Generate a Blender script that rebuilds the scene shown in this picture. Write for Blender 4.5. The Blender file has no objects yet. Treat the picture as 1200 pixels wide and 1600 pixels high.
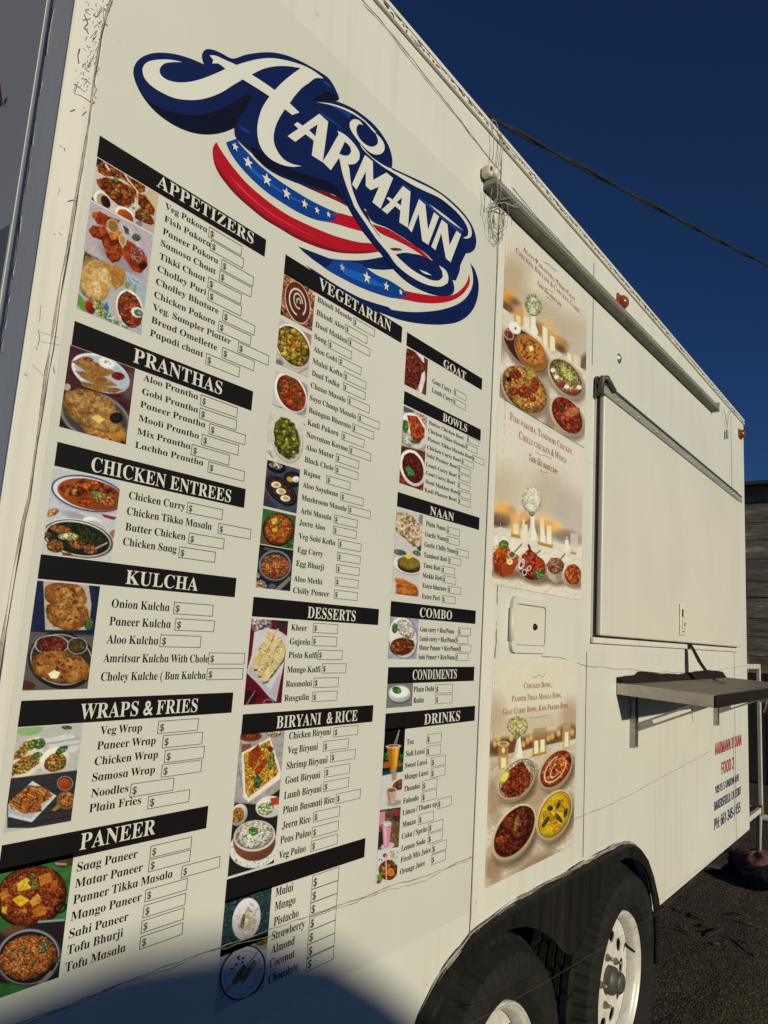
import bpy, bmesh, math, random
import numpy as np
from mathutils import Vector, Matrix
from mathutils.geometry import tessellate_polygon

random.seed(7)
S = bpy.context.scene
COL = S.collection
RAD = math.radians

# ------------------------------------------------------------------ camera
CAM_H = 1.39            # metres above the asphalt
CAM_D = 0.85            # metres out from the trailer's side wall (the wall is the plane y = 0)
FPX = 1136.0            # focal length in pixels of the 1200 x 1600 photograph
ROT = np.array([[0.6017878, -0.79616766, 0.06299606],      # camera right
                [0.16392917, 0.04593773, -0.98540192],     # camera down
                [0.78165125, 0.60332974, 0.15815987]])     # camera forward
cam = bpy.data.cameras.new('camera')
cam.sensor_fit = 'VERTICAL'
cam.sensor_height = 24.0
cam.lens = FPX / 1600.0 * 24.0
cam.clip_start = 0.02
cam.clip_end = 3000.0
camo = bpy.data.objects.new('camera', cam)
COL.objects.link(camo)
m = Matrix.Identity(4)
for i in range(3):
    m[i][0] = ROT[0][i]
    m[i][1] = -ROT[1][i]
    m[i][2] = -ROT[2][i]
m[0][3], m[1][3], m[2][3] = 0.0, -CAM_D, CAM_H
camo.matrix_world = m
S.camera = camo

# ------------------------------------------------------------------ sky and sun
SUN_EL = RAD(14.0)
SUN_AZ = RAD(10.5)       # from the wall's normal towards the trailer's front
world = bpy.data.worlds.new('World')
S.world = world
world.use_nodes = True
wn = world.node_tree
sky = wn.nodes.new('ShaderNodeTexSky')
sky.sky_type = 'NISHITA'
sky.sun_disc = False
sky.sun_elevation = SUN_EL
sky.sun_rotation = RAD(180.0) + SUN_AZ
sky.altitude = 2500.0
sky.air_density = 0.7
sky.dust_density = 0.7
sky.ozone_density = 7.0
wn.links.new(sky.outputs[0], wn.nodes['Background'].inputs[0])
wn.nodes['Background'].inputs[1].default_value = 0.05
sun = bpy.data.lights.new('sun', 'SUN')
sun.energy = 3.1
sun.angle = RAD(0.95)
sun.color = (1.0, 0.93, 0.70)
suno = bpy.data.objects.new('sun', sun)
COL.objects.link(suno)
SUN_DIR = Vector((-math.sin(SUN_AZ) * math.cos(SUN_EL), -math.cos(SUN_AZ) * math.cos(SUN_EL), math.sin(SUN_EL)))
suno.rotation_euler = SUN_DIR.to_track_quat('Z', 'Y').to_euler()
suno.location = (-4, -20, 12)
S.view_settings.view_transform = 'Standard'
S.view_settings.look = 'None'
S.view_settings.exposure = 0.0
S.view_settings.gamma = 1.0
S.cycles.max_bounces = 6

# ------------------------------------------------------------------ surveying
# The side wall is flat, so a place measured in the photograph is a place in metres on it.
def W(x, y, off=0.0):
    """photo pixel -> (u along the wall, z height) on the plane `off` metres out from the wall"""
    d0, d1, d2 = (x - 600.0) / FPX, (y - 800.0) / FPX, 1.0
    dx = ROT[0][0] * d0 + ROT[1][0] * d1 + ROT[2][0] * d2
    dy = ROT[0][1] * d0 + ROT[1][1] * d1 + ROT[2][1] * d2
    dz = ROT[0][2] * d0 + ROT[1][2] * d1 + ROT[2][2] * d2
    t = (CAM_D - off) / dy
    return dx * t, CAM_H + dz * t

def to_photo(u, z, off=0.0):
    """metres on the wall -> photo pixel (numpy arrays welcome)"""
    px, py, pz = u, CAM_D - off, z - CAM_H
    a = ROT[0][0] * px + ROT[0][1] * py + ROT[0][2] * pz
    b = ROT[1][0] * px + ROT[1][1] * py + ROT[1][2] * pz
    c = ROT[2][0] * px + ROT[2][1] * py + ROT[2][2] * pz
    return 600 + FPX * a / c, 800 + FPX * b / c

# measuring sheets: origin and enlargement
ZOOM = {'P': (0, 0, 1.0), 'Z2': (90, 200, 3.3333), 'Z3': (60, 500, 3.2432), 'Z4': (20, 850, 3.1579), 'Z5': (0, 1200, 3.3333),
        'Z6': (380, 390, 4.6154), 'Z7': (380, 650, 4.6154), 'Z8': (360, 910, 3.4769), 'K1': (320, 1280, 3.1579),
        'G2': (600, 510, 5.1613), 'N3': (590, 760, 4.4444), 'D4': (570, 1090, 5.16), 'A1': (110, 240, 5.5143),
        'V1': (380, 390, 5.5167), 'V2': (390, 640, 5.52), 'Q1': (770, 350, 4.85), 'Q2': (760, 620, 4.85),
        'Q3': (755, 1020, 4.2125), 'L1': (200, 70, 4.2857), 'L2': (400, 120, 5.0), 'L3': (540, 220, 5.4545),
        'L4': (320, 210, 4.2857), 'L5': (450, 340, 3.871), 'AD': (1090, 1130, 5.518), 'F8': (640, 1280, 2.6087)}

def pz(k, x, y):
    ox, oy, s = ZOOM[k]
    return ox + x / s, oy + y / s

def wz(k, x, y, off=0.0):
    return W(*pz(k, x, y), off)

# ------------------------------------------------------------------ object helpers
def tag(o, label=None, cat=None, group=None, kind=None):
    if label: o['label'] = label
    if cat: o['category'] = cat
    if group: o['group'] = group
    if kind: o['kind'] = kind
    return o

def empty(name, loc, label, cat, group=None):
    o = bpy.data.objects.new(name, None)
    o.empty_display_size = 0.1
    COL.objects.link(o)
    o.location = loc
    return tag(o, label, cat, group)

class MB:
    """collects faces in world metres and links them as one mesh object"""
    def __init__(s):
        s.v, s.f, s.mi, s.sm = [], [], [], []
    def add(s, verts, faces, mi=0, smooth=False):
        b = len(s.v)
        s.v += [tuple(p) for p in verts]
        s.f += [tuple(b + i for i in f) for f in faces]
        s.mi += [mi] * len(faces)
        s.sm += [smooth] * len(faces)
        return s
    def box(s, a, b, mi=0):
        x0, y0, z0 = a; x1, y1, z1 = b
        v = [(x0,y0,z0),(x1,y0,z0),(x1,y1,z0),(x0,y1,z0),(x0,y0,z1),(x1,y0,z1),(x1,y1,z1),(x0,y1,z1)]
        return s.add(v, [(0,3,2,1),(4,5,6,7),(0,1,5,4),(1,2,6,5),(2,3,7,6),(3,0,4,7)], mi)
    def hexa(s, v, mi=0):
        """eight corners: four of one face, then the four opposite ones in the same order"""
        return s.add(v, [(0,3,2,1),(4,5,6,7),(0,1,5,4),(1,2,6,5),(2,3,7,6),(3,0,4,7)], mi)
    def tube(s, pts, r, n=8, mi=0, smooth=True, cap=True):
        pts = [Vector(p) for p in pts]
        rr = r if isinstance(r, (list, tuple)) else [r] * len(pts)
        vs, fs = [], []
        up = None
        for i, p in enumerate(pts):
            d = (pts[min(i + 1, len(pts) - 1)] - pts[max(i - 1, 0)])
            d = d.normalized() if d.length > 1e-9 else Vector((0, 0, 1))
            if up is None:
                up = Vector((0, 0, 1)) if abs(d.z) < 0.9 else Vector((1, 0, 0))
            a = d.cross(up)
            a = a.normalized() if a.length > 1e-6 else d.orthogonal().normalized()
            b = a.cross(d).normalized()
            up = b
            for k in range(n):
                t = 2 * math.pi * k / n
                vs.append(p + (a * math.cos(t) + b * math.sin(t)) * rr[i])
        for i in range(len(pts) - 1):
            for k in range(n):
                k2 = (k + 1) % n
                fs.append((i*n+k, i*n+k2, (i+1)*n+k2, (i+1)*n+k))
        s.add(vs, fs, mi, smooth)
        if cap:
            b = len(s.v) - len(vs)
            s.f += [tuple(b + k for k in reversed(range(n))), tuple(b + (len(pts)-1)*n + k for k in range(n))]
            s.mi += [mi, mi]; s.sm += [False, False]
        return s
    def lathe(s, prof, c, n=48, mi=0, smooth=True, rad=None):
        """profile (radius, y) turned about the y axis through c"""
        vs, fs = [], []
        for k in range(n):
            t = 2 * math.pi * k / n
            for j, (r, y) in enumerate(prof):
                q = r if rad is None else rad(j, k, r)
                vs.append((c[0] + q * math.cos(t), c[1] + y, c[2] + q * math.sin(t)))
        L = len(prof)
        for k in range(n):
            k2 = (k + 1) % n
            for j in range(L - 1):
                fs.append((k*L+j, k*L+j+1, k2*L+j+1, k2*L+j))
        return s.add(vs, fs, mi, smooth)
    def plate(s, outline, y0, y1, holes=(), mi=0, mi_edge=None):
        """a flat plate of (u, z) outline between y0 (outer face) and y1"""
        loops = [[Vector((a, b, 0)) for a, b in outline]] + [[Vector((a, b, 0)) for a, b in h] for h in holes]
        flat = [p for l in loops for p in l]
        tri = tessellate_polygon(loops)
        fr = []
        for t in tri:
            p, q, r = (flat[i] for i in t)
            ar = (q.x-p.x)*(r.y-p.y)-(q.y-p.y)*(r.x-p.x)
            if abs(ar) < 1e-12: continue
            fr.append(tuple(t) if ar > 0 else (t[0], t[2], t[1]))      # outward is -y
        n = len(flat)
        if y1 is None:
            return s.add([(p.x, y0, p.y) for p in flat], fr, mi)
        s.add([(p.x, y0, p.y) for p in flat] + [(p.x, y1, p.y) for p in flat],
              fr + [tuple(n + i for i in reversed(f)) for f in fr], mi)
        b = 0
        for l in loops:
            k = len(l)
            vs = [(p.x, y0, p.y) for p in l] + [(p.x, y1, p.y) for p in l]
            s.add(vs, [(i, (i+1) % k, k + (i+1) % k, k + i) for i in range(k)], mi if mi_edge is None else mi_edge)
        return s
    def build(s, name, mats, parent=None, bevel=0.0, seg=2, label=None, recalc=False):
        me = bpy.data.meshes.new(name)
        me.from_pydata(s.v, [], s.f)
        mats = mats if isinstance(mats, (list, tuple)) else [mats]
        for mm in mats: me.materials.append(mm)
        me.polygons.foreach_set('material_index', s.mi)
        me.polygons.foreach_set('use_smooth', s.sm)
        me.update()
        if recalc:
            bm = bmesh.new(); bm.from_mesh(me)
            bmesh.ops.recalc_face_normals(bm, faces=bm.faces[:])
            bm.to_mesh(me); bm.free()
        o = bpy.data.objects.new(name, me)
        COL.objects.link(o)
        if parent is not None: adopt(o, parent)
        if bevel > 0:
            bv = o.modifiers.new('bevel', 'BEVEL')
            bv.width = bevel; bv.segments = seg; bv.limit_method = 'ANGLE'; bv.angle_limit = RAD(40)
        if label: o['label'] = label
        return o

def world_loc(o):
    v = Vector((0, 0, 0))
    while o is not None:
        v += o.location
        o = o.parent
    return v

def adopt(o, parent):
    """parent o without moving it (every parent here is only translated)"""
    o.parent = parent
    o.location = o.location - world_loc(parent)

# ------------------------------------------------------------------ materials
def lin(c):
    c = c / 255.0
    return c / 12.92 if c <= 0.04045 else ((c + 0.055) / 1.055) ** 2.4

LIT = (0.92, 0.855, 0.66)      # what a white surface facing the sun sends back here, per channel
def pig(r, g, b):
    """pigment of something the photograph shows as r, g, b on the sunlit wall"""
    return (min(lin(r) / LIT[0], .9), min(lin(g) / LIT[1], .9), min(lin(b) / LIT[2], .9), 1.0)

def mat(name, col, rough=0.5, metal=0.0, spec=0.5, var=0.0, scale=20.0, bump=0.0, bscale=60.0, stretch=(1, 1, 1)):
    mm = bpy.data.materials.new(name)
    mm.use_nodes = True
    nt = mm.node_tree; N = nt.nodes; L = nt.links
    p = N['Principled BSDF']
    c = tuple(col) if len(col) == 4 else (*col, 1.0)
    p.inputs['Base Color'].default_value = c
    p.inputs['Roughness'].default_value = rough
    p.inputs['Metallic'].default_value = metal
    p.inputs['Specular IOR Level'].default_value = spec
    if var > 0 or bump > 0:
        tc = N.new('ShaderNodeTexCoord'); mp = N.new('ShaderNodeMapping')
        mp.inputs['Scale'].default_value = stretch
        L.new(tc.outputs['Object'], mp.inputs['Vector'])
    if var > 0:
        nz = N.new('ShaderNodeTexNoise'); nz.inputs['Scale'].default_value = scale; nz.inputs['Detail'].default_value = 6
        nz.inputs['Roughness'].default_value = 0.65
        L.new(mp.outputs[0], nz.inputs['Vector'])
        rp = N.new('ShaderNodeValToRGB')
        rp.color_ramp.elements[0].position = 0.3; rp.color_ramp.elements[1].position = 0.72
        rp.color_ramp.elements[0].color = (*[max(0, x * (1 - var)) for x in c[:3]], 1)
        rp.color_ramp.elements[1].color = (*[min(1, x * (1 + var)) for x in c[:3]], 1)
        L.new(nz.outputs['Fac'], rp.inputs[0]); L.new(rp.outputs[0], p.inputs['Base Color'])
    if bump > 0:
        nb = N.new('ShaderNodeTexNoise'); nb.inputs['Scale'].default_value = bscale; nb.inputs['Detail'].default_value = 4
        L.new(mp.outputs[0], nb.inputs['Vector'])
        bp = N.new('ShaderNodeBump'); bp.inputs['Strength'].default_value = bump; bp.inputs['Distance'].default_value = 0.01
        L.new(nb.outputs['Fac'], bp.inputs['Height']); L.new(bp.outputs[0], p.inputs['Normal'])
    return mm

def weathered(name, col, dirt, streak=0.5, specks=0.5, rough=0.42, wavy=0.5, edge=None):
    """painted sheet metal: vertical rain streaks, a few rusty pits and scuffs, slightly oil-canned"""
    mm = bpy.data.materials.new(name); mm.use_nodes = True
    nt = mm.node_tree; N = nt.nodes; L = nt.links; p = N['Principled BSDF']
    p.inputs['Roughness'].default_value = rough
    tc = N.new('ShaderNodeTexCoord')
    def noise(scale, stretch, detail=5, rgh=0.6):
        mp = N.new('ShaderNodeMapping'); mp.inputs['Scale'].default_value = stretch
        L.new(tc.outputs['Object'], mp.inputs['Vector'])
        n = N.new('ShaderNodeTexNoise'); n.inputs['Scale'].default_value = scale; n.inputs['Detail'].default_value = detail
        n.inputs['Roughness'].default_value = rgh
        L.new(mp.outputs[0], n.inputs['Vector']); return n.outputs['Fac']
    def ramp(src, a, b):
        r = N.new('ShaderNodeMapRange'); r.inputs[1].default_value = a; r.inputs[2].default_value = b; r.clamp = True
        L.new(src, r.inputs[0]); return r.outputs[0]
    def mix(fac, c0, c1, k):
        mul = N.new('ShaderNodeMath'); mul.operation = 'MULTIPLY'; mul.inputs[1].default_value = k
        L.new(fac, mul.inputs[0])
        mx = N.new('ShaderNodeMix'); mx.data_type = 'RGBA'
        L.new(mul.outputs[0], mx.inputs[0])
        if isinstance(c0, tuple): mx.inputs[6].default_value = c0
        else: L.new(c0, mx.inputs[6])
        mx.inputs[7].default_value = c1
        return mx.outputs[2]
    c = mix(ramp(noise(1.6, (1, 1, 1), 3), .3, .75), (*col, 1), (*[x * .86 for x in col], 1), .8)
    c = mix(ramp(noise(26, (1, 1, .035), 4), .52, .78), c, (*dirt, 1), streak)
    c = mix(ramp(noise(9, (1, 1, .08), 6), .6, .8), c, (*dirt, 1), streak * .6)
    c = mix(ramp(noise(55, (1, 1, 1), 3, .5), .712, .76), c, (.16, .10, .05, 1), specks)
    c = mix(ramp(noise(14, (1, 1, .6), 8, .8), .66, .72), c, (.32, .27, .2, 1), specks * .3)
    L.new(c, p.inputs['Base Color'])
    bp = N.new('ShaderNodeBump'); bp.inputs['Strength'].default_value = wavy; bp.inputs['Distance'].default_value = 0.012
    L.new(noise(2.2, (1, 1, .5), 2), bp.inputs['Height'])
    b2 = N.new('ShaderNodeBump'); b2.inputs['Strength'].default_value = .05; b2.inputs['Distance'].default_value = 0.004
    L.new(noise(120, (1, 1, 1), 2), b2.inputs['Height']); L.new(bp.outputs[0], b2.inputs['Normal'])
    L.new(b2.outputs[0], p.inputs['Normal'])
    return mm

M = {}
M['paint'] = weathered('white_paint', (.73, .72, .65), (.52, .48, .38), .34, .6)
M['vinyl'] = weathered('vinyl_sheet', (.675, .665, .605), (.56, .53, .45), .12, .12, .38, .4)
M['hatch'] = weathered('hatch_paint', (.74, .715, .63), (.60, .56, .46), .2, .25, .4, .45)
M['trim'] = weathered('trim_paint', (.78, .76, .69), (.42, .39, .33), .35, .8, .4, .2)
M['front'] = weathered('front_paint', (.80, .79, .77), (.42, .42, .42), .25, .3)
M['rust'] = mat('rusty_caulk', (.22, .145, .08), .9, var=.8, scale=70, bump=.8, bscale=160)
M['caulk'] = mat('old_sealant', (.40, .37, .30), .35, var=.35, scale=60, bump=.4, bscale=200)
M['seam'] = mat('seam_line', (.06, .055, .045), .8, var=.4, scale=40)
M['alu'] = mat('aluminium', (.42, .41, .38), .42, .75, var=.25, scale=30, stretch=(.2, 1, 3))
M['rail'] = mat('grey_rail', (.40, .385, .34), .45, .3, var=.3, scale=24, stretch=(.15, 1, 4))
M['darkrail'] = mat('dark_hinge', (.105, .10, .09), .55, .4, var=.4, scale=30)
M['black'] = mat('black_rubber', (.012, .011, .010), .62, spec=.25, var=.5, scale=30)
M['tyre'] = mat('tyre_rubber', (.015, .0135, .0115), .8, spec=.22, var=.45, scale=18, bump=.15, bscale=120)
M['fender'] = mat('fender_plastic', (.010, .0085, .0075), .55, spec=.3, var=.8, scale=22, bump=.12, bscale=60, stretch=(1, 1, .12))
M['rim'] = mat('rim_paint', (.68, .66, .60), .38, .1, var=.2, scale=34)
M['hub'] = mat('hub_steel', (.10, .092, .078), .55, .4, var=.4, scale=40)
M['nut'] = mat('lug_steel', (.28, .25, .20), .45, .7, var=.3, scale=60)
M['amber'] = mat('amber_lens', (.26, .055, .012), .25, var=.3, scale=60)
M['shelf_top'] = mat('shelf_top', (.15, .126, .092), .55, .1, var=.3, scale=9, stretch=(.6, 2, 1))
M['shelf_end'] = mat('shelf_end', (.52, .48, .40), .5, .1, var=.2, scale=18)
M['shelf_dark'] = mat('shelf_dark', (.017, .0145, .012), .6, spec=.15, var=.35, scale=20)
M['ink'] = mat('black_ink', (.0075, .0062, .0068), .5, spec=.12, var=.15, scale=8)
M['boxline'] = mat('box_line_ink', (.05, .047, .043), .5)
M['letter_white'] = mat('letter_white', (.68, .665, .60), .42, var=.05, scale=6)
M['dark_inside'] = mat('dark_liner', (.012, .011, .010), .9)
M['white_metal'] = mat('white_rack_paint', (.60, .57, .49), .5, var=.18, scale=14)
M['string'] = mat('pale_string', (.10, .078, .05), .8)
M['pen'] = mat('pen_grey', (.085, .085, .105), .7, var=.6, scale=90)
M['scratch'] = mat('scratch_grey', (.34, .315, .25), .7, var=.4, scale=60)
M['wire'] = mat('grey_wire', (.34, .325, .29), .5, var=.3, scale=50)
M['cream'] = mat('cream_plastic', (.72, .68, .53), .4, var=.12, scale=20)

# ------------------------------------------------------------------ ground
def ground_material():
    mm = bpy.data.materials.new('asphalt'); mm.use_nodes = True
    nt = mm.node_tree; N = nt.nodes; L = nt.links; p = N['Principled BSDF']
    tc = N.new('ShaderNodeTexCoord')
    def noise(sc, d, r=.6):
        n = N.new('ShaderNodeTexNoise'); n.inputs['Scale'].default_value = sc; n.inputs['Detail'].default_value = d
        n.inputs['Roughness'].default_value = r
        L.new(tc.outputs['Object'], n.inputs['Vector']); return n.outputs['Fac']
    vo = N.new('ShaderNodeTexVoronoi'); vo.inputs['Scale'].default_value = 105
    L.new(tc.outputs['Object'], vo.inputs['Vector'])
    r1 = N.new('ShaderNodeValToRGB'); e = r1.color_ramp.elements
    e[0].position = 0; e[0].color = (.022, .016, .009, 1); e[1].position = 1; e[1].color = (.21, .165, .105, 1)
    k = r1.color_ramp.elements.new(.6); k.color = (.068, .050, .030, 1)
    L.new(vo.outputs['Color'], r1.inputs[0])
    mx = N.new('ShaderNodeMix'); mx.data_type = 'RGBA'; mx.blend_type = 'MULTIPLY'; mx.inputs[0].default_value = .85
    r2 = N.new('ShaderNodeValToRGB'); e = r2.color_ramp.elements
    e[0].position = .3; e[0].color = (.45, .42, .38, 1); e[1].position = .75; e[1].color = (1.25, 1.15, 1.0, 1)
    L.new(noise(2.5, 8, .7), r2.inputs[0])
    L.new(r1.outputs[0], mx.inputs[6]); L.new(r2.outputs[0], mx.inputs[7])
    L.new(mx.outputs[2], p.inputs['Base Color'])
    p.inputs['Roughness'].default_value = .95
    bp = N.new('ShaderNodeBump'); bp.inputs['Strength'].default_value = .6; bp.inputs['Distance'].default_value = .006
    L.new(vo.outputs['Distance'], bp.inputs['Height'])
    b2 = N.new('ShaderNodeBump'); b2.inputs['Strength'].default_value = .6; b2.inputs['Distance'].default_value = .03
    L.new(noise(6, 5), b2.inputs['Height']); L.new(bp.outputs[0], b2.inputs['Normal'])
    L.new(b2.outputs[0], p.inputs['Normal'])
    return mm
g = MB().add([(-400, -400, 0), (400, -400, 0), (400, 400, 0), (-400, 400, 0)], [(0, 1, 2, 3)]).build('ground', ground_material())
tag(g, 'dark rough asphalt of the lot under the food trailer', 'ground', kind='structure')
# ================================================================== the trailer
U0, U1 = 0.385, 4.405            # front and rear end of the side wall
ZB = 0.475                       # underside of the box
DEEP = 2.15                      # width of the trailer
def roof_z(u): return 2.655 + (u - U0) * 0.0105

TR = empty('food_trailer', (2.4, 1.07, 0.0),
           'long white food trailer with printed menu, star striped logo, serving hatch and tandem wheels', 'food trailer')

ARCH_F8 = [(30, 800), (90, 680), (150, 590), (240, 475), (330, 400), (450, 320), (600, 240), (700, 187), (780, 140), (830, 112), (870, 97),
           (900, 97), (935, 118), (970, 160), (1000, 230), (1020, 320)]
ARCH_OFF = [0] * 11 + [.008, .016, .024, .030, .030]      # towards the rear the lip hides the joint with the wall
ARCH = [wz('F8', *q, o_) for q, o_ in zip(ARCH_F8, ARCH_OFF)]
ARCH = [(ARCH[0][0] - .05, .565), (ARCH[0][0] - .075, ZB)][::-1] + ARCH + [(ARCH[-1][0] + .012, .50), (ARCH[-1][0] + .014, ZB)]

# --- the box: outer skin of the serving side with the wheel arch cut out, and the other five sides
b = MB()
out = [(U0, ZB)] + ARCH + [(U1, ZB), (U1, roof_z(U1)), (U0, roof_z(U0))]
b.plate(out, 0.0, 0.03)
shell = b.build('side_wall', M['paint'], TR)
b = MB()
b.add([(U0, 0.0305, ZB), (U0, DEEP, ZB), (U0, DEEP, roof_z(U0)), (U0, 0.0305, roof_z(U0))], [(0, 3, 2, 1)])
b.add([(U0 + .03, 0.0305, ZB), (U0 + .03, DEEP, ZB), (U0 + .03, DEEP, roof_z(U0)), (U0 + .03, 0.0305, roof_z(U0))], [(0, 1, 2, 3)])
front = b.build('front_wall', M['front'], TR)
b = MB()
b.hexa([(U0, DEEP, ZB), (U1, DEEP, ZB), (U1, DEEP, roof_z(U1)), (U0, DEEP, roof_z(U0)),
        (U0, DEEP + .03, ZB), (U1, DEEP + .03, ZB), (U1, DEEP + .03, roof_z(U1)), (U0, DEEP + .03, roof_z(U0))])
b.build('off_side_wall', M['paint'], TR)
b = MB()
b.hexa([(U1 - .03, .0305, ZB), (U1, .0305, ZB), (U1, DEEP, ZB), (U1 - .03, DEEP, ZB),
        (U1 - .03, .0305, roof_z(U1)), (U1, .0305, roof_z(U1)), (U1, DEEP, roof_z(U1)), (U1 - .03, DEEP, roof_z(U1))])
b.build('rear_wall', M['paint'], TR)
b = MB()
b.hexa([(U0 - .004, -.004, roof_z(U0)), (U1 + .004, -.004, roof_z(U1)), (U1 + .004, DEEP + .034, roof_z(U1)), (U0 - .004, DEEP + .034, roof_z(U0)),
        (U0 - .004, -.004, roof_z(U0) + .004), (U1 + .004, -.004, roof_z(U1) + .004), (U1 + .004, DEEP + .034, roof_z(U1) + .004), (U0 - .004, DEEP + .034, roof_z(U0) + .004)])
roof = b.build('roof', M['trim'], TR, bevel=.0015)

# cove strip under the roof edge with its crumbling rusty caulk
b = MB()
def along(u0, u1, za, zb, y0, y1, mb=None):
    """a strip that follows the roof line, za..zb below it"""
    (mb or b).hexa([(u0, y0, roof_z(u0) - za), (u1, y0, roof_z(u1) - za), (u1, y1, roof_z(u1) - za), (u0, y1, roof_z(u0) - za),
                    (u0, y0, roof_z(u0) - zb), (u1, y0, roof_z(u1) - zb), (u1, y1, roof_z(u1) - zb), (u0, y1, roof_z(u0) - zb)])
along(U0, U1, .030, .0005, -.008, .0)
cove = b.build('roof_moulding', M['trim'], TR, bevel=.003)
b = MB()
rnd = random.Random(3)
u = U0 + .01
while u < U1 - .02:
    zc = roof_z(u) - .0205 + rnd.gauss(0, .0028); r_ = rnd.choice((.0006, .0009, .0012, .0018, .0026)); l = rnd.uniform(.003, .022)
    b.tube([(u, -.0085, zc), (u + l * .5, -.0088, zc + rnd.uniform(-.002, .002)), (u + l, -.0085, zc + rnd.uniform(-.003, .003))], [r_ * .5, r_, r_ * .4], 5)
    u += rnd.uniform(.001, .018)
b.build('rust_stain', M['rust'], cove)
b = MB()
along(U0, U1, .0150, .0140, -.0090, -.0081)
b.build('moulding_groove', M['seam'], cove)

# --- wheel housing, inner arch and underframe
b = MB()
A = ARCH
vs, fs = [], []
for (u, z) in A:
    vs += [(u, .031, z), (u, .34, z)]
for i in range(len(A) - 1):
    fs.append((2*i, 2*i+1, 2*i+3, 2*i+2))
b.add(vs, fs)
zmax = max(z for _, z in A)
b.box((A[0][0] - .02, .34, .30), (A[-1][0] + .02, .35, zmax + .02))
wh = b.build('wheel_housing', M['dark_inside'], TR)
b = MB()
b.box((U0 + .05, .36, .40), (U1 - .05, .42, ZB - .002))
b.box((U0 + .05, 1.75, .40), (U1 - .05, 1.81, ZB - .002))
b.box((U0, .0305, ZB - .001), (A[0][0] - .01, DEEP, ZB + .02)); b.box((A[-1][0] + .01, .0305, ZB - .001), (U1 - .031, DEEP, ZB + .02))
b.build('underframe', M['black'], TR)
b = MB()
q = [wz('F8', 345, 490, -.30), wz('F8', 470, 440, -.30), wz('F8', 455, 535, -.30), wz('F8', 400, 512, -.30)]
b.plate(q, .285, .295)
b.build('spring_hanger', M['hub'], TR)

# --- mudguard: lip round the arch with a skirt hanging between the two wheels
OFF = .030
def inset(P, d, c=(2.05, .30)):
    o = []
    for (x, z) in P:
        r = math.hypot(x - c[0], z - c[1]); k = (r - d) / r
        o.append((c[0] + (x - c[0]) * k, c[1] + (z - c[1]) * k))
    return o
CURVE_F8 = [(330, 497), (380, 466), (430, 444), (470, 437), (520, 447), (560, 470), (590, 498), (612, 525),
            (630, 545), (655, 553), (680, 545), (700, 515), (730, 440), (765, 345), (800, 258), (820, 218), (840, 192), (862, 168), (885, 157), (930, 165), (960, 195), (980, 240), (995, 310),
            (1003, 400)]
inner = [wz('F8', *q, OFF) for q in CURVE_F8]
left = [q for q in inset(ARCH, .036) if q[0] < inner[0][0] - .03 and q[1] > .5]
inner = [(left[0][0] - .012, .42)] + left + inner + [(inner[-1][0] + .012, .40), (inner[-1][0] + .012, .33)]
outer = inset(ARCH[1:-1], .008)
outer = [(outer[0][0] - .01, .42)] + outer + [(outer[-1][0] + .006, .40), (outer[-1][0] + .004, .33)]
fb = MB()
fb.plate(outer + inner[::-1], -OFF, -OFF + .006)
def resample(p, n):
    d = [0]
    for i in range(1, len(p)): d.append(d[-1] + math.hypot(p[i][0]-p[i-1][0], p[i][1]-p[i-1][1]))
    o = []
    for k in range(n):
        t = d[-1] * k / (n - 1)
        i = max(j for j in range(len(d)) if d[j] <= t + 1e-9); i = min(i, len(p) - 2)
        f = (t - d[i]) / max(d[i+1] - d[i], 1e-9)
        o.append((p[i][0] + (p[i+1][0]-p[i][0]) * f, p[i][1] + (p[i+1][1]-p[i][1]) * f))
    return o
a1 = ARCH[1:-1]; a2 = inset(a1, .008)
a1 = resample(a1, 60); a2 = resample(a2, 60)
vs, fs = [], []
for (p, q) in zip(a1, a2):
    mid = ((p[0]*.35 + q[0]*.65), (p[1]*.35 + q[1]*.65) + .004)
    mid = (p[0]*.75 + q[0]*.25, p[1]*.75 + q[1]*.25)
    vs += [(p[0], -.001, p[1]), (mid[0], -OFF * .8, mid[1]), (q[0], -OFF, q[1])]
for i in range(59):
    for j in range(2): fs.append((3*i+j, 3*i+j+1, 3*i+4+j, 3*i+3+j))
fb.add(vs, fs, 0, True)
fender = fb.build('mudguard', M['fender'], TR, recalc=True)
b = MB()
rnd = random.Random(9)
for lane in range(6):
    base = resample(ARCH[2:-2], 90)
    i = rnd.randint(0, 6)
    while i < 86:
        n_ = rnd.randint(5, 22); seg = base[i:i + n_]
        if len(seg) < 3: break
        ph = rnd.uniform(0, 6); rr_ = rnd.choice((.0006, .001, .0016, .0026)); dz = rnd.gauss(.003, .004)
        path = [(x, -.0015 - .0012 * lane - abs(dz) * .4, z + dz + .0015 * math.sin(ph + k * .7)) for k, (x, z) in enumerate(seg)]
        b.tube(path, [rr_ * (.25 + math.sin(math.pi * k / (len(seg) - 1)) * (.8 + .3 * math.sin(ph * 3 + k * 1.3))) for k in range(len(seg))], 6)
        i += n_ + rnd.randint(-3, 5)
b.build('smeared_sealant', M['caulk'], fender)

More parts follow.
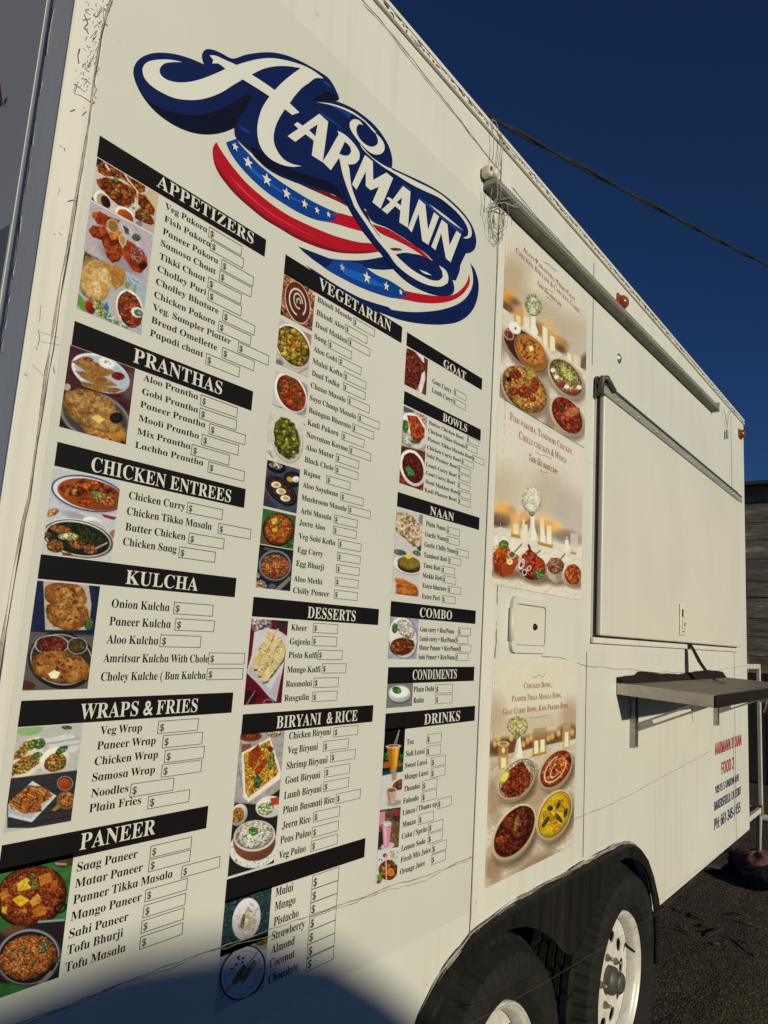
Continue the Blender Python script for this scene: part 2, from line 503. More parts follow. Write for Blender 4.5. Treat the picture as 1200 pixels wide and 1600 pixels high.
# --- wheels
def wheel(cu, cz, parent, ang0):
    w = MB()
    R, WD = .345, .205
    prof = [(.205, .022), (.214, .006), (.232, -.012), (.262, -.021), (.290, -.020), (.316, -.008), (.337, .028)]
    g0 = .034
    for k, gy in enumerate((.062, .088, .114, .140)):
        prof += [(R, g0 + .004), (R, gy - .004), (R - .009, gy - .0035), (R - .009, gy + .0035), (R, gy + .004)]
        g0 = gy
    prof += [(R, .166), (.337, .172), (.325, .190), (.300, .206), (.25, .21), (.212, .19)]
    L = len(prof)
    def rad(j, k, r):
        if 4 <= j <= 6 and k % 3 == 0: return r - .008
        if 7 <= j < L - 6 and r > R - .005 and k % 6 == (j // 5) % 6: return r - .006
        return r
    w.lathe(prof, (cu, 0, cz), 168, rad=rad)
    wheel_o = empty('wheel', (cu, 0, cz), None, None); del_keys = None
    adopt_root(wheel_o, parent)
    ty = w.build('tyre', M['tyre'], wheel_o)
    for p_ in ty.data.polygons: p_.use_smooth = False
    r = MB()
    r.lathe([(.206, .024), (.207, .012), (.203, .006), (.199, .007), (.197, .014), (.192, .013), (.188, .022), (.180, .030), (.1795, .0455)],
            (cu, 0, cz), 96)
    r.lathe([(.1795, .052), (.180, .11), (.180, .18), (.212, .19)], (cu, 0, cz), 64)
    rim = r.build('rim', M['rim'], wheel_o)
    d = MB()
    circ = lambda x, z, rr, n: [(x + rr * math.cos(2*math.pi*i/n), z + rr * math.sin(2*math.pi*i/n)) for i in range(n)]
    holes = []
    for k in range(10):
        t = ang0 + k * 2 * math.pi / 10
        hx, hz = cu + .122 * math.cos(t), cz + .122 * math.sin(t)
        c_, s_ = math.cos(t), math.sin(t)
        holes.append([(hx + .017*math.cos(a)*c_ - .024*math.sin(a)*s_, hz + .017*math.cos(a)*s_ + .024*math.sin(a)*c_) for a in [2*math.pi*i/20 for i in range(20)]])
    d.plate(circ(cu, cz, .1785, 72), .046, .050, holes=holes)
    d.build('wheel_disc', M['rim'], rim, bevel=.0015, seg=1)
    bk = MB(); bk.plate(circ(cu, cz, .170, 40), .12, .125); bk.build('brake_drum', M['dark_inside'], wheel_o)
    h = MB()
    h.lathe([(0, -.002), (.026, -.002), (.031, .004), (.032, .020), (.039, .022), (.041, .030), (.041, .050), (.055, .056)], (cu, 0, cz), 40)
    h.build('hub_cap', M['hub'], wheel_o)
    for k in range(5):
        t = ang0 + .5 + k * 2 * math.pi / 5
        x, z = cu + .07 * math.cos(t), cz + .07 * math.sin(t)
        n = MB(); n.lathe([(0, .022), (.005, .022), (.0055, .034), (.0055, .036)], (x, 0, z), 10)
        n.lathe([(.0055, .036), (.0095, .036), (.011, .042), (.011, .056)], (x, 0, z), 6, smooth=False)
        n.build('lug_nut', M['nut'], wheel_o)
    v = MB(); t = ang0 + .32
    v.tube([(cu + .172*math.cos(t), .05, cz + .172*math.sin(t)), (cu + .160*math.cos(t), .030, cz + .160*math.sin(t)), (cu + .150*math.cos(t), .008, cz + .150*math.sin(t))], [.006, .0045, .004], 8)
    v.build('valve_stem', M['black'], wheel_o)
    return wheel_o
def adopt_root(o, parent):
    for k in ('label', 'category'):
        if k in o: del o[k]
    adopt(o, parent)
WHEEL_Z = .338
wheel(2.475, WHEEL_Z, TR, 0.03)
wheel(1.665, WHEEL_Z, TR, 0.35)
b = MB()
for cu in (1.665, 2.475): b.tube([(cu, .12, WHEEL_Z), (cu, 2.0, WHEEL_Z)], .035, 12)
b.build('axle', M['black'], TR)

# --- vinyl sheet that carries the menu, corner trims, seams
zt = (wz('P', 580, 149)[1] + wz('P', 766, 328)[1]) / 2
zb = (wz('P', 580, 1502)[1] + wz('P', 700, 1445)[1]) / 2
us = 1.5005
b = MB(); b.box((.428, -.0006, zb), (us - .004, 0.0, zt)); b.build('vinyl_sheet', M['vinyl'], shell)
b = MB(); b.plate([(U0 - .0006, ZB), (.4215, ZB), (.4215, roof_z(.42) - .030), (U0 - .0006, roof_z(U0) - .030)], -.0014, .0)
ct = b.build('corner_trim', M['trim'], shell)
b = MB(); b.box((U0 - .0014, .0022, ZB), (U0 - .0001, .060, roof_z(U0) - .002)); b.build('front_corner_trim', M['front'], front)
b = MB(); b.tube([(U0 - .0004, -.0004, ZB), (U0 - .0004, -.0004, roof_z(U0))], .0016, 10); b.build('corner_edge_bead', M['trim'], ct)

def wriggle(path, step, amp, rnd):
    """a hand-laid line: resampled path with a slow wander and small jitter"""
    L = sum(math.dist(path[i], path[i+1]) for i in range(len(path)-1))
    n = max(3, int(L / step))
    pts = resample(path, n) if len(path[0]) == 2 else path
    o, a = [], 0.0
    for (x, z) in pts:
        a = a * .8 + rnd.uniform(-amp, amp) * .6
        o.append((x, z + a) if abs(path[-1][0]-path[0][0]) > abs(path[-1][1]-path[0][1]) else (x + a, z))
    return o
def bead(name, path, r, mtl, parent, seed, y=-.002, step=.02, amp=.002, jr=.5, n=5):
    rnd = random.Random(seed)
    w = wriggle(path, step, amp, rnd)
    bb = MB().tube([(u, y, z) for u, z in w], [r * rnd.uniform(1 - jr, 1 + jr) for _ in w], n)
    return bb.build(name, mtl, parent)
edge_px = [(172, 0), (158, 45), (146, 120), (139, 180), (124, 270), (105, 390), (92, 450), (78, 550), (66, 620), (52, 710), (45, 770), (25, 865), (8, 960), (-40, 1300)]
ep = [W(*q) for q in edge_px]
bead('sealant_bead', ep, .0012, M['caulk'], ct, 21, y=-.0018, step=.03, amp=.0015, jr=.8)
bead('sealant_shadow_gap', [(u + .0018, z) for u, z in ep], .0007, M['seam'], ct, 22, y=-.0016, step=.03, amp=.0012, jr=.8)
# front sealant (catches the grazing sun)
rnd = random.Random(5)
b = MB(); zz = [ZB + .02 + i * .012 for i in range(int((roof_z(U0) - ZB - .04) / .012))]
w = 0; P_ = []
for z in zz:
    w = w * .85 + rnd.uniform(-.0016, .0016); P_.append((U0 - .0006, .056 + w, z))
b.tube(P_, [rnd.choice((.0006, .001, .0014, .002)) for _ in P_], 5)
b.build('front_sealant', M['caulk'], front)
b = MB(); b.box((U0 - .002, .0605, ZB), (U0 - .0005, .0625, roof_z(U0) - .01)); b.build('front_trim_gap', M['seam'], front)

# upright seams between wall sheets
def vseam(u, z0, z1, name='wall_seam', w=.0022, y=-.0012):
    b = MB(); b.box((u - w/2, y, z0), (u + w/2, -.0002, z1)); return b.build(name, M['seam'], shell)
def arch_z(u):
    for i in range(len(ARCH) - 1):
        if ARCH[i][0] <= u <= ARCH[i+1][0]:
            f = (u - ARCH[i][0]) / max(ARCH[i+1][0] - ARCH[i][0], 1e-9)
            return ARCH[i][1] + f * (ARCH[i+1][1] - ARCH[i][1])
    return ZB
vseam(us, arch_z(us) + .004, roof_z(us) - .06)
b = MB(); b.box((us + .004, -.0016, arch_z(us) + .03), (us + .062, 0, roof_z(us) - .06)); b.build('seam_cover_strip', M['trim'], shell, bevel=.001)
b = MB(); rnd = random.Random(13); z = .85; w = 0
while z < 2.5:
    l = rnd.uniform(.004, .03); w = w * .8 + rnd.uniform(-.0015, .0015); uu = us + .0665 + w
    b.tube([(uu, -.0013, z), (uu + rnd.uniform(-.0015, .0015), -.0018, z + l*.5), (uu + rnd.uniform(-.001, .001), -.0013, z + l)], [.0004, rnd.uniform(.0006, .0015), .0004], 5)
    z += l * rnd.uniform(.6, 1.1) + rnd.choice((0, 0, 0, .01, .04))
b.build('sealant_crack', M['caulk'], shell)
u2 = (wz('P', 929, 470)[0] + wz('P', 908, 1340)[0]) / 2
u2a, u2b = u2, u2
vseam(u2, arch_z(u2) + .02, 1.36); vseam(u2, 2.26, roof_z(u2) - .06)
u3 = (wz('P', 1149, 1060)[0] + wz('P', 1148, 1280)[0]) / 2
vseam(u3, ZB + .002, 1.405); vseam(u3, 2.22, roof_z(u3) - .06)

# crooked scratched lines across the sheets
def pxline(pts): return [W(*q) for q in pts]
ln = pxline([(0, 1606), (100, 1570), (210, 1527), (320, 1486), (418, 1454), (470, 1436), (526, 1416), (589, 1392), (650, 1374), (697, 1356), (735, 1340)])
bead('scratch_line', ln, .0009, M['scratch'], shell, 31, y=-.0012, step=.014, amp=.0022)
bead('scratch_line', [(u, z - .004) for u, z in ln], .0006, M['scratch'], shell, 32, y=-.0009, step=.014, amp=.003)
ln = pxline([(735, 1340), (765, 1329), (820, 1310), (890, 1283), (959, 1253), (1000, 1232), (1060, 1200), (1110, 1174)])
bead('scratch_line', ln, .0008, M['scratch'], shell, 33, y=-.0009, step=.02, amp=.0025)
ln = pxline([(845, 1025), (880, 1030), (915, 1040), (960, 1044), (1020, 1050), (1080, 1051), (1110, 1049), (1166, 1040)])
bead('scratch_line', ln, .0009, M['scratch'], shell, 34, y=-.0009, step=.03, amp=.003)
ln = pxline([(565, 0), (590, 28), (640, 90), (700, 165), (760, 240), (775, 258), (830, 330), (900, 405), (960, 470)])
bead('scratch_line', ln, .0007, M['scratch'], shell, 35, y=-.0010, step=.02, amp=.003)
bead('scratch_line', [(u + .004, z - .006) for u, z in ln], .0005, M['scratch'], shell, 36, y=-.0009, step=.02, amp=.003)

# scuffs and scrawls on the corner trim
b = MB(); rnd = random.Random(17)
def scrawl(k, pts, r, mb):
    mb.tube([(lambda q: (q[0], -.0016, q[1]))(W(k[0] + x / k[2], k[1] + y / k[2])) for x, y in pts], r, 4)
C1 = (0, 0, 4.0)
for pts, r in (([(525, 100), (545, 150), (525, 175), (550, 215)], .0016), ([(512, 130), (560, 120)], .0010), ([(540, 60), (528, 70), (548, 90)], .0009),
               ([(600, 60), (620, 100), (595, 110), (640, 65)], .0007), ([(615, 60), (650, 55), (640, 100), (655, 150), (640, 200), (610, 170)], .0008),
               ([(560, 240), (600, 190), (575, 250)], .0008), ([(495, 310), (482, 350), (488, 400)], .0016), ([(480, 310), (495, 330)], .0007),
               ([(505, 492), (535, 500), (560, 530)], .0011), ([(455, 530), (478, 530), (462, 590), (500, 600), (560, 640)], .0010), ([(455, 575), (470, 530), (530, 580)], .0008),
               ([(560, 620), (590, 640), (570, 655)], .0010), ([(435, 700), (465, 688)], .0014), ([(510, 725), (535, 700)], .0013), ([(395, 925), (402, 945)], .0012),
               ([(420, 1262), (455, 1252)], .0014), ([(330, 1462), (342, 1470)], .0008), ([(365, 1455), (380, 1475)], .0007), ([(360, 1215), (372, 1180)], .0006),
               ([(585, 395), (620, 430), (600, 450), (610, 470)], .0007), ([(575, 500), (600, 560), (585, 600), (600, 620)], .0008), ([(540, 280), (555, 320)], .0005),
               ([(585, 265), (600, 268)], .0007), ([(560, 330), (600, 310), (570, 380), (605, 350)], .0004)):
    scrawl(C1, pts, r * .5, b)
C2 = (0, 400, 3.2)
for pts, r in (([(190, 370), (195, 420), (185, 450)], .0009), ([(195, 380), (290, 410)], .0004), ([(200, 430), (295, 445)], .0004), ([(160, 545), (225, 610)], .0004),
               ([(200, 250), (195, 330)], .0006), ([(175, 455), (185, 470)], .0008), ([(262, 550), (272, 590)], .0006)):
    scrawl(C2, pts, r * .45, b)
rnd = random.Random(23)
for _ in range(95):
    x, y = rnd.gauss(575, 40), rnd.uniform(10, 560)
    x += (250 - y) * .17
    if x > 690 - y * .27: continue
    L = rnd.uniform(6, 34); a = rnd.choice((-1.1, -1.0, -.8, .6, 1.5)) + rnd.uniform(-.3, .3)
    scrawl(C1, [(x, y), (x + L * .5 * math.cos(a) + rnd.uniform(-3, 3), y + L * .5 * math.sin(a)), (x + L * math.cos(a), y + L * math.sin(a))], rnd.uniform(.00015, .0005), b)
b.build('pen_stain', M['pen'], ct)

# --- front banner seen edge-on
FB = MB(); FB.box((U0 - .0012, .082, ZB + .1), (U0 - .0002, DEEP - .08, 2.60))
M['banner'] = mat('banner_print', (.60, .59, .58), .4, var=.05, scale=3)
fbn = FB.build('front_banner', M['banner'], front)
b = MB(); b.box((U0 - .0022, .0835, 1.2), (U0 - .0013, DEEP - .1, 1.875)); M['banner_photo'] = mat('banner_photo', (.30, .285, .28), .4, var=.35, scale=5); b.build('banner_picture', M['banner_photo'], fbn)

# --- rail with lamp box under the roof
b = MB()
r0, r1 = W(772, 281, .03), W(1121, 637, .03)
zr = lambda u: r0[1] + (r1[1] - r0[1]) * (u - r0[0]) / (r1[0] - r0[0])
def rail_strip(prof, mtl, name, par):
    bb = MB(); n = len(prof); vs = []; fs = []
    for u in (r0[0], r1[0]): vs += [(u, y * .85, zr(u) + z * .8) for y, z in prof]
    for i in range(n): fs.append((i, n + i, n + (i + 1) % n, (i + 1) % n))
    fs += [tuple(range(n)), tuple(n + i for i in reversed(range(n)))]
    return bb.add(vs, fs).build(name, mtl, par, recalc=True)
M['rail_groove'] = mat('rail_groove', (.13, .12, .10), .6, var=.4, scale=20)
rail = rail_strip([(-.001, .029), (-.016, .031), (-.030, .024), (-.032, .016), (-.027, .0125), (-.001, .0125)], M['rail'], 'awning_rail', TR)
rail_strip([(-.001, .012), (-.024, .012), (-.024, .0075), (-.001, .0075)], M['rail_groove'], 'rail_channel', rail)
rail_strip([(-.001, .007), (-.036, .007), (-.042, .001), (-.042, -.006), (-.036, -.010), (-.001, -.010)], M['rail'], 'rail_tube', rail)
rail_strip([(-.001, -.0105), (-.030, -.0105), (-.030, -.0135), (-.022, -.020), (-.001, -.020)], M['rail_groove'], 'rail_underside', rail)
b = MB()
k = r0[0] + .03
while k < r1[0] - .01:
    b.box((k, -.0276, zr(k) + .0135), (k + .005, -.0266, zr(k) + .0192)); k += .0115
b.build('rail_grip', M['alu'], rail)
b = MB()
b.box((r1[0], -.039, zr(r1[0]) - .022), (r1[0] + .010, -.001, zr(r1[0]) + .028)); b.build('rail_end_cap', M['alu'], rail, bevel=.008)
c0 = W(772, 269, .03)
b = MB(); b.box((c0[0] - .018, -.030, c0[1] - .015), (c0[0] + .002, -.001, c0[1] + .018)); lb = b.build('rail_end_box', M['cream'], TR, bevel=.012, seg=3)
b = MB(); b.lathe([(0, -.037), (.009, -.036), (.013, -.030), (.0135, -.008)], (c0[0] + .008, 0, c0[1] + .003), 20); b.build('box_cap', M['cream'], lb)
b = MB(); b.box((c0[0] - .015, -.0308, c0[1] - .002), (c0[0] - .009, -.0298, c0[1] + .008)); b.build('box_slot', M['seam'], lb)

# wires that come down from the roof and hang in a tangle
def wires():
    rnd = random.Random(41)
    def pl(pts, off, r=.0011): MB().tube([(lambda q, o: (q[0], -o, q[1]))(W(x, y, o), o) for (x, y), o in zip(pts, off if isinstance(off, list) else [off] * len(pts))], r, 5).build('hanging_wire', M['wire'], TR)
    pl([(769, 187), (770, 205), (772, 225), (770, 250)], .012); pl([(782, 207), (783, 225), (780, 250), (778, 262)], .012); pl([(784, 208), (785, 235), (782, 258)], .014)
    pl([(780, 205), (775, 190), (768, 186)], .012)
    pl([(769, 290), (767, 310), (764, 335), (768, 350)], .02); pl([(777, 280), (778, 300), (776, 318)], .05); pl([(781, 280), (783, 295), (782, 312)], .05)
    for k in range(5):
        cx, cy = rnd.uniform(774, 784), rnd.uniform(335, 352); a = rnd.uniform(8, 15); h = rnd.uniform(16, 30); t0 = rnd.uniform(0, 6); tilt = rnd.uniform(-.5, .5)
        pts, offs = [], []
        for i in range(22):
            t = t0 + i * rnd.uniform(.26, .34)
            x = a * math.cos(t); y = h * math.sin(t)
            pts.append((cx + x + tilt * y * .3, cy + y)); offs.append(.012 + .008 * math.sin(t * 1.7 + k))
        pl(pts, offs, .0007)
    pl([(776, 318), (790, 316), (800, 322), (812, 316), (818, 322)], .035); pl([(782, 312), (800, 308), (815, 318), (808, 324), (790, 318)], .035)
    pl([(768, 350), (770, 372), (777, 382), (787, 366)], .012); pl([(778, 382), (777, 420)], .004, .0008)
    pl([(1131, 640), (1134, 652), (1136, 664)], .012, .0016); pl([(1143, 640), (1138, 652), (1136, 672), (1136, 684)], .012, .0016)
wires()
b = MB(); q0 = W(1136, 672, .012); b.box((q0[0] - .012, -.017, q0[1] - .045), (q0[0] + .012, -.007, q0[1])); b.build('wire_plug', M['wire'], TR, bevel=.003)

# amber marker lamps
for (x, y) in ((975, 472), (1160, 678)):
    q0 = W(x, y, .015)
    b = MB(); b.box((q0[0] - .036, -.008, q0[1] - .024), (q0[0] + .036, -.0005, q0[1] + .024)); base = b.build('marker_lamp', M['amber'], TR, bevel=.004)
    b = MB(); b.lathe([(0, -.030), (.014, -.028), (.023, -.018), (.026, -.008)], (q0[0], 0, q0[1]), 20); b.build('amber_lens', M['amber'], base)
q0 = W(967, 560)
b = MB(); b.lathe([(0, -.008), (.009, -.007), (.012, -.003), (.018, -.002), (.018, 0)], (q0[0], 0, q0[1]), 16); b.build('wall_bolt', M['alu'], TR)

# --- serving hatch
HU0, HU1 = wz('P', 934, 610)[0] , (wz('P', 1147, 1008)[0] + wz('P', 1148, 775)[0]) / 2
HZ0, HZ1 = CAM_H + .024 * 0 + .021, wz('P', 930, 607)[1]
b = MB(); b.box((HU0 - .024, -.0025, HZ0 - .012), (HU1 + .012, -.0003, HZ1 + .03)); hf = b.build('hatch_opening', M['dark_inside'], TR)
b = MB(); b.box((HU0, -.024, HZ0), (HU1, -.003, HZ1)); hp = b.build('serving_hatch', M['hatch'], TR, bevel=.006, seg=3)
b = MB(); b.box((HU0 - .027, -.006, HZ0 - .02), (HU0 - .0245, -.0003, HZ1 + .04)); b.build('hatch_edge', M['trim'], hf)
b = MB(); b.box((HU0 - .030, -.013, HZ0 - .024), (HU1 + .02, -.0026, HZ0 - .006)); b.build('hatch_sill', M['trim'], hf, bevel=.002)
b = MB()
b.box((HU0 - .035, -.034, HZ1 + .010), (HU1 + .05, -.003, HZ1 + .015))
b.box((HU0 - .035, -.016, HZ1 + .0155), (HU1 + .03, -.003, HZ1 + .036))
hinge = b.build('hatch_hinge_rail', M['darkrail'], TR, bevel=.002)
b = MB(); b.box((HU0 - .02, -.030, HZ1 - .020), (HU1 + .06, -.0245, HZ1 + .0095))
b.build('hinge_leaf', M['rail'], hinge, bevel=.002)
for k in range(9):
    uu = HU0 + .1 + k * (HU1 - HU0 - .15) / 8.5
    MB().lathe([(0, -.034), (.006, -.033), (.007, -.0305)], (uu, 0, HZ1 - .008), 10).build('hinge_rivet', M['alu'], hinge)
b = MB(); b.tube([(HU0 - .034, -.02, HZ1 - .03), (HU0 - .034, -.03, HZ1 + .03), (HU0 - .02, -.036, HZ1 + .03), (HU0 + .05, -.034, HZ1 + .008)], .010, 8)
b.build('hinge_latch', M['darkrail'], hinge)
lt = W(1066, 968, .026)
b = MB(); b.box((lt[0] - .040, -.031, lt[1] - .062), (lt[0] + .040, -.0245, lt[1] + .062)); la = b.build('paddle_latch', M['cream'], TR, bevel=.012, seg=3)
b = MB(); b.box((lt[0] - .022, -.0365, lt[1] - .036), (lt[0] + .022, -.0312, lt[1] - .002)); b.box((lt[0] - .02, -.0345, lt[1] + .008), (lt[0] + .024, -.0312, lt[1] + .042))
b.build('latch_handle', M['trim'], la, bevel=.004)
MB().box((lt[0] - .008, -.0375, lt[1] - .026), (lt[0] + .004, -.0366, lt[1] - .012)).build('latch_keyhole', M['seam'], la)
MB().box((lt[0] - .024, -.0352, lt[1] + .010), (lt[0] - .014, -.0346, lt[1] + .040)).build('latch_slot', M['seam'], la)
MB().box((lt[0] - .018, -.0322, lt[1] - .050), (lt[0] + .018, -.0313, lt[1] - .046)).build('latch_groove', M['seam'], la)

# --- small access door
d0, d1 = W(797, 930), W(852, 1021)
b = MB(); rr = .022
def rounded(u0, z0, u1, z1, r, n=6):
    o = []
    for (cx, cz, a0) in ((u1 - r, z0 + r, -90), (u1 - r, z1 - r, 0), (u0 + r, z1 - r, 90), (u0 + r, z0 + r, 180)):
        for i in range(n + 1):
            t = RAD(a0 + 90 * i / n); o.append((cx + r * math.cos(t), cz + r * math.sin(t)))
    return o
b.plate(rounded(d0[0], d1[1], d1[0], d0[1], rr), -.009, -.0003, holes=[rounded(d0[0] + .022, d1[1] + .018, d1[0] - .022, d0[1] - .018, .012)])
ad = b.build('access_door_frame', M['paint'], TR, bevel=.002)
b = MB(); b.plate(rounded(d0[0] + .0245, d1[1] + .0205, d1[0] - .0245, d0[1] - .0205, .010), -.0075, -.0005); b.build('access_door', M['hatch'], ad, bevel=.001)
lk = W(842, 980, .02)
b = MB(); b.lathe([(0, -.0145), (.005, -.0145), (.0055, -.0115), (.0085, -.011), (.009, -.0076)], (lk[0], 0, lk[1]), 20); b.build('door_lock', M['black'], ad)
b = MB(); b.tube([(d0[0] - .001, -.007, d1[1] + .03), (d0[0] - .001, -.007, d0[1] - .03)], .006, 10); b.build('door_hinge', M['paint'], ad)

# --- fold-down shelf
su0, su1, sd = 2.392, 3.86, .300
zt0, zb0, drop = 1.264, 1.229, .010
b = MB()
b.hexa([(su0 + .004, -sd + .006, zb0 - drop), (su1, -sd + .006, zb0 - drop), (su1, -.004, zb0), (su0 + .004, -.004, zb0),
        (su0 + .004, -sd + .006, zt0 - drop), (su1, -sd + .006, zt0 - drop), (su1, -.004, zt0), (su0 + .004, -.004, zt0)])
sh = b.build('shelf', M['shelf_top'], TR, bevel=.0015)
b = MB()
b.hexa([(su0, -sd, zb0 - drop - .001), (su0 + .0035, -sd, zb0 - drop - .001), (su0 + .0035, -.002, zb0 - .001), (su0, -.002, zb0 - .001),
        (su0, -sd, zt0 - drop + .001), (su0 + .0035, -sd, zt0 - drop + .001), (su0 + .0035, -.002, zt0 + .001), (su0, -.002, zt0 + .001)])
b.build('shelf_end_trim', M['shelf_end'], sh, bevel=.001)
b = MB(); b.box((su0, -sd - .004, zb0 - drop - .001), (su1, -sd + .0055, zt0 - drop + .001)); b.build('shelf_front_edge', M['shelf_dark'], sh, bevel=.0015)
b = MB()
n = 40; vs, fs = [], []
rnd = random.Random(4)
for i in range(n + 1):
    u = su0 - .002 + (su1 - .05 - su0) * i / n
    h = 1.292 + .006 * math.sin(i * .25) + (rnd.uniform(-.002, .002)) + (-.008 if i < 6 else 0)
    vs += [(u, -.026, zt0 + .001), (u, -.010, h), (u, -.004, h), (u, -.004, zt0 + .001)]
for i in range(n):
    for j in range(3): fs.append((4*i+j, 4*i+4+j, 4*i+5+j, 4*i+1+j))
fs += [(0, 1, 2, 3), (4*n+3, 4*n+2, 4*n+1, 4*n)]
b.add(vs, fs); b.build('shelf_backsplash', M['shelf_dark'], sh, recalc=True)
for bu in (2.545, 3.68):
    b = MB(); b.box((bu - .021, -.018, 1.05), (bu - .016, -.0005, zb0 - .004)); b.box((bu + .010, -.018, 1.05), (bu + .015, -.0005, zb0 - .004)); b.box((bu - .016, -.004, 1.05), (bu + .010, -.0005, zb0 - .004))
    br = b.build('shelf_bracket', M['alu'], TR, bevel=.001)
    b = MB(); p0 = Vector((bu - .002, -.016, 1.115)); p1 = Vector((bu - .002, -.235, zb0 - .012)); dv = (p1 - p0).normalized(); nv = Vector((0, dv.z, -dv.y))
    for s0, s1, hw in ((0, .06, .013), (.20, .27, .013)):
        a, c = p0 + dv * s0, p0 + dv * s1
        b.hexa([a - nv*hw - Vector((.002,0,0)), a + nv*hw - Vector((.002,0,0)), a + nv*hw + Vector((.002,0,0)), a - nv*hw + Vector((.002,0,0)),
                c - nv*hw - Vector((.002,0,0)), c + nv*hw - Vector((.002,0,0)), c + nv*hw + Vector((.002,0,0)), c - nv*hw + Vector((.002,0,0))])
    for hw0, hw1 in ((-.013, -.006), (.006, .013)):
        a, c = p0 + dv * .06, p0 + dv * .20
        b.hexa([a + nv*hw0 - Vector((.002,0,0)), a + nv*hw1 - Vector((.002,0,0)), a + nv*hw1 + Vector((.002,0,0)), a + nv*hw0 + Vector((.002,0,0)),
                c + nv*hw0 - Vector((.002,0,0)), c + nv*hw1 - Vector((.002,0,0)), c + nv*hw1 + Vector((.002,0,0)), c + nv*hw0 + Vector((.002,0,0))])
    b.build('folding_stay', M['alu'], br, recalc=True)
MB().box((su1 - .04, -sd * .5, zb0 - .03), (su1 - .02, -.01, zb0 - .011)).build('shelf_stiffener', M['nut'], sh)
b = MB(); b.tube([(3.25, -sd + .01, zb0 - drop), (3.25, -sd + .012, zb0 - .045), (3.26, -sd + .02, zb0 - .07)], .004, 6); b.box((3.235, -sd + .006, zb0 - .03), (3.275, -sd + .03, zb0 - drop - .002))
b.build('shelf_hook', M['nut'], sh)
b = MB()
st = W(1078.5, 1007, .02)
pts = [(st[0], -.020, HZ0 - .002), (st[0] + .012, -.032, HZ0 - .03), (st[0] + .012, -.055, HZ0 - .075), (st[0] + .010, -.085, zt0 + .030), (st[0] + .010, -.115, zt0 + .003), (st[0] + .010, -.150, zt0 - .002)]
vs, fs = [], []
for i, p in enumerate(pts):
    hw = [.020, .026, .030, .028, .022, .014][i]
    vs += [(p[0] - hw, p[1], p[2]), (p[0] + hw, p[1], p[2]), (p[0] + hw, p[1] + .002, p[2] + .001), (p[0] - hw, p[1] + .002, p[2] + .001)]
for i in range(len(pts) - 1):
    for j in range(4): fs.append((4*i+j, 4*i+(j+1) % 4, 4*i+4+(j+1) % 4, 4*i+4+j))
fs += [(0, 3, 2, 1), tuple(4*(len(pts)-1)+j for j in range(4))]
b.add(vs, fs, 0, False); b.build('black_strap', M['black'], TR, recalc=True)

# --- white rack frame on the rear end
b = MB()
b.box((U1 + .001, .0, .508), (4.78, .022, .535)); b.box((4.748, -.001, .536), (4.775, .020, 1.325)); b.box((U1 + .001, .0005, 1.298), (4.747, .0195, 1.325))
b.box((U1 + .001, 1.6, .500), (4.78, 1.635, .535)); b.box((4.735, 1.601, .536), (4.775, 1.634, 1.325)); b.box((4.74, .036, 1.292), (4.772, 1.599, 1.323)); b.box((4.74, .036, .503), (4.772, 1.599, .532))
b.tube([(4.775, .02, .52), (5.816, .22, .0)], .016, 10)
rk = b.build('rear_rack', M['white_metal'], TR, bevel=.003)
b = MB(); b.box((4.72, -.0025, .49), (4.785, .0, .545)); b.build('rusty_joint', M['rust'], rk)
# ================================================================== round the trailer
# weathered plank shed behind the trailer's far end
def planks_material():
    mm = bpy.data.materials.new('weathered_planks'); mm.use_nodes = True
    nt = mm.node_tree; N = nt.nodes; L = nt.links; p = N['Principled BSDF']
    tc = N.new('ShaderNodeTexCoord'); mp = N.new('ShaderNodeMapping'); mp.inputs['Scale'].default_value = (1, .22, 1.6)
    L.new(tc.outputs['Object'], mp.inputs['Vector'])
    n1 = N.new('ShaderNodeTexNoise'); n1.inputs['Scale'].default_value = 7; n1.inputs['Detail'].default_value = 8; n1.inputs['Roughness'].default_value = .75
    L.new(mp.outputs[0], n1.inputs['Vector'])
    r = N.new('ShaderNodeValToRGB'); e = r.color_ramp.elements
    e[0].position = .35; e[0].color = (.10, .080, .058, 1); e[1].position = .72; e[1].color = (.85, .80, .70, 1)
    k = r.color_ramp.elements.new(.56); k.color = (.30, .25, .185, 1)
    L.new(n1.outputs['Fac'], r.inputs[0]); L.new(r.outputs[0], p.inputs['Base Color'])
    p.inputs['Roughness'].default_value = .9
    bp = N.new('ShaderNodeBump'); bp.inputs['Strength'].default_value = .5; bp.inputs['Distance'].default_value = .02
    L.new(n1.outputs['Fac'], bp.inputs['Height']); L.new(bp.outputs[0], p.inputs['Normal'])
    return mm
SH = empty('plank_shed', (10.5, -1.0, 0), 'old weathered plank shed with flaking paint behind the trailer', 'shed')
b = MB(); rnd = random.Random(8); z = 1.16
while z < 3.26:
    h = rnd.uniform(.16, .27)
    y = -5.0
    while y < 4.0:
        l = rnd.uniform(1.6, 3.2); o = rnd.uniform(0, .012)
        b.box((9.0 - o, y + .003, z + .006), (9.03, min(y + l, 4.0), z + h)); y += l
    z += h
b.build('plank_wall', planks_material(), SH, bevel=.004, seg=1)
b = MB(); y = -5.0
while y < 4.0:
    b.box((9.0 - rnd.uniform(0, .01), y + .004, .02), (9.03, y + .3, 1.155)); y += .3
b.build('lower_boarding', mat('dark_boards', (.035, .024, .016), .8, var=.4, scale=8, stretch=(1, 1, .2)), SH)
b = MB(); b.box((9.04, -4.95, 0), (12.0, 3.95, z - .03)); b.build('shed_body', mat('shed_back', (.12, .10, .08), .9, var=.3, scale=4), SH)
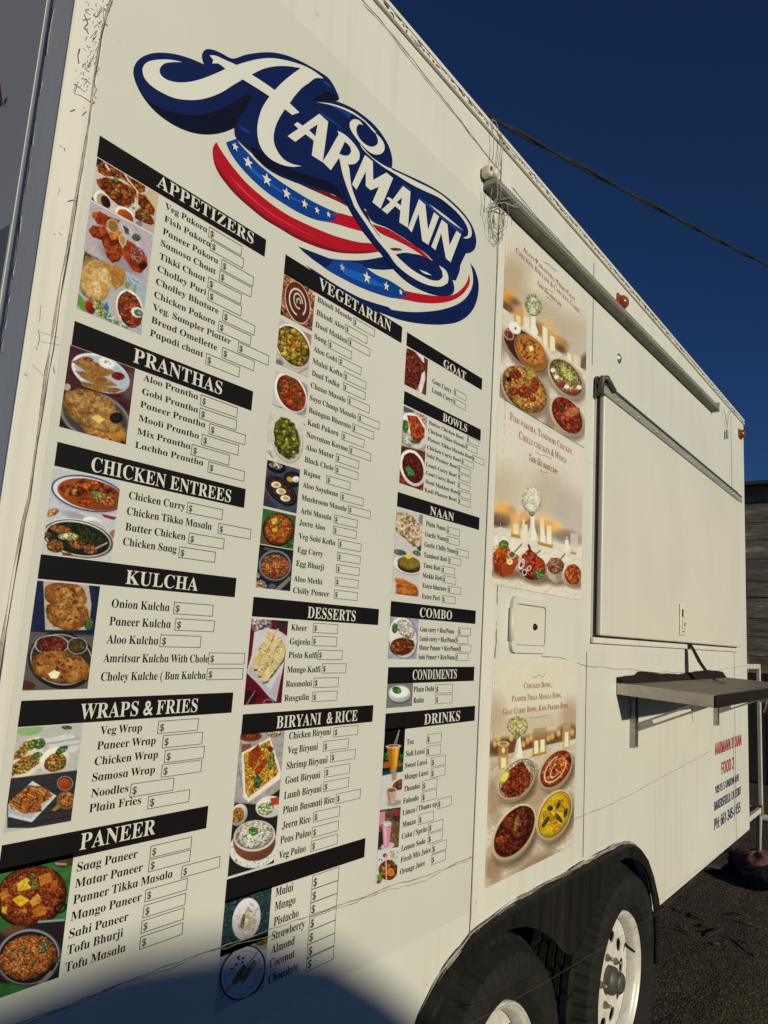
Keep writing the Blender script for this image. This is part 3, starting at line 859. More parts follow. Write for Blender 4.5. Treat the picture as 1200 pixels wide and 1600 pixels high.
b = MB(); b.hexa([(8.85, -5.1, z - .02), (12.2, -5.1, z + .25), (12.2, 4.1, z + .25), (8.85, 4.1, z - .02), (8.85, -5.1, z + .02), (12.2, -5.1, z + .29), (12.2, 4.1, z + .29), (8.85, 4.1, z + .02)])
b.build('roof', mat('shed_roofing', (.07, .065, .06), .8, var=.3, scale=5), SH)

# twisted overhead cable
b = MB()
A0, A1 = Vector((1.89, .29, 3.11)), Vector((4.42, -.14, 3.615))
d = (A1 - A0)
for ph in (0, math.pi):
    pts = []
    for i in range(420):
        t = -1.1 + 4.6 * i / 419
        p = A0 + d * t
        p.z += .030 * (t * t - t) * .9
        a = t * 2 * math.pi * 3.2 + .7 * math.sin(t * 9) + ph
        pts.append(p + Vector((.0, math.cos(a), math.sin(a))) * .0046)
    b.tube(pts, .0049, 8)
tag(b.build('overhead_cable', mat('cable_sheath', (.018, .017, .016), .5, var=.3, scale=20)), 'black twisted power cable strung through the blue sky above the trailer roof', 'cable')

# pale cord stretched low past the wheels
b = MB()
cp = [(4.30, -.012, .462), (3.50, -.045, .478), (2.76, -.085, .494), (2.1, -.12, .585), (1.50, -.15, .683), (1.20, -.17, .74)]
cp = [Vector(p) for p in cp]
def onY(x, y, off): q = W(x, y, off); return Vector((q[0], -off, q[1]))
px = [(1168, 1306, .010), (1096, 1364, .030), (1033, 1424, .055), (940, 1482, .066), (858, 1531, .072), (808, 1560, .075), (730, 1603, .080), (640, 1652, .085)]
b.tube([onY(*q) for q in px], .00045, 5)
tag(b.build('pale_cord', M['string']), 'thin pale cord stretched low past both wheels to the trailer rear', 'cord')

# rubbish on the ground under the rear end
def blob(name, c, s, mtl, seed, label, cat, flat=.75, n=22):
    rnd = random.Random(seed); ph = [rnd.uniform(0, 6.28) for _ in range(8)]
    vs, fs = [], []
    for i in range(n):
        for j in range(n * 2):
            th = math.pi * i / (n - 1); fi = 2 * math.pi * j / (n * 2)
            r = 1 + .10 * math.sin(3*fi + ph[0] + 2*th) + .08 * math.sin(5*fi + ph[1]) * math.sin(4*th + ph[2]) + .05 * math.sin(11*fi + ph[3]) * math.sin(9*th + ph[4]) + .03 * math.sin(19*fi + 13*th + ph[5])
            zz = math.cos(th)
            vs.append((c[0] + s[0]*r*math.sin(th)*math.cos(fi), c[1] + s[1]*r*math.sin(th)*math.sin(fi), max(.004, s[2] * (zz * r * .9 + flat))))
    m_ = n * 2
    for i in range(n - 1):
        for j in range(m_): fs.append((i*m_+j, (i+1)*m_+j, (i+1)*m_+(j+1) % m_, i*m_+(j+1) % m_))
    return tag(MB().add(vs, fs, 0, True).build(name, mtl), label, cat)
M['bag'] = mat('black_bag_plastic', (.010, .0098, .0095), .3, spec=.3, var=.3, scale=12, bump=.5, bscale=18)
blob('rubbish_bag', (5.28, .06, 0), (.24, .16, .055), M['bag'], 1, 'shiny black rubbish bag lying on the asphalt in front of the maroon cloth', 'bag')
blob('folded_tarpaulin', (5.45, .55, 0), (.35, .26, .06), mat('dull_tarp', (.012, .011, .011), .7, bump=.4, bscale=14), 2, 'dull black tarpaulin heaped under the trailer tail', 'tarpaulin')
blob('maroon_cloth', (5.50, .17, 0), (.24, .15, .07), mat('maroon_cloth', (.17, .066, .052), .95, var=.45, scale=22, bump=.5, bscale=60), 3, 'crumpled maroon cloth heaped at the foot of the white rack', 'cloth')
b = MB(); b.tube([(7.0, -1.2, .03), (7.1, .9, .03), (7.2, 2.4, .035)], .03, 10)
tag(b.build('metal_pipe', M['white_metal']), 'pale metal pipe lying on the ground in front of the shed', 'pipe')

# dry twigs and leaves on the asphalt
rnd = random.Random(12)
def ground_px(x, y):
    d0, d1 = (x - 600) / FPX, (y - 800) / FPX
    dx, dy, dz = (ROT[0][i] * d0 + ROT[1][i] * d1 + ROT[2][i] for i in range(3))
    t = -CAM_H / dz
    return dx * t, dy * t - CAM_D
M['twig'] = mat('dry_twig', (.055, .040, .026), .9, var=.5, scale=50)
M['leaf'] = mat('dry_leaf', (.15, .085, .03), .8, var=.5, scale=40)
tw = [((1080, 1432), (1095, 1440), (1112, 1448)), ((1090, 1450), (1110, 1452), (1134, 1460)), ((1140, 1427), (1160, 1434), (1175, 1440)), ((1060, 1456), (1078, 1460), (1085, 1466)),
      ((1150, 1470), (1166, 1478), (1176, 1492)), ((1100, 1440), (1092, 1436), (1085, 1428)), ((1128, 1452), (1118, 1462), (1105, 1466)), ((1150, 1440), (1176, 1449), (1190, 1452)), ((1055, 1420), (1066, 1424), (1070, 1430))]
for k, pts in enumerate(tw):
    w = []
    for i, q in enumerate(pts):
        gx, gy = ground_px(*q); w.append((gx, gy, .006 + .008 * (i == 1)))
    b = MB(); b.tube(w, [.002, .0035, .0015], 5)
    mid = Vector(w[1]); e = mid + Vector((rnd.uniform(-.06, .06), rnd.uniform(-.06, .06), .012)); b.tube([mid, e], [.003, .0015], 5)
    tag(b.build('dry_twig', M['twig']), 'short dark dry twig lying on the asphalt behind the rear wheel', 'twig', 'dry twigs scattered on the asphalt')
for k, (x, y) in enumerate(((1184, 1495), (1070, 1453), (1120, 1478))):
    gx, gy = ground_px(x, y); a = rnd.uniform(0, 6)
    pts = []
    for i in range(10):
        t = 2 * math.pi * i / 10; r = .010 * (1 + .25 * math.cos(2*t)) ; pts.append((gx + r * math.cos(t + a) * 1.4, gy + r * .7 * math.sin(t + a), .008 + .006 * math.cos(3 * t)))
    b = MB(); b.add(pts + [(gx, gy, .005)], [(i, (i + 1) % 10, 10) for i in range(10)])
    tag(b.build('dry_leaf', M['leaf']), 'curled tan dry leaf lying on the asphalt behind the rear wheel', 'leaf', 'dry leaves scattered on the asphalt')

# added unseen van, its roof line shaped to shade the foot of the menu
VAN = empty('shadow_van', (-1.0, -5.95, 0), 'unseen silver van added across the lot to cast the shadow on the menu', 'van')
Y0, Y1 = -5.0, -6.9
prof = [(-4.2, .35), (-4.25, 1.0), (-4.2, 1.9), (-4.05, 2.18), (-3.2, 2.23), (-.75, 2.215), (-.22, 2.232), (-.08, 2.23), (.15, 2.185), (.34, 2.11), (.49, 2.01), (.62, 1.91), (.95, 1.55), (1.22, 1.24), (1.7, 1.08), (1.95, .95), (2.02, .7), (2.0, .35)]
b = MB(); n = len(prof)
vs = [(u, Y0, z) for u, z in prof] + [(u, Y1, z) for u, z in prof]
b.add(vs, [(i, n + i, n + (i+1) % n, (i+1) % n) for i in range(n)])
b.plate(prof, Y0, None); 
b.add([(u, Y1, z) for u, z in prof], [tuple(reversed(range(n)))])
M['silver'] = mat('silver_paint', (.45, .46, .47), .3, .4)
M['glass'] = mat('dark_glass', (.02, .023, .026), .08, .0)
b.build('body', M['silver'], VAN, recalc=True)
for yy, yo in ((Y0 + .004, Y0), (Y1 - .004, Y1)):
    b = MB(); q = [(-.3, 1.35), (.92, 1.35), (.45, 1.85), (-.3, 1.9)]
    b.add([(u, yy, z) for u, z in q], [(0, 1, 2, 3) if yy < -6 else (3, 2, 1, 0)]); b.build('window', M['glass'], VAN)
b = MB(); b.add([(.66, Y0 - .1, 1.87), (1.20, Y0 - .1, 1.28), (1.20, Y1 + .1, 1.28), (.66, Y1 + .1, 1.87)], [(0, 1, 2, 3)]); wsn = b.build('windscreen', M['glass'], VAN); wsn.location.x += .012; wsn.location.z += .012
for cu in (-3.2, 1.15):
    for yy in (Y0, Y1 + .2):
        b = MB(); b.lathe([(.2, -.03), (.32, -.03), (.345, 0), (.345, .17), (.32, .2), (.2, .2)], (cu, yy - .0, .345), 36); wv = b.build('wheel', M['tyre'], VAN)
        b = MB(); b.lathe([(0, -.02), (.19, -.025), (.205, 0), (.205, .1)], (cu, yy, .345), 30); b.build('rim', M['alu'], wv)
for yy in (Y0 - .28, Y1 + .28):
    b = MB(); b.box((1.93, yy - .14, .72), (2.03, yy + .14, .9)); b.build('headlight', M['cream'], VAN, bevel=.03)

VAN.location.x -= 5.0 * (math.tan(SUN_AZ) - math.tan(RAD(8.0)))
# ================================================================== printed lettering
class Glyphs:
    """outlines of single letters, cut once from the built-in typeface, cap height 1"""
    def __init__(s):
        s.c = {}
        s.cap = {}
    def code(s, ch, style):
        o = ord(ch)
        U = {'serif': 0x1D400, 'infant': 0x1D468, 'script': 0x1D468, 'sans': 0x1D5D4, 'italic': 0x1D434}[style]
        D = {'serif': 0x1D7CE, 'infant': 0x1D7CE, 'script': 0x1D7CE, 'sans': 0x1D7EC, 'italic': 0x1D7CE}[style]
        if 'A' <= ch <= 'Z': return chr(U + o - 65)
        if 'a' <= ch <= 'z': return '\u210e' if (style == 'italic' and ch == 'h') else chr(U + 26 + o - 97)
        if '0' <= ch <= '9': return chr(D + o - 48)
        return ch
    def mesh(s, txt, fat=0.0):
        cu = bpy.data.curves.new('glyph', 'FONT'); cu.body = txt; cu.resolution_u = 3; cu.offset = fat
        o = bpy.data.objects.new('glyph', cu); COL.objects.link(o)
        dg = bpy.context.evaluated_depsgraph_get()
        me = o.evaluated_get(dg).to_mesh()
        v = np.zeros(len(me.vertices) * 3); me.vertices.foreach_get('co', v)
        f = [tuple(p.vertices) for p in me.polygons]
        o.evaluated_get(dg).to_mesh_clear()
        bpy.data.objects.remove(o); bpy.data.curves.remove(cu)
        return v.reshape(-1, 3)[:, :2], f
    def get(s, ch, style):
        key = (ch, style)
        if key in s.c: return s.c[key]
        if style not in s.cap:
            v, _ = s.mesh(s.code('E', style)); s.cap[style] = v[:, 1].max() - v[:, 1].min()
        k = 1.0 / s.cap[style]
        if ch == ' ':
            s.c[key] = (np.zeros((0, 2)), [], .36); return s.c[key]
        g = s.code('d' if (ch == 'a' and style == 'serif') else ch, style)
        if ch == '$': style = 'dollar'
        fat = {'sans': .0, 'script': .006, 'italic': .004}.get(style, .0)
        if ch in '$': fat = .010
        if ch in '&+/' : fat = .012
        v, f = s.mesh(g, fat); v2, _ = s.mesh(g + g)
        adv = (v2[:, 0].max() - v2[:, 0].min()) - (v[:, 0].max() - v[:, 0].min()) if len(v) else .3
        v = v.copy()
        if ch == 'a' and style == 'serif':              # one-storey a: a d without its ascender
            xh = s.mesh(s.code('x', 'serif'))[0][:, 1].max()
            v[:, 1] = np.minimum(v[:, 1], xh * 1.02)
        s.c[key] = (v * k, f, adv * k)
        return s.c[key]
    def line(s, text, style, caps=0.0, track=0.0):
        """-> verts (n, 2) with cap height 1, faces; small capitals of size `caps` for the lower case"""
        vs, fs, x, n = [], [], 0.0, 0
        for ch in text:
            sc = 1.0
            if caps and 'a' <= ch <= 'z': ch = ch.upper(); sc = caps
            v, f, a = s.get(ch, style)
            if len(v):
                w = v * sc; w = w + np.array([x, 0.0]); vs.append(w)
                fs += [tuple(n + i for i in q) for q in f]; n += len(v)
            x += a * sc + track
        return np.concatenate(vs), fs
GL = Glyphs()

class Print:
    """flat ink on the wall, all pieces of one colour in one mesh"""
    def __init__(s, off): s.mb = MB(); s.off = off
    def text(s, text, u0, u1, zb, cap, style='serif', caps=0.0, track=0.0):
        v, f = GL.line(text, style, caps, track)
        x0, x1 = v[:, 0].min(), v[:, 0].max()
        k = (u1 - u0) / (x1 - x0)
        s.mb.add([(u0 + (a - x0) * k, -s.off, zb + b * cap) for a, b in v], f)
        return s
    def rect(s, u0, z0, u1, z1):
        s.mb.add([(u0, -s.off, z0), (u1, -s.off, z0), (u1, -s.off, z1), (u0, -s.off, z1)], [(0, 1, 2, 3)]); return s
    def frame(s, u0, z0, u1, z1, w):
        s.rect(u0, z0, u1, z0 + w); s.rect(u0, z1 - w, u1, z1); s.rect(u0, z0 + w, u0 + w, z1 - w); s.rect(u1 - w, z0 + w, u1, z1 - w); return s
    def build(s, name, mtl, parent): return s.mb.build(name, mtl, parent)

# heading bar: (zoom, left, top, right, bottom), heading (text, x0, baseline, x1), letter height, price box (x, y of its lower right corner for row i), rows
MENU = [
 ('Z2', (218, 40, 1076, 672), ('APPETIZERS', 512, 303, 1015), 33, (0, 955, 668),
  [('Veg Pakora', 557, 419, 776, 788, 513), ('Fish Pakora', 553, 485, 793, 797, 582), ('Paneer Pakora', 545, 550, 833, 853, 682), ('Samosa Chaat', 535, 612, 820, 843, 740),
   ('Tikki Chaat', 527, 680, 766, 784, 775), ('Cholley Puri', 517, 745, 770, 785, 840), ('Cholley Bhature', 509, 812, 835, 860, 948), ('Chicken Pakora', 500, 880, 817, 838, 1003),
   ('Veg. Sampler Platter', 492, 945, 900, 940, 1113), ('Bread Omellette', 485, 1012, 828, 857, 1140), ('Papadi chaat', 478, 1080, 755, 773, 1172)]),
 ('Z3', (182, 5, 1077, 460), ('PRANTHAS', 476, 213, 925), 32, (0, 1004, 497),
  [('Aloo Prantha', 528, 305, 806, 822, 377), ('Gobi Prantha', 522, 375, 806, 817, 443), ('Paneer Prantha', 513, 440, 843, 866, 523), ('Mooli Prantha', 505, 510, 811, 828, 577),
   ('Mix Prantha', 497, 578, 767, 776, 628), ('Lachha Prantha', 487, 646, 833, 860, 716)]),
 ('Z3', (95, 617, 1040, 953), ('CHICKEN ENTREES', 262, 765, 970), 39, (3, 892, 1230),
  [('Chicken Curry', 455, 905, 740, 754, 922), ('Chicken Tikka Masala', 445, 985, 875, 911, 1028), ('Butter Chicken', 437, 1065, 742, 762, 1077), ('Chicken Saag', 425, 1140, 697, 713, 1147)]),
 ('Z4', (137, 50, 1093, 263), ('KULCHA', 552, 196, 908), 42, (0, 983, 358),
  [('Onion Kulcha', 484, 312, 770, 795, 285), ('Paneer Kulcha', 473, 400, 776, 802, 366), ('Aloo Kulcha', 460, 490, 715, 728, 446), ('Amritsar Kulcha With Chole', 443, 583, 962, 967, 535),
   ('Choley Kulche ( Bun Kulcha', 431, 675, 948, 958, 613)]),
 ('Z4', (40, 773, 1077, 832), ('WRAPS & FRIES', 326, 864, 906), 40, (5, 867, 1272),
  [('Veg Wrap', 428, 940, 634, 717, 873), ('Paneer Wrap', 412, 1015, 702, 740, 944), ('Chicken Wrap', 400, 1092, 713, 750, 1017), ('Samosa Wrap', 388, 1172, 698, 735, 1088),
   ('Noodles', 383, 1250, 567, 581, 1183), ('Plain Fries', 373, 1325, 630, 668, 1243)]),
 ('Z5', (8, 402, 1072, 313), ('PANEER', 410, 427, 803), 45, (0, 993, 418),
  [('Saag Paneer', 397, 540, 713, 783, 405), ('Matar Paneer', 387, 625, 740, 775, 477), ('Panner Tikka Masala', 377, 710, 895, 946, 510), ('Mango Paneer', 365, 797, 733, 757, 633),
   ('Sahi Paneer', 355, 888, 665, 747, 715), ('Tofu Bhurji', 345, 973, 637, 737, 795), ('Tofu Masala', 335, 1063, 650, 730, 878)]),
 ('Z6', (303, 35, 1138, 675), ('VEGETARIAN', 540, 282, 1060), 38, (0, 943, 632),
  [('Bhindi Masala', 533, 375, 780, 792, 487), ('Bhindi Aloo', 526, 468, 725, 735, 537), ('Daal Makhni', 518, 555, 748, 757, 632), ('Saag', 510, 640, 597, 612, 648), ('Aloo Gobi', 504, 730, 673, 688, 768),
   ('Malai Kofta', 498, 818, 712, 725, 877), ('Daal Tadka', 492, 905, 690, 720, 955), ('Chana Masala', 484, 993, 735, 752, 1055), ('Soya Chaap Masala', 476, 1083, 810, 827, 1180),
   ('Baingan Bharata', 470, 1173, 773, 785, 1252), ('Kadi Pakora', 461, 1262, 683, 710, 1310), ('Navratan Korma', 453, 1350, 750, 762, 1413), ('Aloo Matar', 447, 1440, 650, 668, 1468),
   ('Black Chole', 440, 1530, 648, 662, 1552), ('Rajma', 432, 1622, 553, 600, 1625), ('Aloo Soyabean', 425, 1713, 680, 702, 1747), ('Mushroom Masala', 417, 1805, 742, 756, 1843),
   ('Arbi Masala', 410, 1900, 633, 655, 1910), ('Jeera Aloo', 400, 1985, 587, 648, 1990), ('Veg Sahi Kofta', 397, 2083, 660, 685, 2088), ('Egg Curry', 387, 2182, 572, 678, 2180),
   ('Egg Bhurji', 377, 2280, 580, 670, 2267), ('Aloo Methi', 360, 2390, 567, 662, 2360), ('Chilly Paneer', 356, 2475, 617, 655, 2452)]),
 ('Z8', (124, 78, 800, 232), ('DESSERTS', 415, 192, 675), 33, (0, 580, 280),
  [('Kheer', 328, 260, 413, 449, 219), ('Gajrela', 320, 336, 430, 443, 290), ('Pista Kulfi', 313, 410, 470, 475, 366), ('Mango Kulfi', 305, 490, 486, 497, 440), ('Rasmalai', 298, 568, 440, 452, 518),
   ('Rasgulla', 290, 645, 424, 444, 594)]),
 ('Z8', (66, 716, 769, 757), ('BIRYANI  & RICE', 245, 793, 685), 38, (0, 690, 826),
  [('Chicken Biryani', 316, 852, 543, 560, 787), ('Veg Biryani', 308, 931, 472, 504, 863), ('Shrimp Biryani', 302, 1015, 525, 543, 923), ('Goat Biryani', 295, 1095, 485, 511, 1005),
   ('Lamb Biryani', 288, 1177, 492, 505, 1083), ('Plain Basmati Rice', 282, 1257, 563, 573, 1148), ('Jeera Rice', 278, 1340, 432, 450, 1247), ('Peas Pulao', 268, 1420, 434, 443, 1330), ('Veg Pulao', 260, 1503, 406, 437, 1405)]),
 ('K1', (107, 297, 785, 187), None, 41, (6, 632, 690),
  [('Malai', 346, 382, 433, 530, 278), ('Mango', 342, 452, 444, 525, 345), ('Pistacho', 337, 527, 460, 520, 412), ('Strawberry', 328, 598, 490, 515, 482), ('Almond', 325, 665, 440, 510, 550),
   ('Coconut', 316, 735, 440, 506, 618), ('Chocolate', 310, 813, 457, 502, 682)]),
 ('G2', (184, 47, 786, 515), ('GOAT', 475, 325, 655), 38, (0, 660, 606), [('Goat Curry', 388, 455, 540, 563, 500), ('Lamb Curry', 384, 528, 550, 557, 575)]),
 ('G2', (162, 520, 775, 925), ('BOWLS', 470, 760, 665), 30, (8, 693, 1463),
  [('Butter Chicken Bowl', 360, 787, 638, 668, 880), ('Chicken Tikka Masala', 354, 850, 650, 657, 940), ('Paneer Tikka Masala Bowl', 350, 918, 708, 712, 1035), ('Chicken Curry Bowl', 344, 985, 615, 624, 1060),
   ('Sahi Panner Bowl', 340, 1050, 590, 599, 1120), ('Lamb Curry Bowl', 336, 1125, 582, 597, 1180), ('Goat Curry Bowl', 333, 1193, 568, 594, 1250), ('Daal Makhni Bowl', 330, 1262, 597, 600, 1318), ('Kadi Pkaora Bowl', 325, 1330, 582, 597, 1380)]),
 ('N3', (138, 38, 702, 303), ('NAAN', 360, 195, 525), 33, (0, 566, 350),
  [('Plain Naan', 333, 272, 468, 479, 277), ('Garlic Naan', 327, 345, 472, 477, 343), ('Garlic Chilly Naan', 322, 417, 538, 543, 430), ('Tandoori Roti', 318, 490, 478, 490, 486),
   ('Tawa Roti', 315, 563, 432, 444, 550), ('Makki Roti', 310, 632, 445, 452, 617), ('Extra bhatura', 308, 703, 475, 487, 690), ('Extra Puri', 304, 777, 430, 448, 755)]),
 ('N3', (91, 795, 676, 955), ('COMBO', 288, 905, 512), 34, (0, 642, 1038),
  [('Goat curry + Rice/Naan', 292, 1007, 528, 558, 980), ('Lamb curry + Rice/Naan', 288, 1072, 535, 540, 1037), ('Matar Panner + Rice/Naan', 285, 1135, 558, 562, 1097), ('Sahi Paneer + Rice/Naan', 280, 1200, 533, 540, 1157)]),
 ('N3', (72, 1255, 666, 1350), ('CONDIMENTS', 238, 1342, 545), 38, (0, 517, 1432), [('Plain Dahi', 247, 1428, 390, 401, 1375), ('Raita', 245, 1505, 318, 399, 1448)]),
 ('D4', (166, 128, 882, 186), ('DRINKS', 473, 217, 762), 43, (0, 613, 358),
  [('Tea', 335, 380, 390, 500, 296), ('Salt Lassi', 328, 475, 478, 495, 395), ('Sweet Lassi', 320, 570, 498, 535, 482), ('Mango Lassi', 314, 663, 508, 532, 570), ('Thandai', 311, 760, 440, 463, 672),
   ('Falooda', 305, 857, 430, 458, 763), ('Limca / Thums up', 301, 950, 577, 586, 820), ('Maaza', 300, 1047, 407, 432, 945), ('Coka / Sprite', 295, 1142, 500, 512, 1012),
   ('Lemon Soda', 290, 1240, 485, 508, 1102), ('Fresh Mix Juice', 286, 1332, 528, 542, 1182), ('Orange Juice', 280, 1428, 483, 535, 1270)]),
]
V_OFF = .0006                 # face of the vinyl sheet
SECTIONS = []
def at_u(k, x, y, zz):
    """u of the point on the height zz whose photo column is that of (k, x): the end of a level line"""
    px_, _ = pz(k, x, y)
    lo, hi = 0.3, 4.5
    for _ in range(40):
        mid = (lo + hi) / 2
        if to_photo(mid, zz)[0] < px_: lo = mid
        else: hi = mid
    return (lo + hi) / 2
for k, bar, head, hgt, bref, rows in MENU:
    s = ZOOM[k][2]
    u0, z1 = wz(k, bar[0], bar[1]); u1, z0 = wz(k, bar[2], bar[3])
    o = bpy.data.objects.new('menu_section', None); COL.objects.link(o); o.location = (u0, -V_OFF, z0); o.empty_display_size = .05
    adopt(o, TR)
    o['label'] = 'menu section under the black bar reading ' + ' '.join(head[0].split()) if head else 'menu section under the blank black bar'
    p = Print(V_OFF + .0004); p.rect(u0, z0, u1, z1); hb = p.build('header_bar', M['ink'], o)
    if head:
        t, x0, yb, x1 = head
        hu0, hz = wz(k, x0, yb)
        p = Print(V_OFF + .0008); p.text(t, hu0, at_u(k, x1, 0, hz), hz, (z1 - z0) * .62, track=.03); p.build('heading_lettering', M['letter_white'], o)
    cap = wz(k, rows[0][1], rows[0][2] - hgt)[1] - wz(k, rows[0][1], rows[0][2])[1]
    i0 = bref[0]; bu0, bz1 = wz(k, rows[i0][4], rows[i0][5]); bu1, bz0 = wz(k, bref[1], bref[2])
    bw, bh = bu1 - bu0, bz1 - bz0
    it = Print(V_OFF + .0004); bx = Print(V_OFF + .0005)
    for (t, x0, yb, x1, bxx, byy) in rows:
        tu0, tz = wz(k, x0, yb)
        it.text(t, tu0, at_u(k, x1, 0, tz), tz, cap)
        a, c = wz(k, bxx, byy)
        bx.frame(a, c - bh, a + bw, c, .0009)
        bx.text('$', a + bw * .05, a + bw * .05 + bh * .40, c - bh * .78, bh * .56, style='sans')
    it.build('item_lettering', M['ink'], o)
    bx.build('price_boxes', M['boxline'], o)
    SECTIONS.append((o, u0, z0, u1, z1))

# ------------------------------------------------------------------ the logo
def smooth_loop(P, n=5, corner=52):
    N = len(P); out = []
    def ang(i):
        a = (P[i][0]-P[i-1][0], P[i][1]-P[i-1][1]); b = (P[(i+1) % N][0]-P[i][0], P[(i+1) % N][1]-P[i][1])
        return abs(math.degrees(math.atan2(a[0]*b[1]-a[1]*b[0], a[0]*b[0]+a[1]*b[1])))
    sharp = [ang(i) > corner for i in range(N)]
    T = []
    for i in range(N):
        a, b = P[i-1], P[(i+1) % N]
        T.append(((b[0]-a[0]) / 2, (b[1]-a[1]) / 2))
    for i in range(N):
        j = (i + 1) % N
        p, q = P[i], P[j]; d = (q[0]-p[0], q[1]-p[1]); L = math.hypot(*d)
        def tan(i_):
            if sharp[i_]: return d
            t = T[i_]; l = math.hypot(*t)
            return (t[0] / l * L, t[1] / l * L) if l > 1e-9 else d
        m0, m1 = tan(i), tan(j)
        for s in range(n):
            t = s / n; h00 = 2*t**3-3*t**2+1; h10 = t**3-2*t**2+t; h01 = -2*t**3+3*t**2; h11 = t**3-t**2
            out.append((h00*p[0]+h10*m0[0]+h01*q[0]+h11*m1[0], h00*p[1]+h10*m0[1]+h01*q[1]+h11*m1[1]))
    return out
def pts(*a):
    o = []
    for k, l in a: o += [pz(k, x, y) for x, y in l]
    return o
LOGO = bpy.data.objects.new('star_striped_logo', None); COL.objects.link(LOGO); LOGO.location = (1.0, -V_OFF, 2.1); adopt(LOGO, TR)
C_ = {'navy': pig(13, 27, 64), 'deep': pig(10, 15, 30), 'blue': pig(14, 56, 116), 'red': pig(166, 18, 27), 'darkred': pig(112, 18, 25), 'hi': pig(22, 56, 108), 'glow': pig(198, 52, 50), 'mid': pig(26, 84, 150), 'grey': pig(150, 158, 165)}
for kk, vv in C_.items(): M['logo_' + kk] = mat('logo_' + kk, vv, .42, spec=.15, var=.18 if kk in ('navy', 'blue') else .07, scale=9)
M['logo_white'] = mat('logo_white', (.70, .69, .645), .38, var=.03, scale=4)
LAYER = [0]
def art(name, ptl, col, sm=True, holes=(), n=5, corner=52, parent=None):
    LAYER[0] += 1
    f = (lambda q: smooth_loop(q, n, corner)) if sm else (lambda q: q)
    mb = MB(); mb.plate([W(*q) for q in f(ptl)], -(V_OFF + .0004 + .00006 * LAYER[0]), None, holes=[[W(*q) for q in f(h)] for h in holes])
    return mb.build(name, M['logo_' + col], parent or LOGO)
# lower flag
art('swoosh', pts(('L5', [(105, 288)]), ('Z6', [(530, 163), (640, 238), (760, 308), (850, 353), (950, 388), (1050, 418)]), ('L5', [(620, 556), (720, 570), (820, 570), (920, 558), (1010, 530), (1070, 490), (1108, 430), (1118, 370), (1110, 310), (1098, 275),
    (1125, 310), (1148, 380), (1150, 450), (1130, 530), (1090, 590), (1030, 630), (960, 645), (880, 648), (780, 640), (680, 620), (600, 592), (520, 562), (440, 525), (300, 440), (190, 362)])), 'navy')
art('swoosh', pts(('L5', [(60, 175), (150, 210), (240, 245), (340, 258), (450, 275), (480, 310), (540, 350), (600, 375), (640, 398), (700, 440), (702, 455), (735, 465), (702, 480), (640, 488), (540, 462), (430, 420), (330, 370), (240, 320), (160, 260), (100, 215)])), 'blue')
art('swoosh', pts(('L5', [(60, 175), (110, 222), (160, 262), (220, 300), (250, 285), (270, 262), (240, 245), (150, 210)])), 'navy')
art('swoosh', pts(('L5', [(340, 258), (450, 258), (575, 238), (640, 312), (560, 316), (470, 302), (440, 280), (390, 268)])), 'navy')
art('red_stripe', pts(('L5', [(700, 442), (760, 455), (840, 468), (920, 475), (1000, 465), (1050, 430), (1082, 385), (1092, 345), (1098, 385), (1080, 430), (1040, 475), (980, 505), (900, 518), (800, 515), (720, 500), (655, 490), (702, 480), (735, 465), (702, 455)])), 'red')
# upper flag
art('red_stripe', pts(('L4', [(70, 55), (52, 90), (50, 130), (60, 190), (90, 260), (140, 330), (210, 410), (300, 490), (400, 570), (500, 630), (600, 690), (700, 735), (800, 770), (900, 792), (1000, 798), (1090, 795), (1165, 785), (1120, 735), (1040, 725), (950, 705), (850, 675), (750, 635),
    (650, 590), (560, 545), (460, 480), (370, 410), (280, 330), (200, 240), (140, 160), (100, 100), (75, 55)])), 'red')
art('star_band', pts(('L4', [(140, 55), (210, 30), (235, 70), (290, 130), (350, 195), (420, 255), (500, 315), (600, 380), (700, 440), (800, 490), (885, 527), (845, 540), (888, 560), (862, 578), (795, 582), (720, 565), (620, 520), (520, 460), (430, 400), (340, 325), (260, 245), (200, 170), (160, 105)])), 'blue')
art('red_stripe', pts(('L4', [(885, 527), (960, 545), (1010, 562), (1060, 652), (960, 625), (880, 600), (795, 582), (862, 578), (888, 560), (845, 540)])), 'red')
art('red_stripe', pts(('L4', [(635, 333), (700, 340), (800, 383), (900, 428), (960, 455), (985, 492), (960, 485), (880, 445), (780, 400), (690, 360)])), 'darkred')
art('red_stripe', pts(('L3', [(160, 595), (270, 640), (400, 728), (340, 712), (250, 660), (175, 630)])), 'darkred')
art('red_stripe', pts(('L5', [(505, 40), (600, 70), (700, 130), (790, 190), (850, 245), (908, 303), (870, 280), (800, 222), (720, 172), (640, 132), (555, 92)])), 'red')
art('red_stripe', pts(('L5', [(610, 188), (640, 184), (672, 188), (690, 198), (640, 200)])), 'darkred')
art('red_stripe', pts(('L4', [(60, 190), (90, 260), (140, 330), (210, 410), (300, 490), (400, 570), (500, 630), (600, 690), (700, 735), (800, 770), (900, 792), (1000, 798), (1090, 795), (1165, 785), (1090, 782), (1000, 783), (900, 774), (800, 750), (700, 714), (600, 668), (500, 608), (400, 548), (300, 466), (210, 384), (140, 300)])), 'darkred')
art('red_stripe', pts(('L4', [(150, 270), (230, 365), (330, 455), (440, 540), (560, 610), (700, 680), (800, 715), (690, 672), (560, 600), (440, 528), (330, 442), (235, 350)])), 'glow')
art('star_band', pts(('L4', [(230, 130), (300, 210), (400, 300), (500, 370), (620, 440), (760, 510), (620, 455), (500, 390), (390, 320), (290, 235)])), 'mid')
art('swoosh', pts(('L5', [(300, 300), (420, 330), (520, 380), (600, 425), (520, 415), (420, 385), (340, 345)])), 'mid')
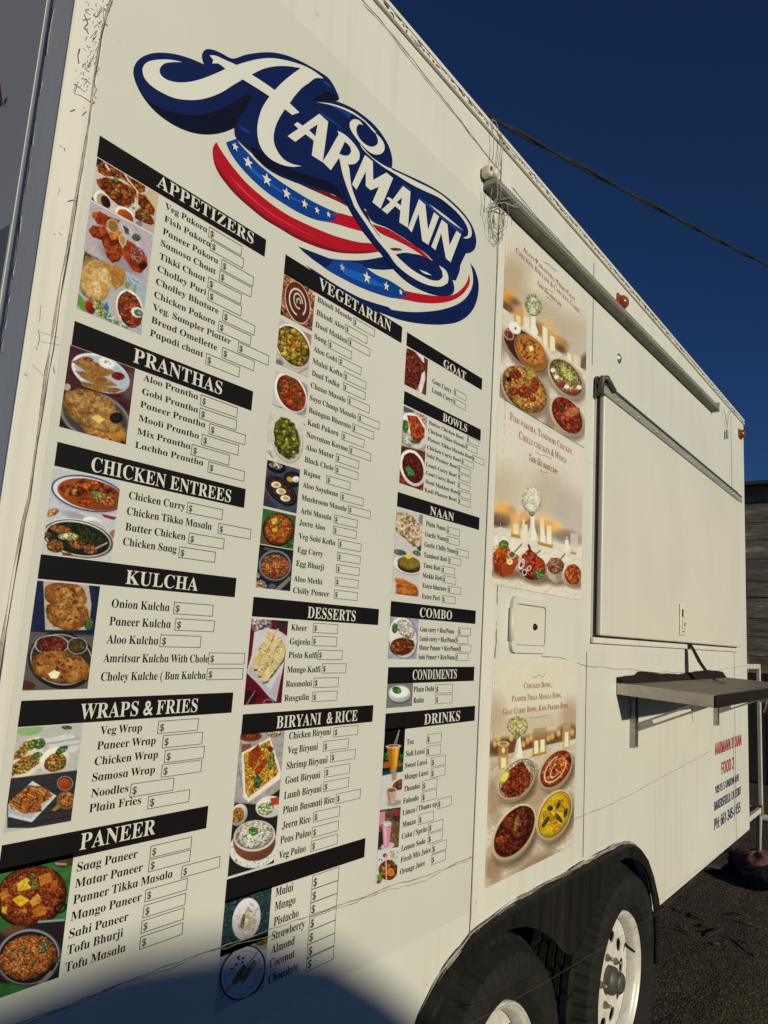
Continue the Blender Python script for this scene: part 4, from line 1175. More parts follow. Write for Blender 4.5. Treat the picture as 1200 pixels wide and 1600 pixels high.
# navy body of the name
art('name_shadow', pts(('L1', [(33, 190), (45, 130), (90, 85), (160, 60), (240, 57), (330, 70), (430, 102), (508, 137), (494, 95), (496, 55), (520, 33), (570, 38), (620, 60), (695, 95), (780, 70), (880, 55), (970, 55), (1060, 75), (1130, 103), (1200, 138)]),
    ('L2', [(545, 0), (585, 45), (620, 110), (642, 165), (640, 185), (612, 190), (680, 215), (760, 255), (840, 310), (920, 380), (980, 455), (1030, 540), (1055, 620), (1060, 680), (1055, 712)]),
    ('L3', [(480, 275), (600, 330), (720, 390), (830, 460), (930, 545), (1010, 630), (1070, 720), (1100, 800), (1108, 870), (1090, 930), (1055, 955), (1022, 958), (1000, 1000), (970, 1070)]),
    ('L5', [(1035, 320), (1011, 382), (985, 372), (940, 330), (908, 297), (840, 225), (770, 172), (690, 118), (600, 63), (505, 20)]),
    ('L4', [(1075, 500), (960, 480), (870, 408), (800, 386), (720, 365), (640, 335), (560, 305), (500, 280), (430, 240), (375, 195), (350, 155), (330, 140), (270, 90), (230, 50), (200, 10)]),
    ('L1', [(708, 558), (640, 585), (560, 600), (480, 598), (400, 580), (300, 535), (200, 465), (120, 380), (60, 280)])), 'navy')
art('name_shadow', pts(('L1', [(70, 295), (130, 375), (250, 440), (370, 470), (500, 470), (620, 430), (720, 375), (790, 335), (832, 350), (790, 420), (740, 490), (706, 553), (640, 583), (560, 598), (480, 596), (400, 578), (300, 533), (200, 463), (125, 380)])), 'deep')
art('name_shadow', pts(('L2', [(430, 190), (520, 130), (560, 120), (612, 150), (636, 172), (608, 188), (520, 190)])), 'deep')
art('name_shadow', pts(('L4', [(345, 165), (420, 225), (520, 275), (640, 320), (800, 372), (930, 440), (860, 340), (700, 280), (560, 230), (430, 150), (360, 110), (300, 80), (310, 120)])), 'deep')
art('blue_sheen', pts(('L2', [(465, 250), (540, 305), (620, 365), (700, 440), (790, 520), (740, 470), (640, 395), (540, 325)])), 'hi')
art('blue_sheen', pts(('L3', [(600, 465), (700, 540), (800, 620), (900, 700), (990, 775), (975, 790), (880, 720), (780, 635), (680, 550)])), 'hi')
art('blue_sheen', pts(('L3', [(470, 360), (520, 390), (575, 440), (530, 415)])), 'hi')
art('blue_sheen', pts(('L2', [(560, 215), (660, 250), (740, 290), (720, 330), (690, 300), (610, 250)])), 'hi')
art('blue_sheen', pts(('L1', [(730, 545), (790, 570), (815, 600), (770, 585)])), 'hi')
art('blue_sheen', pts(('L2', [(505, 40), (545, 45), (590, 95), (560, 80)])), 'hi')
# the big initial
art('big_initial', pts(('L1', [(355, 120), (280, 122), (235, 132), (208, 160), (207, 195), (235, 228), (280, 248), (345, 257), (430, 248), (530, 217), (645, 167), (700, 200), (760, 236), (700, 272), (620, 322), (540, 355), (460, 372), (380, 373), (300, 360), (220, 325), (150, 280), (105, 230), (90, 180), (98, 145), (130, 118), (190, 105), (270, 104)])), 'white')
art('big_initial', pts(('L1', [(718, 140), (800, 115), (880, 98), (960, 94), (1050, 108), (1130, 130), (1200, 158), (1260, 195), (1303, 230), (1251, 227), (1200, 262), (1160, 290), (1110, 345), (1075, 395), (1040, 440), (1000, 505), (975, 570), (968, 640), (985, 700), (1030, 765), (1090, 800), (1155, 815),
    (1090, 820), (1020, 805), (950, 770), (900, 720), (870, 660), (858, 580), (865, 510), (890, 430), (940, 350), (975, 308), (1020, 262), (1080, 210), (1150, 160), (1060, 147), (980, 148), (900, 165), (820, 203)])), 'white')
art('big_initial', pts(('L1', [(540, 75), (580, 78), (640, 105), (718, 140), (820, 203), (975, 308), (1075, 395), (1140, 457), (1092, 474), (1045, 437), (940, 350), (760, 236), (650, 170), (600, 132), (557, 130), (563, 105), (548, 88)])), 'white', corner=40)
# letters
def letter(k, out_, holes=(), sm=False, **kw): return art('name_letter', pts((k, out_)), 'white', sm, [pts((k, h)) for h in holes], **kw)
letter('L2', [(485, 293), (555, 355), (512, 672), (427, 618), (442, 503), (377, 452), (298, 512), (238, 467), (322, 410), (288, 377), (315, 358), (355, 387)], [[(405, 420), (472, 375), (455, 470)]])
letter('L2', [(628, 425), (690, 460), (760, 530), (800, 600), (797, 650), (762, 683), (705, 685), (638, 640), (575, 733), (510, 668), (560, 590), (610, 500), (637, 455)], [[(685, 510), (725, 550), (735, 590), (715, 618), (680, 620), (640, 605)]], sm=True, corner=42)
letter('L3', [(155, 125), (222, 180), (225, 338), (338, 275), (395, 322), (288, 582), (218, 527), (275, 395), (203, 425), (162, 388), (162, 265), (82, 420), (45, 375)])
letter('L3', [(478, 388), (543, 437), (522, 745), (447, 698), (458, 600), (412, 560), (345, 627), (297, 590), (372, 525), (338, 492), (357, 483), (392, 505)], [[(425, 527), (470, 487), (462, 555)]])
letter('L3', [(615, 500), (670, 548), (692, 762), (743, 612), (787, 648), (695, 890), (643, 855), (612, 625), (553, 783), (522, 748)])
letter('L3', [(810, 675), (858, 715), (875, 895), (935, 770), (975, 800), (885, 1038), (845, 1005), (805, 790), (755, 935), (720, 905)])
# curl, highlights and the ribbon tail
art('curl', pts(('L2', [(920, 440), (970, 490), (995, 545), (985, 590), (945, 612), (890, 600), (830, 550), (770, 480), (725, 405), (722, 360), (752, 337), (795, 345), (828, 382), (795, 372), (778, 395), (775, 430), (795, 480), (835, 525), (885, 550), (920, 545), (942, 520), (938, 480)])), 'white')
art('curl', pts(('L2', [(460, 203), (560, 212), (650, 236), (740, 275), (820, 330), (870, 375), (930, 440), (915, 440), (850, 368), (800, 328), (730, 286), (640, 246), (550, 220)])), 'white')
art('curl', pts(('L2', [(800, 525), (840, 575), (900, 636), (1000, 702), (1055, 725)]), ('L3', [(380, 250), (480, 295), (600, 355), (705, 405), (800, 460), (890, 535), (980, 625), (1040, 705), (1065, 775), (1060, 820), (1025, 837), (990, 830), (1030, 815), (1035, 770), (1010, 705), (950, 625), (870, 550), (780, 485), (660, 430), (550, 375), (430, 300), (300, 220), (200, 140), (130, 68)])), 'white')
art('curl', pts(('L3', [(700, 543), (800, 612), (900, 690), (998, 772), (890, 700), (790, 625)])), 'white')
art('ribbon_tail', pts(('L4', [(905, 330), (935, 440), (985, 540), (1040, 630), (1110, 720), (1168, 795)]), ('L5', [(530, 182), (590, 258), (650, 328), (720, 390), (800, 437), (880, 466), (940, 474), (985, 465), (998, 440), (995, 405), (985, 375), (960, 330), (925, 296), (800, 232), (755, 222), (690, 215), (622, 232), (580, 170), (540, 105), (495, 40)]), ('L4', [(1090, 560), (1050, 490), (1000, 400)])), 'navy')
art('ribbon_tail', pts(('L2', [(640, 640), (665, 760), (700, 870), (745, 985)]), ('L3', [(60, 560), (140, 680), (250, 840), (350, 960)]), ('L5', [(645, 285), (715, 345), (790, 390), (860, 415), (920, 418), (958, 398), (962, 360), (945, 320), (905, 292), (925, 330), (928, 362), (905, 382), (860, 380), (800, 352), (735, 312), (670, 255)]), ('L3', [(420, 980), (300, 850), (190, 700), (100, 560), (40, 400)]), ('L2', [(725, 790), (705, 685)])), 'white')
art('ribbon_tail', pts(('L5', [(785, 317), (830, 333), (862, 352), (820, 342)])), 'white')
def star(k, x, y, r, col='white', rot=8):
    LAYER[0] += 1
    cx, cy = pz(k, x, y); cu, cz = W(cx, cy)
    a = W(cx, cy - r / ZOOM[k][2]); R = abs(a[1] - cz) * .98
    q = []
    for i in range(10):
        t = RAD(90 + rot + 36 * i); rr = R if i % 2 == 0 else R * .42
        q.append((cu + rr * math.cos(t), cz + rr * math.sin(t)))
    mb = MB(); mb.plate(q, -(V_OFF + .0004 + .00006 * LAYER[0]), None)
    return mb.build('star', M['logo_' + col], LOGO)
for x, y, r in ((193, 88, 31), (280, 192, 44), (405, 307, 46), (537, 400, 41), (658, 470, 34), (741, 512, 27), (818, 540, 24)): star('L4', x, y, r)
star('L5', 318, 305, 28, 'grey'); star('L5', 467, 365, 40); star('L5', 585, 418, 31); star('L5', 672, 453, 22)

# ------------------------------------------------------------------ address on the rear corner
b = bpy.data.objects.new('address_lettering', None); COL.objects.link(b); b.location = (4.1, -.0005, .9); adopt(b, TR)
M['red_ink'] = mat('red_ink', pig(172, 44, 52), .45, var=.1, scale=30); M['blue_ink'] = mat('blue_ink', pig(38, 48, 92), .45, var=.1, scale=30)
for t, x0, yb, x1, h, c in (('AARMANN INDIAN', 148, 278, 376, 104, 'red_ink'), ('FOOD 2', 206, 445, 312, 108, 'red_ink'), ('10515 S UNION AVE', 150, 612, 355, 68, 'blue_ink'),
                            ('BAKERSFIELD, CA 93307', 143, 757, 371, 78, 'blue_ink'), ('PH: 661-345-0155', 143, 925, 368, 100, 'blue_ink')):
    u0, zz = wz('AD', x0, yb); cp = wz('AD', x0, yb - h)[1] - zz
    p = Print(.0014); p.text(t, u0, at_u('AD', x1, 0, zz), zz, cp, style='sans'); p.build('printed_line', M[c], b)
p = Print(.0016); u0, zz = wz('AD', 308, 90); p.rect(u0, wz('AD', 310, 850)[1], u0 + .013, zz); p.build('seam_tape', M['trim'], b)

# the front banner's lettering reads towards the corner: only the ends of two lines can be seen
M['brown_ink'] = mat('brown_ink', (.19, .06, .035), .5)
def front_text(t, y1, zb, cap, wd, mtl, par):
    v, f = GL.line(t, 'serif'); x1 = v[:, 0].max(); k = wd / (x1 - v[:, 0].min())
    MB().add([(U0 - .0018, y1 + (x1 - a) * k, zb + b_ * cap) for a, b_ in v], f).build('banner_lettering', mtl, par)
front_text('A,', .157, 2.085, .040, .055, M['brown_ink'], fbn)
front_text('E', .182, 2.02, .040, .03, M['ink'], fbn)
# ================================================================== the printed food pictures
def hx(c):
    if len(c) == 3: c = ''.join(q * 2 for q in c)
    return np.array([int(c[i:i+2], 16) for i in (0, 2, 4)], float)
def hash2(ix, iy, s):
    n = (ix.astype(np.int64) * 374761393 + iy.astype(np.int64) * 668265263 + int(s) * 974634777) & 0x7fffffff
    n = ((n ^ (n >> 13)) * 1274126177) & 0x7fffffff
    return ((n ^ (n >> 16)) & 0xffff) / 65535.0
def vnoise(x, y, s):
    ix, iy = np.floor(x), np.floor(y); fx, fy = x - ix, y - iy
    fx = fx*fx*(3-2*fx); fy = fy*fy*(3-2*fy)
    a, b, c, d = hash2(ix, iy, s), hash2(ix+1, iy, s), hash2(ix, iy+1, s), hash2(ix+1, iy+1, s)
    return a + (b-a)*fx + (c-a)*fy + (a-b-c+d)*fx*fy
def fbm(x, y, s, o=3):
    t, a, w = 0, .5, 0
    for k in range(o): t = t + a * vnoise(x * 2**k, y * 2**k, s + k); w += a; a *= .55
    return t / w

class Pic:
    """a flat printed photograph: a fine grid on the vinyl whose points carry the ink colour"""
    def __init__(s, name, parent, k, tl, br, seed=1, step=.85, off=None, label=None):
        s.k, s.seed, s.name, s.parent, s.label = k, seed, name, parent, label
        s.off = V_OFF + .0004 if off is None else off
        s.warm, s.dim = (1.04, 1.015, .955), .30
        s.u0, s.z1 = wz(k, *tl); s.u1, s.z0 = wz(k, *br)
        c = [to_photo(u, z) for u in (s.u0, s.u1) for z in (s.z0, s.z1)]
        w = max(math.dist(c[0], c[2]), math.dist(c[1], c[3])); h = max(math.dist(c[0], c[1]), math.dist(c[2], c[3]))
        s.nx, s.ny = int(w / step) + 2, int(h / step) + 2
        U, Zg = np.meshgrid(np.linspace(s.u0, s.u1, s.nx), np.linspace(s.z1, s.z0, s.ny))
        s.U, s.Z = U.ravel(), Zg.ravel()
        px_, py_ = to_photo(s.U, s.Z)
        ox, oy, sc = ZOOM[k]
        s.s = sc
        s.X, s.Y = (px_ - ox) * sc, (py_ - oy) * sc
        s.img = np.zeros((len(s.U), 3)) + 128.0
        s.n = 0
    def put(s, m, col):
        s.img = s.img * (1 - m[:, None]) + m[:, None] * col
        return s
    def fill(s, c): s.img[:] = hx(c); return s
    def grad(s, a, c0, b, c1):
        d = ((s.X-a[0])*(b[0]-a[0]) + (s.Y-a[1])*(b[1]-a[1])) / ((b[0]-a[0])**2 + (b[1]-a[1])**2)
        d = np.clip(d, 0, 1)[:, None]; s.img = hx(c0)*(1-d) + hx(c1)*d; return s
    def loc(s, x, y, ang):
        t = RAD(ang); dx, dy = s.X - x, s.Y - y
        return dx*math.cos(t) + dy*math.sin(t), -dx*math.sin(t) + dy*math.cos(t)
    def em(s, x, y, a, b, ang=0, soft=None):
        p, q = s.loc(x, y, ang); r = np.sqrt((p/a)**2 + (q/b)**2)
        w = (soft if soft else s.s * .9) / min(a, b)
        return np.clip((1 - r) / w + .5, 0, 1)
    def ell(s, x, y, a, b, ang, c, soft=None, al=1.0, shade=0.0):
        m = s.em(x, y, a, b, ang, soft) * al
        col = hx(c)
        if shade:
            g = (-(s.X-x)*.5 - (s.Y-y)) / max(a, b) * shade
            col = np.clip(col * (1 + g[:, None]), 0, 255)
        return s.put(m, col)
    def ring(s, x, y, a, b, ang, w, c, al=1.0, arc=None):
        p, q = s.loc(x, y, ang); r = np.sqrt((p/a)**2 + (q/b)**2)
        m = np.clip((w*.5 - np.abs(r-1)*min(a, b)) / (s.s*.9) + .5, 0, 1) * al
        if arc:
            th = np.degrees(np.arctan2(q/b, p/a)) % 360
            m = m * ((th >= arc[0]) & (th <= arc[1]))
        return s.put(m, hx(c))
    def pm(s, P, soft=None):
        n = len(P); ins = np.zeros(len(s.X), bool); d = np.full(len(s.X), 1e9)
        for i in range(n):
            x0, y0 = P[i]; x1, y1 = P[(i+1) % n]
            if y0 != y1:
                c = ((y0 > s.Y) != (y1 > s.Y)) & (s.X < (x1-x0)*(s.Y-y0)/(y1-y0)+x0); ins ^= c
            L = (x1-x0)**2 + (y1-y0)**2 + 1e-9
            t = np.clip(((s.X-x0)*(x1-x0)+(s.Y-y0)*(y1-y0))/L, 0, 1)
            d = np.minimum(d, np.hypot(s.X-x0-t*(x1-x0), s.Y-y0-t*(y1-y0)))
        w = soft if soft else s.s * .9
        return np.clip(np.where(ins, d, -d) / w + .5, 0, 1)
    def poly(s, P, c, soft=None, al=1.0): return s.put(s.pm(P, soft) * al, hx(c))
    def line(s, x0, y0, x1, y1, w, c, al=1.0):
        L = (x1-x0)**2 + (y1-y0)**2; t = np.clip(((s.X-x0)*(x1-x0)+(s.Y-y0)*(y1-y0))/L, 0, 1)
        d = np.hypot(s.X-x0-t*(x1-x0), s.Y-y0-t*(y1-y0))
        return s.put(np.clip((w*.5-d)/(s.s*.9)+.5, 0, 1)*al, hx(c))
    def chunks(s, pal, cell, st=1.0, ang=0.0, con=.55, hl=.25):
        """lumps: jittered cells, each with one colour of the palette, lit from above, dark between"""
        s.n += 1; sd = s.seed * 31 + s.n * 7
        t = RAD(ang); wx = fbm(s.X/cell*.8, s.Y/cell*.8, sd+3) - .5; wy = fbm(s.X/cell*.8, s.Y/cell*.8, sd+9) - .5
        X, Y = s.X + wx*cell*.9, s.Y + wy*cell*.9
        p, q = (X*math.cos(t)+Y*math.sin(t))/(cell*st), (-X*math.sin(t)+Y*math.cos(t))/cell
        ix, iy = np.floor(p), np.floor(q)
        f1 = np.full(len(p), 9.0); f2 = f1.copy(); h = np.zeros(len(p)); ddx = h.copy(); ddy = h.copy()
        for i in (-1, 0, 1):
            for j in (-1, 0, 1):
                a, b = ix+i, iy+j
                cx = a + .15 + .7*hash2(a, b, sd); cy = b + .15 + .7*hash2(a, b, sd+1)
                d = np.hypot(p-cx, q-cy); nw = d < f1
                f2 = np.where(nw, f1, np.minimum(f2, d)); ddx = np.where(nw, p-cx, ddx); ddy = np.where(nw, q-cy, ddy)
                h = np.where(nw, hash2(a, b, sd+2), h); f1 = np.where(nw, d, f1)
        P = np.array([hx(c) for c in pal]); K = len(pal)
        h2 = fbm(s.X/cell*1.9 + 7, s.Y/cell*1.9, sd+21, 3); h2 = np.clip((h2-.5)*1.9+.5, 0, .999)
        big = P[np.minimum((h*K).astype(int), K-1)]
        q2 = h2*(K-1); i2 = q2.astype(int); f_ = (q2-i2)[:, None]; fine = P[i2]*(1-f_) + P[np.minimum(i2+1, K-1)]*f_
        col = .5*big + .5*fine
        edge = np.clip((f2-f1)/.42, 0, 1)
        lum = (1-.75*con) + .75*con*edge + .45*con*(-ddy - .4*ddx) + 1.15*con*(fbm(s.X/cell*2.2, s.Y/cell*2.2, sd+5)-.42)
        g = fbm(s.X/(s.s*2.2), s.Y/(s.s*2.2), sd+11, 2)
        cc = min(1., con/.3)
        lum = lum + (.10 + .22*cc + .55*con)*(g-.5) + (.08 + .24*cc)*(fbm(s.X/(s.s*4.5), s.Y/(s.s*4.5), sd+31, 2)-.5)
        lum = np.where(lum < .8, lum - .25*(.8-lum), lum)
        col = col * np.clip(lum, .15, 1.6)[:, None]
        spec = np.clip((g-.76)*5, 0, 1) * hl
        return np.clip(col*(1-spec[:, None]) + 245*spec[:, None], 0, 255)
    def food(s, x, y, a, b, ang, pal, cell, st=1.0, ca=0.0, rough=.10, con=.55, hl=.25):
        s.n += 1
        p, q = s.loc(x, y, ang); r = np.sqrt((p/a)**2 + (q/b)**2) + rough*2*(fbm(s.X/cell, s.Y/cell, s.seed+s.n)-.5)
        m = np.clip((1-r)/(s.s*.9/min(a, b))+.5, 0, 1)
        sh_ = np.clip((r - .62) / .40, 0, 1)**2 * .42 * np.clip((q/b)*.5 + .75, .3, 1)
        return s.put(m, s.chunks(pal, cell, st, ca, con, hl) * (1 - sh_)[:, None])
    def foodp(s, P, pal, cell, st=1.0, ca=0.0, con=.55, hl=.25): return s.put(s.pm(P), s.chunks(pal, cell, st, ca, con, hl))
    def bowl(s, x, y, a, b, ang, rim, rw, inner, pal, cell, st=1.0, ca=0.0, con=.5, hl=.25):
        s.ell(x + a*.04, y + b*.10, a*1.04, b*1.06, ang, '3a3029', soft=max(8, b*.25), al=.35)
        s.ell(x, y, a, b, ang, rim, shade=.18); s.ell(x, y, a-rw, b-rw, ang, inner)
        return s.food(x, y, a-rw*1.25, b-rw*1.25, ang, pal, cell, st, ca, .05, con, hl)
    def dots(s, x, y, a, b, ang, n, r, c, al=1.0):
        rn = random.Random(s.seed + n + int(x))
        t = RAD(ang)
        for _ in range(n):
            f = rn.uniform(0, 6.283); q = math.sqrt(rn.random()); p0, p1 = a*q*math.cos(f), b*q*math.sin(f)
            s.ell(x + p0*math.cos(t) - p1*math.sin(t), y + p0*math.sin(t) + p1*math.cos(t), r*rn.uniform(.6, 1.5), r*rn.uniform(.5, 1.1), rn.uniform(0, 180), c, al=al)
        return s
    def grain(s, amt, sc=6.0, st=1.0, ang=0.0):
        s.n += 1; t = RAD(ang)
        p, q = (s.X*math.cos(t)+s.Y*math.sin(t))/(sc*st), (-s.X*math.sin(t)+s.Y*math.cos(t))/sc
        s.img = np.clip(s.img * (1 + amt*2*(fbm(p, q, s.seed*5+s.n, 4)-.5))[:, None], 0, 255); return s
    def done(s):
        im = np.clip(s.img * np.array(s.warm) / 255.0, 0, 1)
        g_ = im.mean(1, keepdims=True); im = np.clip((g_ + (im - g_) * 1.04) * (1 - s.dim * (1 - g_) * (g_ < .999)), 0, 1)
        red = np.clip(im[:, 0] - np.maximum(im[:, 1], im[:, 2]) - .22, 0, 1)
        im[:, 0] -= red * .22; im[:, 1] += red * .10; im[:, 2] -= red * .02; im = np.clip(im, 0, 1)
        l = np.where(im <= .04045, im/12.92, ((im+.055)/1.055)**2.4) / np.array(LIT)
        l = np.clip(l, .004, .85)
        N = s.nx * s.ny
        co = np.zeros((N, 3)); co[:, 0] = s.U; co[:, 1] = -s.off; co[:, 2] = s.Z
        i = np.arange((s.nx-1)*(s.ny-1)); r, c = i // (s.nx-1), i % (s.nx-1); a = r*s.nx + c
        F = np.stack([a, a+s.nx, a+s.nx+1, a+1], 1)
        me = bpy.data.meshes.new(s.name)
        me.vertices.add(N); me.vertices.foreach_set('co', co.ravel())
        me.loops.add(F.size); me.loops.foreach_set('vertex_index', F.ravel().astype(np.int32))
        me.polygons.add(len(F)); me.polygons.foreach_set('loop_start', np.arange(0, F.size, 4, dtype=np.int32))
        me.update(calc_edges=True)
        at = me.color_attributes.new('ink', 'FLOAT_COLOR', 'POINT')
        at.data.foreach_set('color', np.concatenate([l, np.ones((N, 1))], 1).ravel())
        me.materials.append(INK)
        o = bpy.data.objects.new(s.name, me); COL.objects.link(o); adopt(o, s.parent)
        if s.label: o['label'] = s.label
        return o
INK = bpy.data.materials.new('printed_ink'); INK.use_nodes = True
_a = INK.node_tree.nodes.new('ShaderNodeAttribute'); _a.attribute_name = 'ink'
INK.node_tree.links.new(_a.outputs['Color'], INK.node_tree.nodes['Principled BSDF'].inputs['Base Color'])
INK.node_tree.nodes['Principled BSDF'].inputs['Roughness'].default_value = .42
INK.node_tree.nodes['Principled BSDF'].inputs['Specular IOR Level'].default_value = .12
SEC = [q[0] for q in SECTIONS]
FRY = ['7a2c0e', 'a5501c', 'c0702a', '5a1a08', 'b4621e', '8f3c12']
RED = ['8a2210', 'c0401a', 'd55a22', 'a83214', '5a140a']
CUR = ['8a2f10', 'a8481a', '6e2410', 'b9602a', 'c87a3a']
BRD = ['c98a3a', 'b5702a', 'dba758', '8e4a1c', 'c89a50']
RICE = ['d9d6c4', 'c4c0a8', 'eceade', 'b8b294']
GRN = ['4a7a34', '6f9a4a', '3a5a28']

# appetizers
p = Pic('food_picture', SEC[0], 'A1', (228, 36), (716, 690), 1)
p.fill('b4aca4').poly([(228, 36), (150, 440), (215, 420), (215, 250), (290, 60)], '2a2022', soft=14).ell(460, 330, 330, 240, 32, 'c9c0b2').ell(690, 430, 90, 150, 20, 'c6b48c', soft=20)
p.foodp([(225, 95), (300, 78), (430, 150), (560, 210), (640, 275), (640, 330), (585, 345), (540, 300), (460, 230), (360, 200), (300, 200), (235, 160)], FRY, 42)
p.foodp([(220, 225), (300, 205), (430, 240), (560, 310), (575, 390), (530, 450), (480, 475), (400, 440), (320, 370), (235, 280)], FRY, 44)
p.foodp([(580, 345), (640, 360), (725, 480), (715, 535), (650, 520), (580, 440)], FRY, 40).foodp([(555, 490), (600, 470), (700, 545), (720, 600), (700, 622), (600, 585), (550, 555)], FRY, 36)
p.line(300, 100, 330, 140, 14, 'd8d2c4').line(460, 170, 500, 240, 10, 'd9d4c8').line(505, 240, 585, 340, 9, 'd9d4c8').line(560, 390, 545, 480, 14, 'd0cabc').line(530, 440, 560, 490, 20, 'c4c0b4')
for x, y, r in ((390, 225, 24), (402, 318, 22), (622, 520, 24), (540, 470, 14), (650, 550, 14)): p.food(x, y, r, r*.7, 20, ['7a9a3c', '9ab85a', '4a6a24'], 16)
p.ell(272, 408, 92, 62, 58, 'e2dacd', shade=.15).ell(280, 412, 78, 50, 58, 'b9a184').ell(300, 418, 58, 36, 65, '3a1812').ell(318, 425, 40, 20, 68, '220c0a')
p.ell(466, 536, 96, 64, 40, 'e6ddd0', shade=.15).ell(470, 544, 80, 50, 42, 'b5470f', shade=.2).ell(585, 610, 30, 34, 40, '7c848e').grain(.10, 9).done()
p = Pic('food_picture', SEC[0], 'A1', (170, 412), (664, 1100), 2)
p.fill('b8adb1').ring(330, 760, 330, 250, 40, 12, 'a79da1', .7).ell(420, 930, 230, 70, 40, '8f7f80', soft=40, al=.6)
p.foodp([(180, 540), (190, 505), (250, 500), (330, 545), (425, 575), (400, 620), (310, 640), (230, 610)], RED, 60, con=0.17).foodp([(152, 665), (190, 618), (290, 632), (335, 690), (265, 748), (185, 720)], RED, 64, con=0.17)
p.foodp([(262, 740), (280, 690), (340, 690), (430, 740), (445, 870), (420, 925), (360, 945), (310, 890)], ['8f2a10', 'b8401a', '6a1c0c', 'c85a20', '4a120a'], 66, con=0.17)
p.foodp([(435, 830), (485, 745), (535, 770), (655, 890), (662, 965), (605, 1035), (540, 1015), (450, 890)], ['9a2412', 'c43a18', 'd4622c', '7a1a0e'], 64, con=0.17)
p.foodp([(322, 690), (375, 640), (440, 680), (420, 735), (350, 745)], ['d9701e', 'c8581a', 'e08a34'], 40, con=0.15).food(575, 880, 60, 75, -20, ['c87a70', 'a83a2c', 'd8a49a', '8a2018'], 20).food(620, 965, 35, 35, 0, ['3a1210', '6a1c12', '1c0a08'], 16)
p.ell(362, 625, 64, 50, 60, 'c4b080').ell(364, 626, 54, 40, 60, '94743c').ell(446, 748, 54, 32, 78, 'd0bd92').ell(446, 748, 44, 23, 78, 'ab8f55')
p.line(440, 618, 480, 690, 12, 'cfcac8').poly([(445, 615), (500, 650), (500, 700), (470, 690)], '46564a').line(500, 640, 585, 800, 10, 'cdc7c6').food(565, 725, 38, 30, 30, ['4a6a44', '6a8a5a', '2f4a30'], 14).grain(.07, 10).done()
p = Pic('food_picture', SEC[0], 'A1', (118, 838), (606, 1562), 3)
p.fill('a6b0b6').poly([(118, 838), (60, 1000), (130, 920), (240, 930)], '6e6238', soft=10)
p.foodp([(220, 905), (330, 940), (472, 1010), (470, 1080), (450, 1135), (385, 1180), (330, 1090), (270, 980)], ['b98238', 'c99548', 'a8742c'], 70, con=.06).foodp([(110, 850), (240, 905), (220, 940), (110, 905)], ['7a6a30', '8f7a3c'], 40)
p.food(205, 1090, 196, 142, 78, ['d9b878', 'c89a50', 'e2c892', 'cfa868', 'b9853e'], 62, con=.06, rough=.06, hl=.35)
p.poly([(55, 1190), (130, 1285), (180, 1390), (100, 1350), (48, 1300)], '6f9a35').ell(165, 1325, 62, 38, 65, 'b01a18', shade=.3).food(235, 1310, 55, 45, 30, ['a5a860', '8fa25a', 'c4c48a'], 26).food(270, 1375, 62, 34, 25, ['c8b860', 'd4cc8a', '8fa25a'], 24)
p.poly([(275, 1330), (310, 1275), (330, 1330), (320, 1370)], '3f6fae').food(390, 1445, 120, 42, 32, ['8fae98', 'b7c9b0', '6d9378', '7aa08a'], 34)
for a in range(6): p.line(478, 1048, 478 + 26 * a, 1150 - 9 * a, 6, ['4f7fae', 'b8c8d0'][a % 2])
p.ell(488, 1135, 26, 30, 30, '8a9a4a').ell(550, 1170, 16, 44, 10, '8fa070')
p.poly([(325, 1225), (400, 1180), (430, 1300), (450, 1470), (350, 1400), (320, 1300)], 'b9b0a8', soft=12).ell(510, 1342, 172, 112, 72, 'ddd5ca', shade=.12).food(512, 1348, 158, 100, 72, ['8a2f16', 'b24a22', '6a2010', 'c46a3a', '9a3a1a'], 30)
p.ell(572, 1368, 56, 44, 25, 'd5d2c8').ell(584, 1374, 40, 28, 25, '4e6a48').ell(590, 1374, 22, 14, 25, '8a9a80').grain(.06, 10).done()

# flat breads
p = Pic('food_picture', SEC[1], 'Z3', (160, 127), (441, 631), 4)
p.fill('542624').grain(.35, 8, 8, 22).ell(470, 330, 60, 70, 20, '8a7a80', soft=40, al=.5)
p.ell(313, 271, 157, 88, 24, 'c2ccd2', shade=.12).ell(313, 268, 140, 74, 24, 'b0bac2')
for P in ([(166, 212), (220, 188), (340, 235), (392, 268), (330, 290), (240, 262)], [(182, 258), (250, 262), (350, 298), (402, 335), (300, 335), (220, 295)], [(208, 308), (300, 330), (432, 352), (385, 372), (290, 360), (222, 335)]):
    p.foodp(P, ['a8763a', '8a5a28', 'b98a4a', '9a6a30'], 26, con=.06)
p.ell(345, 218, 44, 28, 20, 'd6d8cc').ell(345, 216, 34, 20, 20, 'e4e6dc').dots(345, 216, 22, 12, 20, 7, 4, '6a8a5a').food(402, 285, 32, 20, 10, ['a01c1c', 'c43030', '6a1010'], 12).food(250, 200, 26, 12, 15, ['b0402a', 'c86a3a'], 9)
p.poly([(128, 345), (440, 425), (440, 660), (90, 560)], '2c2724', soft=8).ell(143, 340, 18, 18, 0, 'b5a890').ell(285, 490, 188, 122, 22, '6f6a64').ring(285, 490, 180, 114, 22, 5, '9a948c', .8).ell(285, 490, 168, 104, 22, '4a4540')
p.food(330, 555, 128, 60, 18, BRD[:3] + ['9a6a30'], 22, con=.07).food(265, 452, 152, 92, 22, ['b0803f', 'c69a58', '9a6a30', '7e4f22', 'c49a5c'], 28, con=.06).food(330, 520, 90, 48, 15, ['b0803f', 'c69a58', '9a6a30'], 24, con=.06)
p.poly([(265, 492), (300, 480), (336, 505), (305, 527)], 'e3c869').ell(392, 497, 33, 28, 0, '1d1614').dots(392, 497, 22, 18, 0, 8, 4, '4a3a30').food(310, 598, 66, 18, 10, ['a0522a', 'c87a3a', 'b8905a'], 10).grain(.08, 8).done()

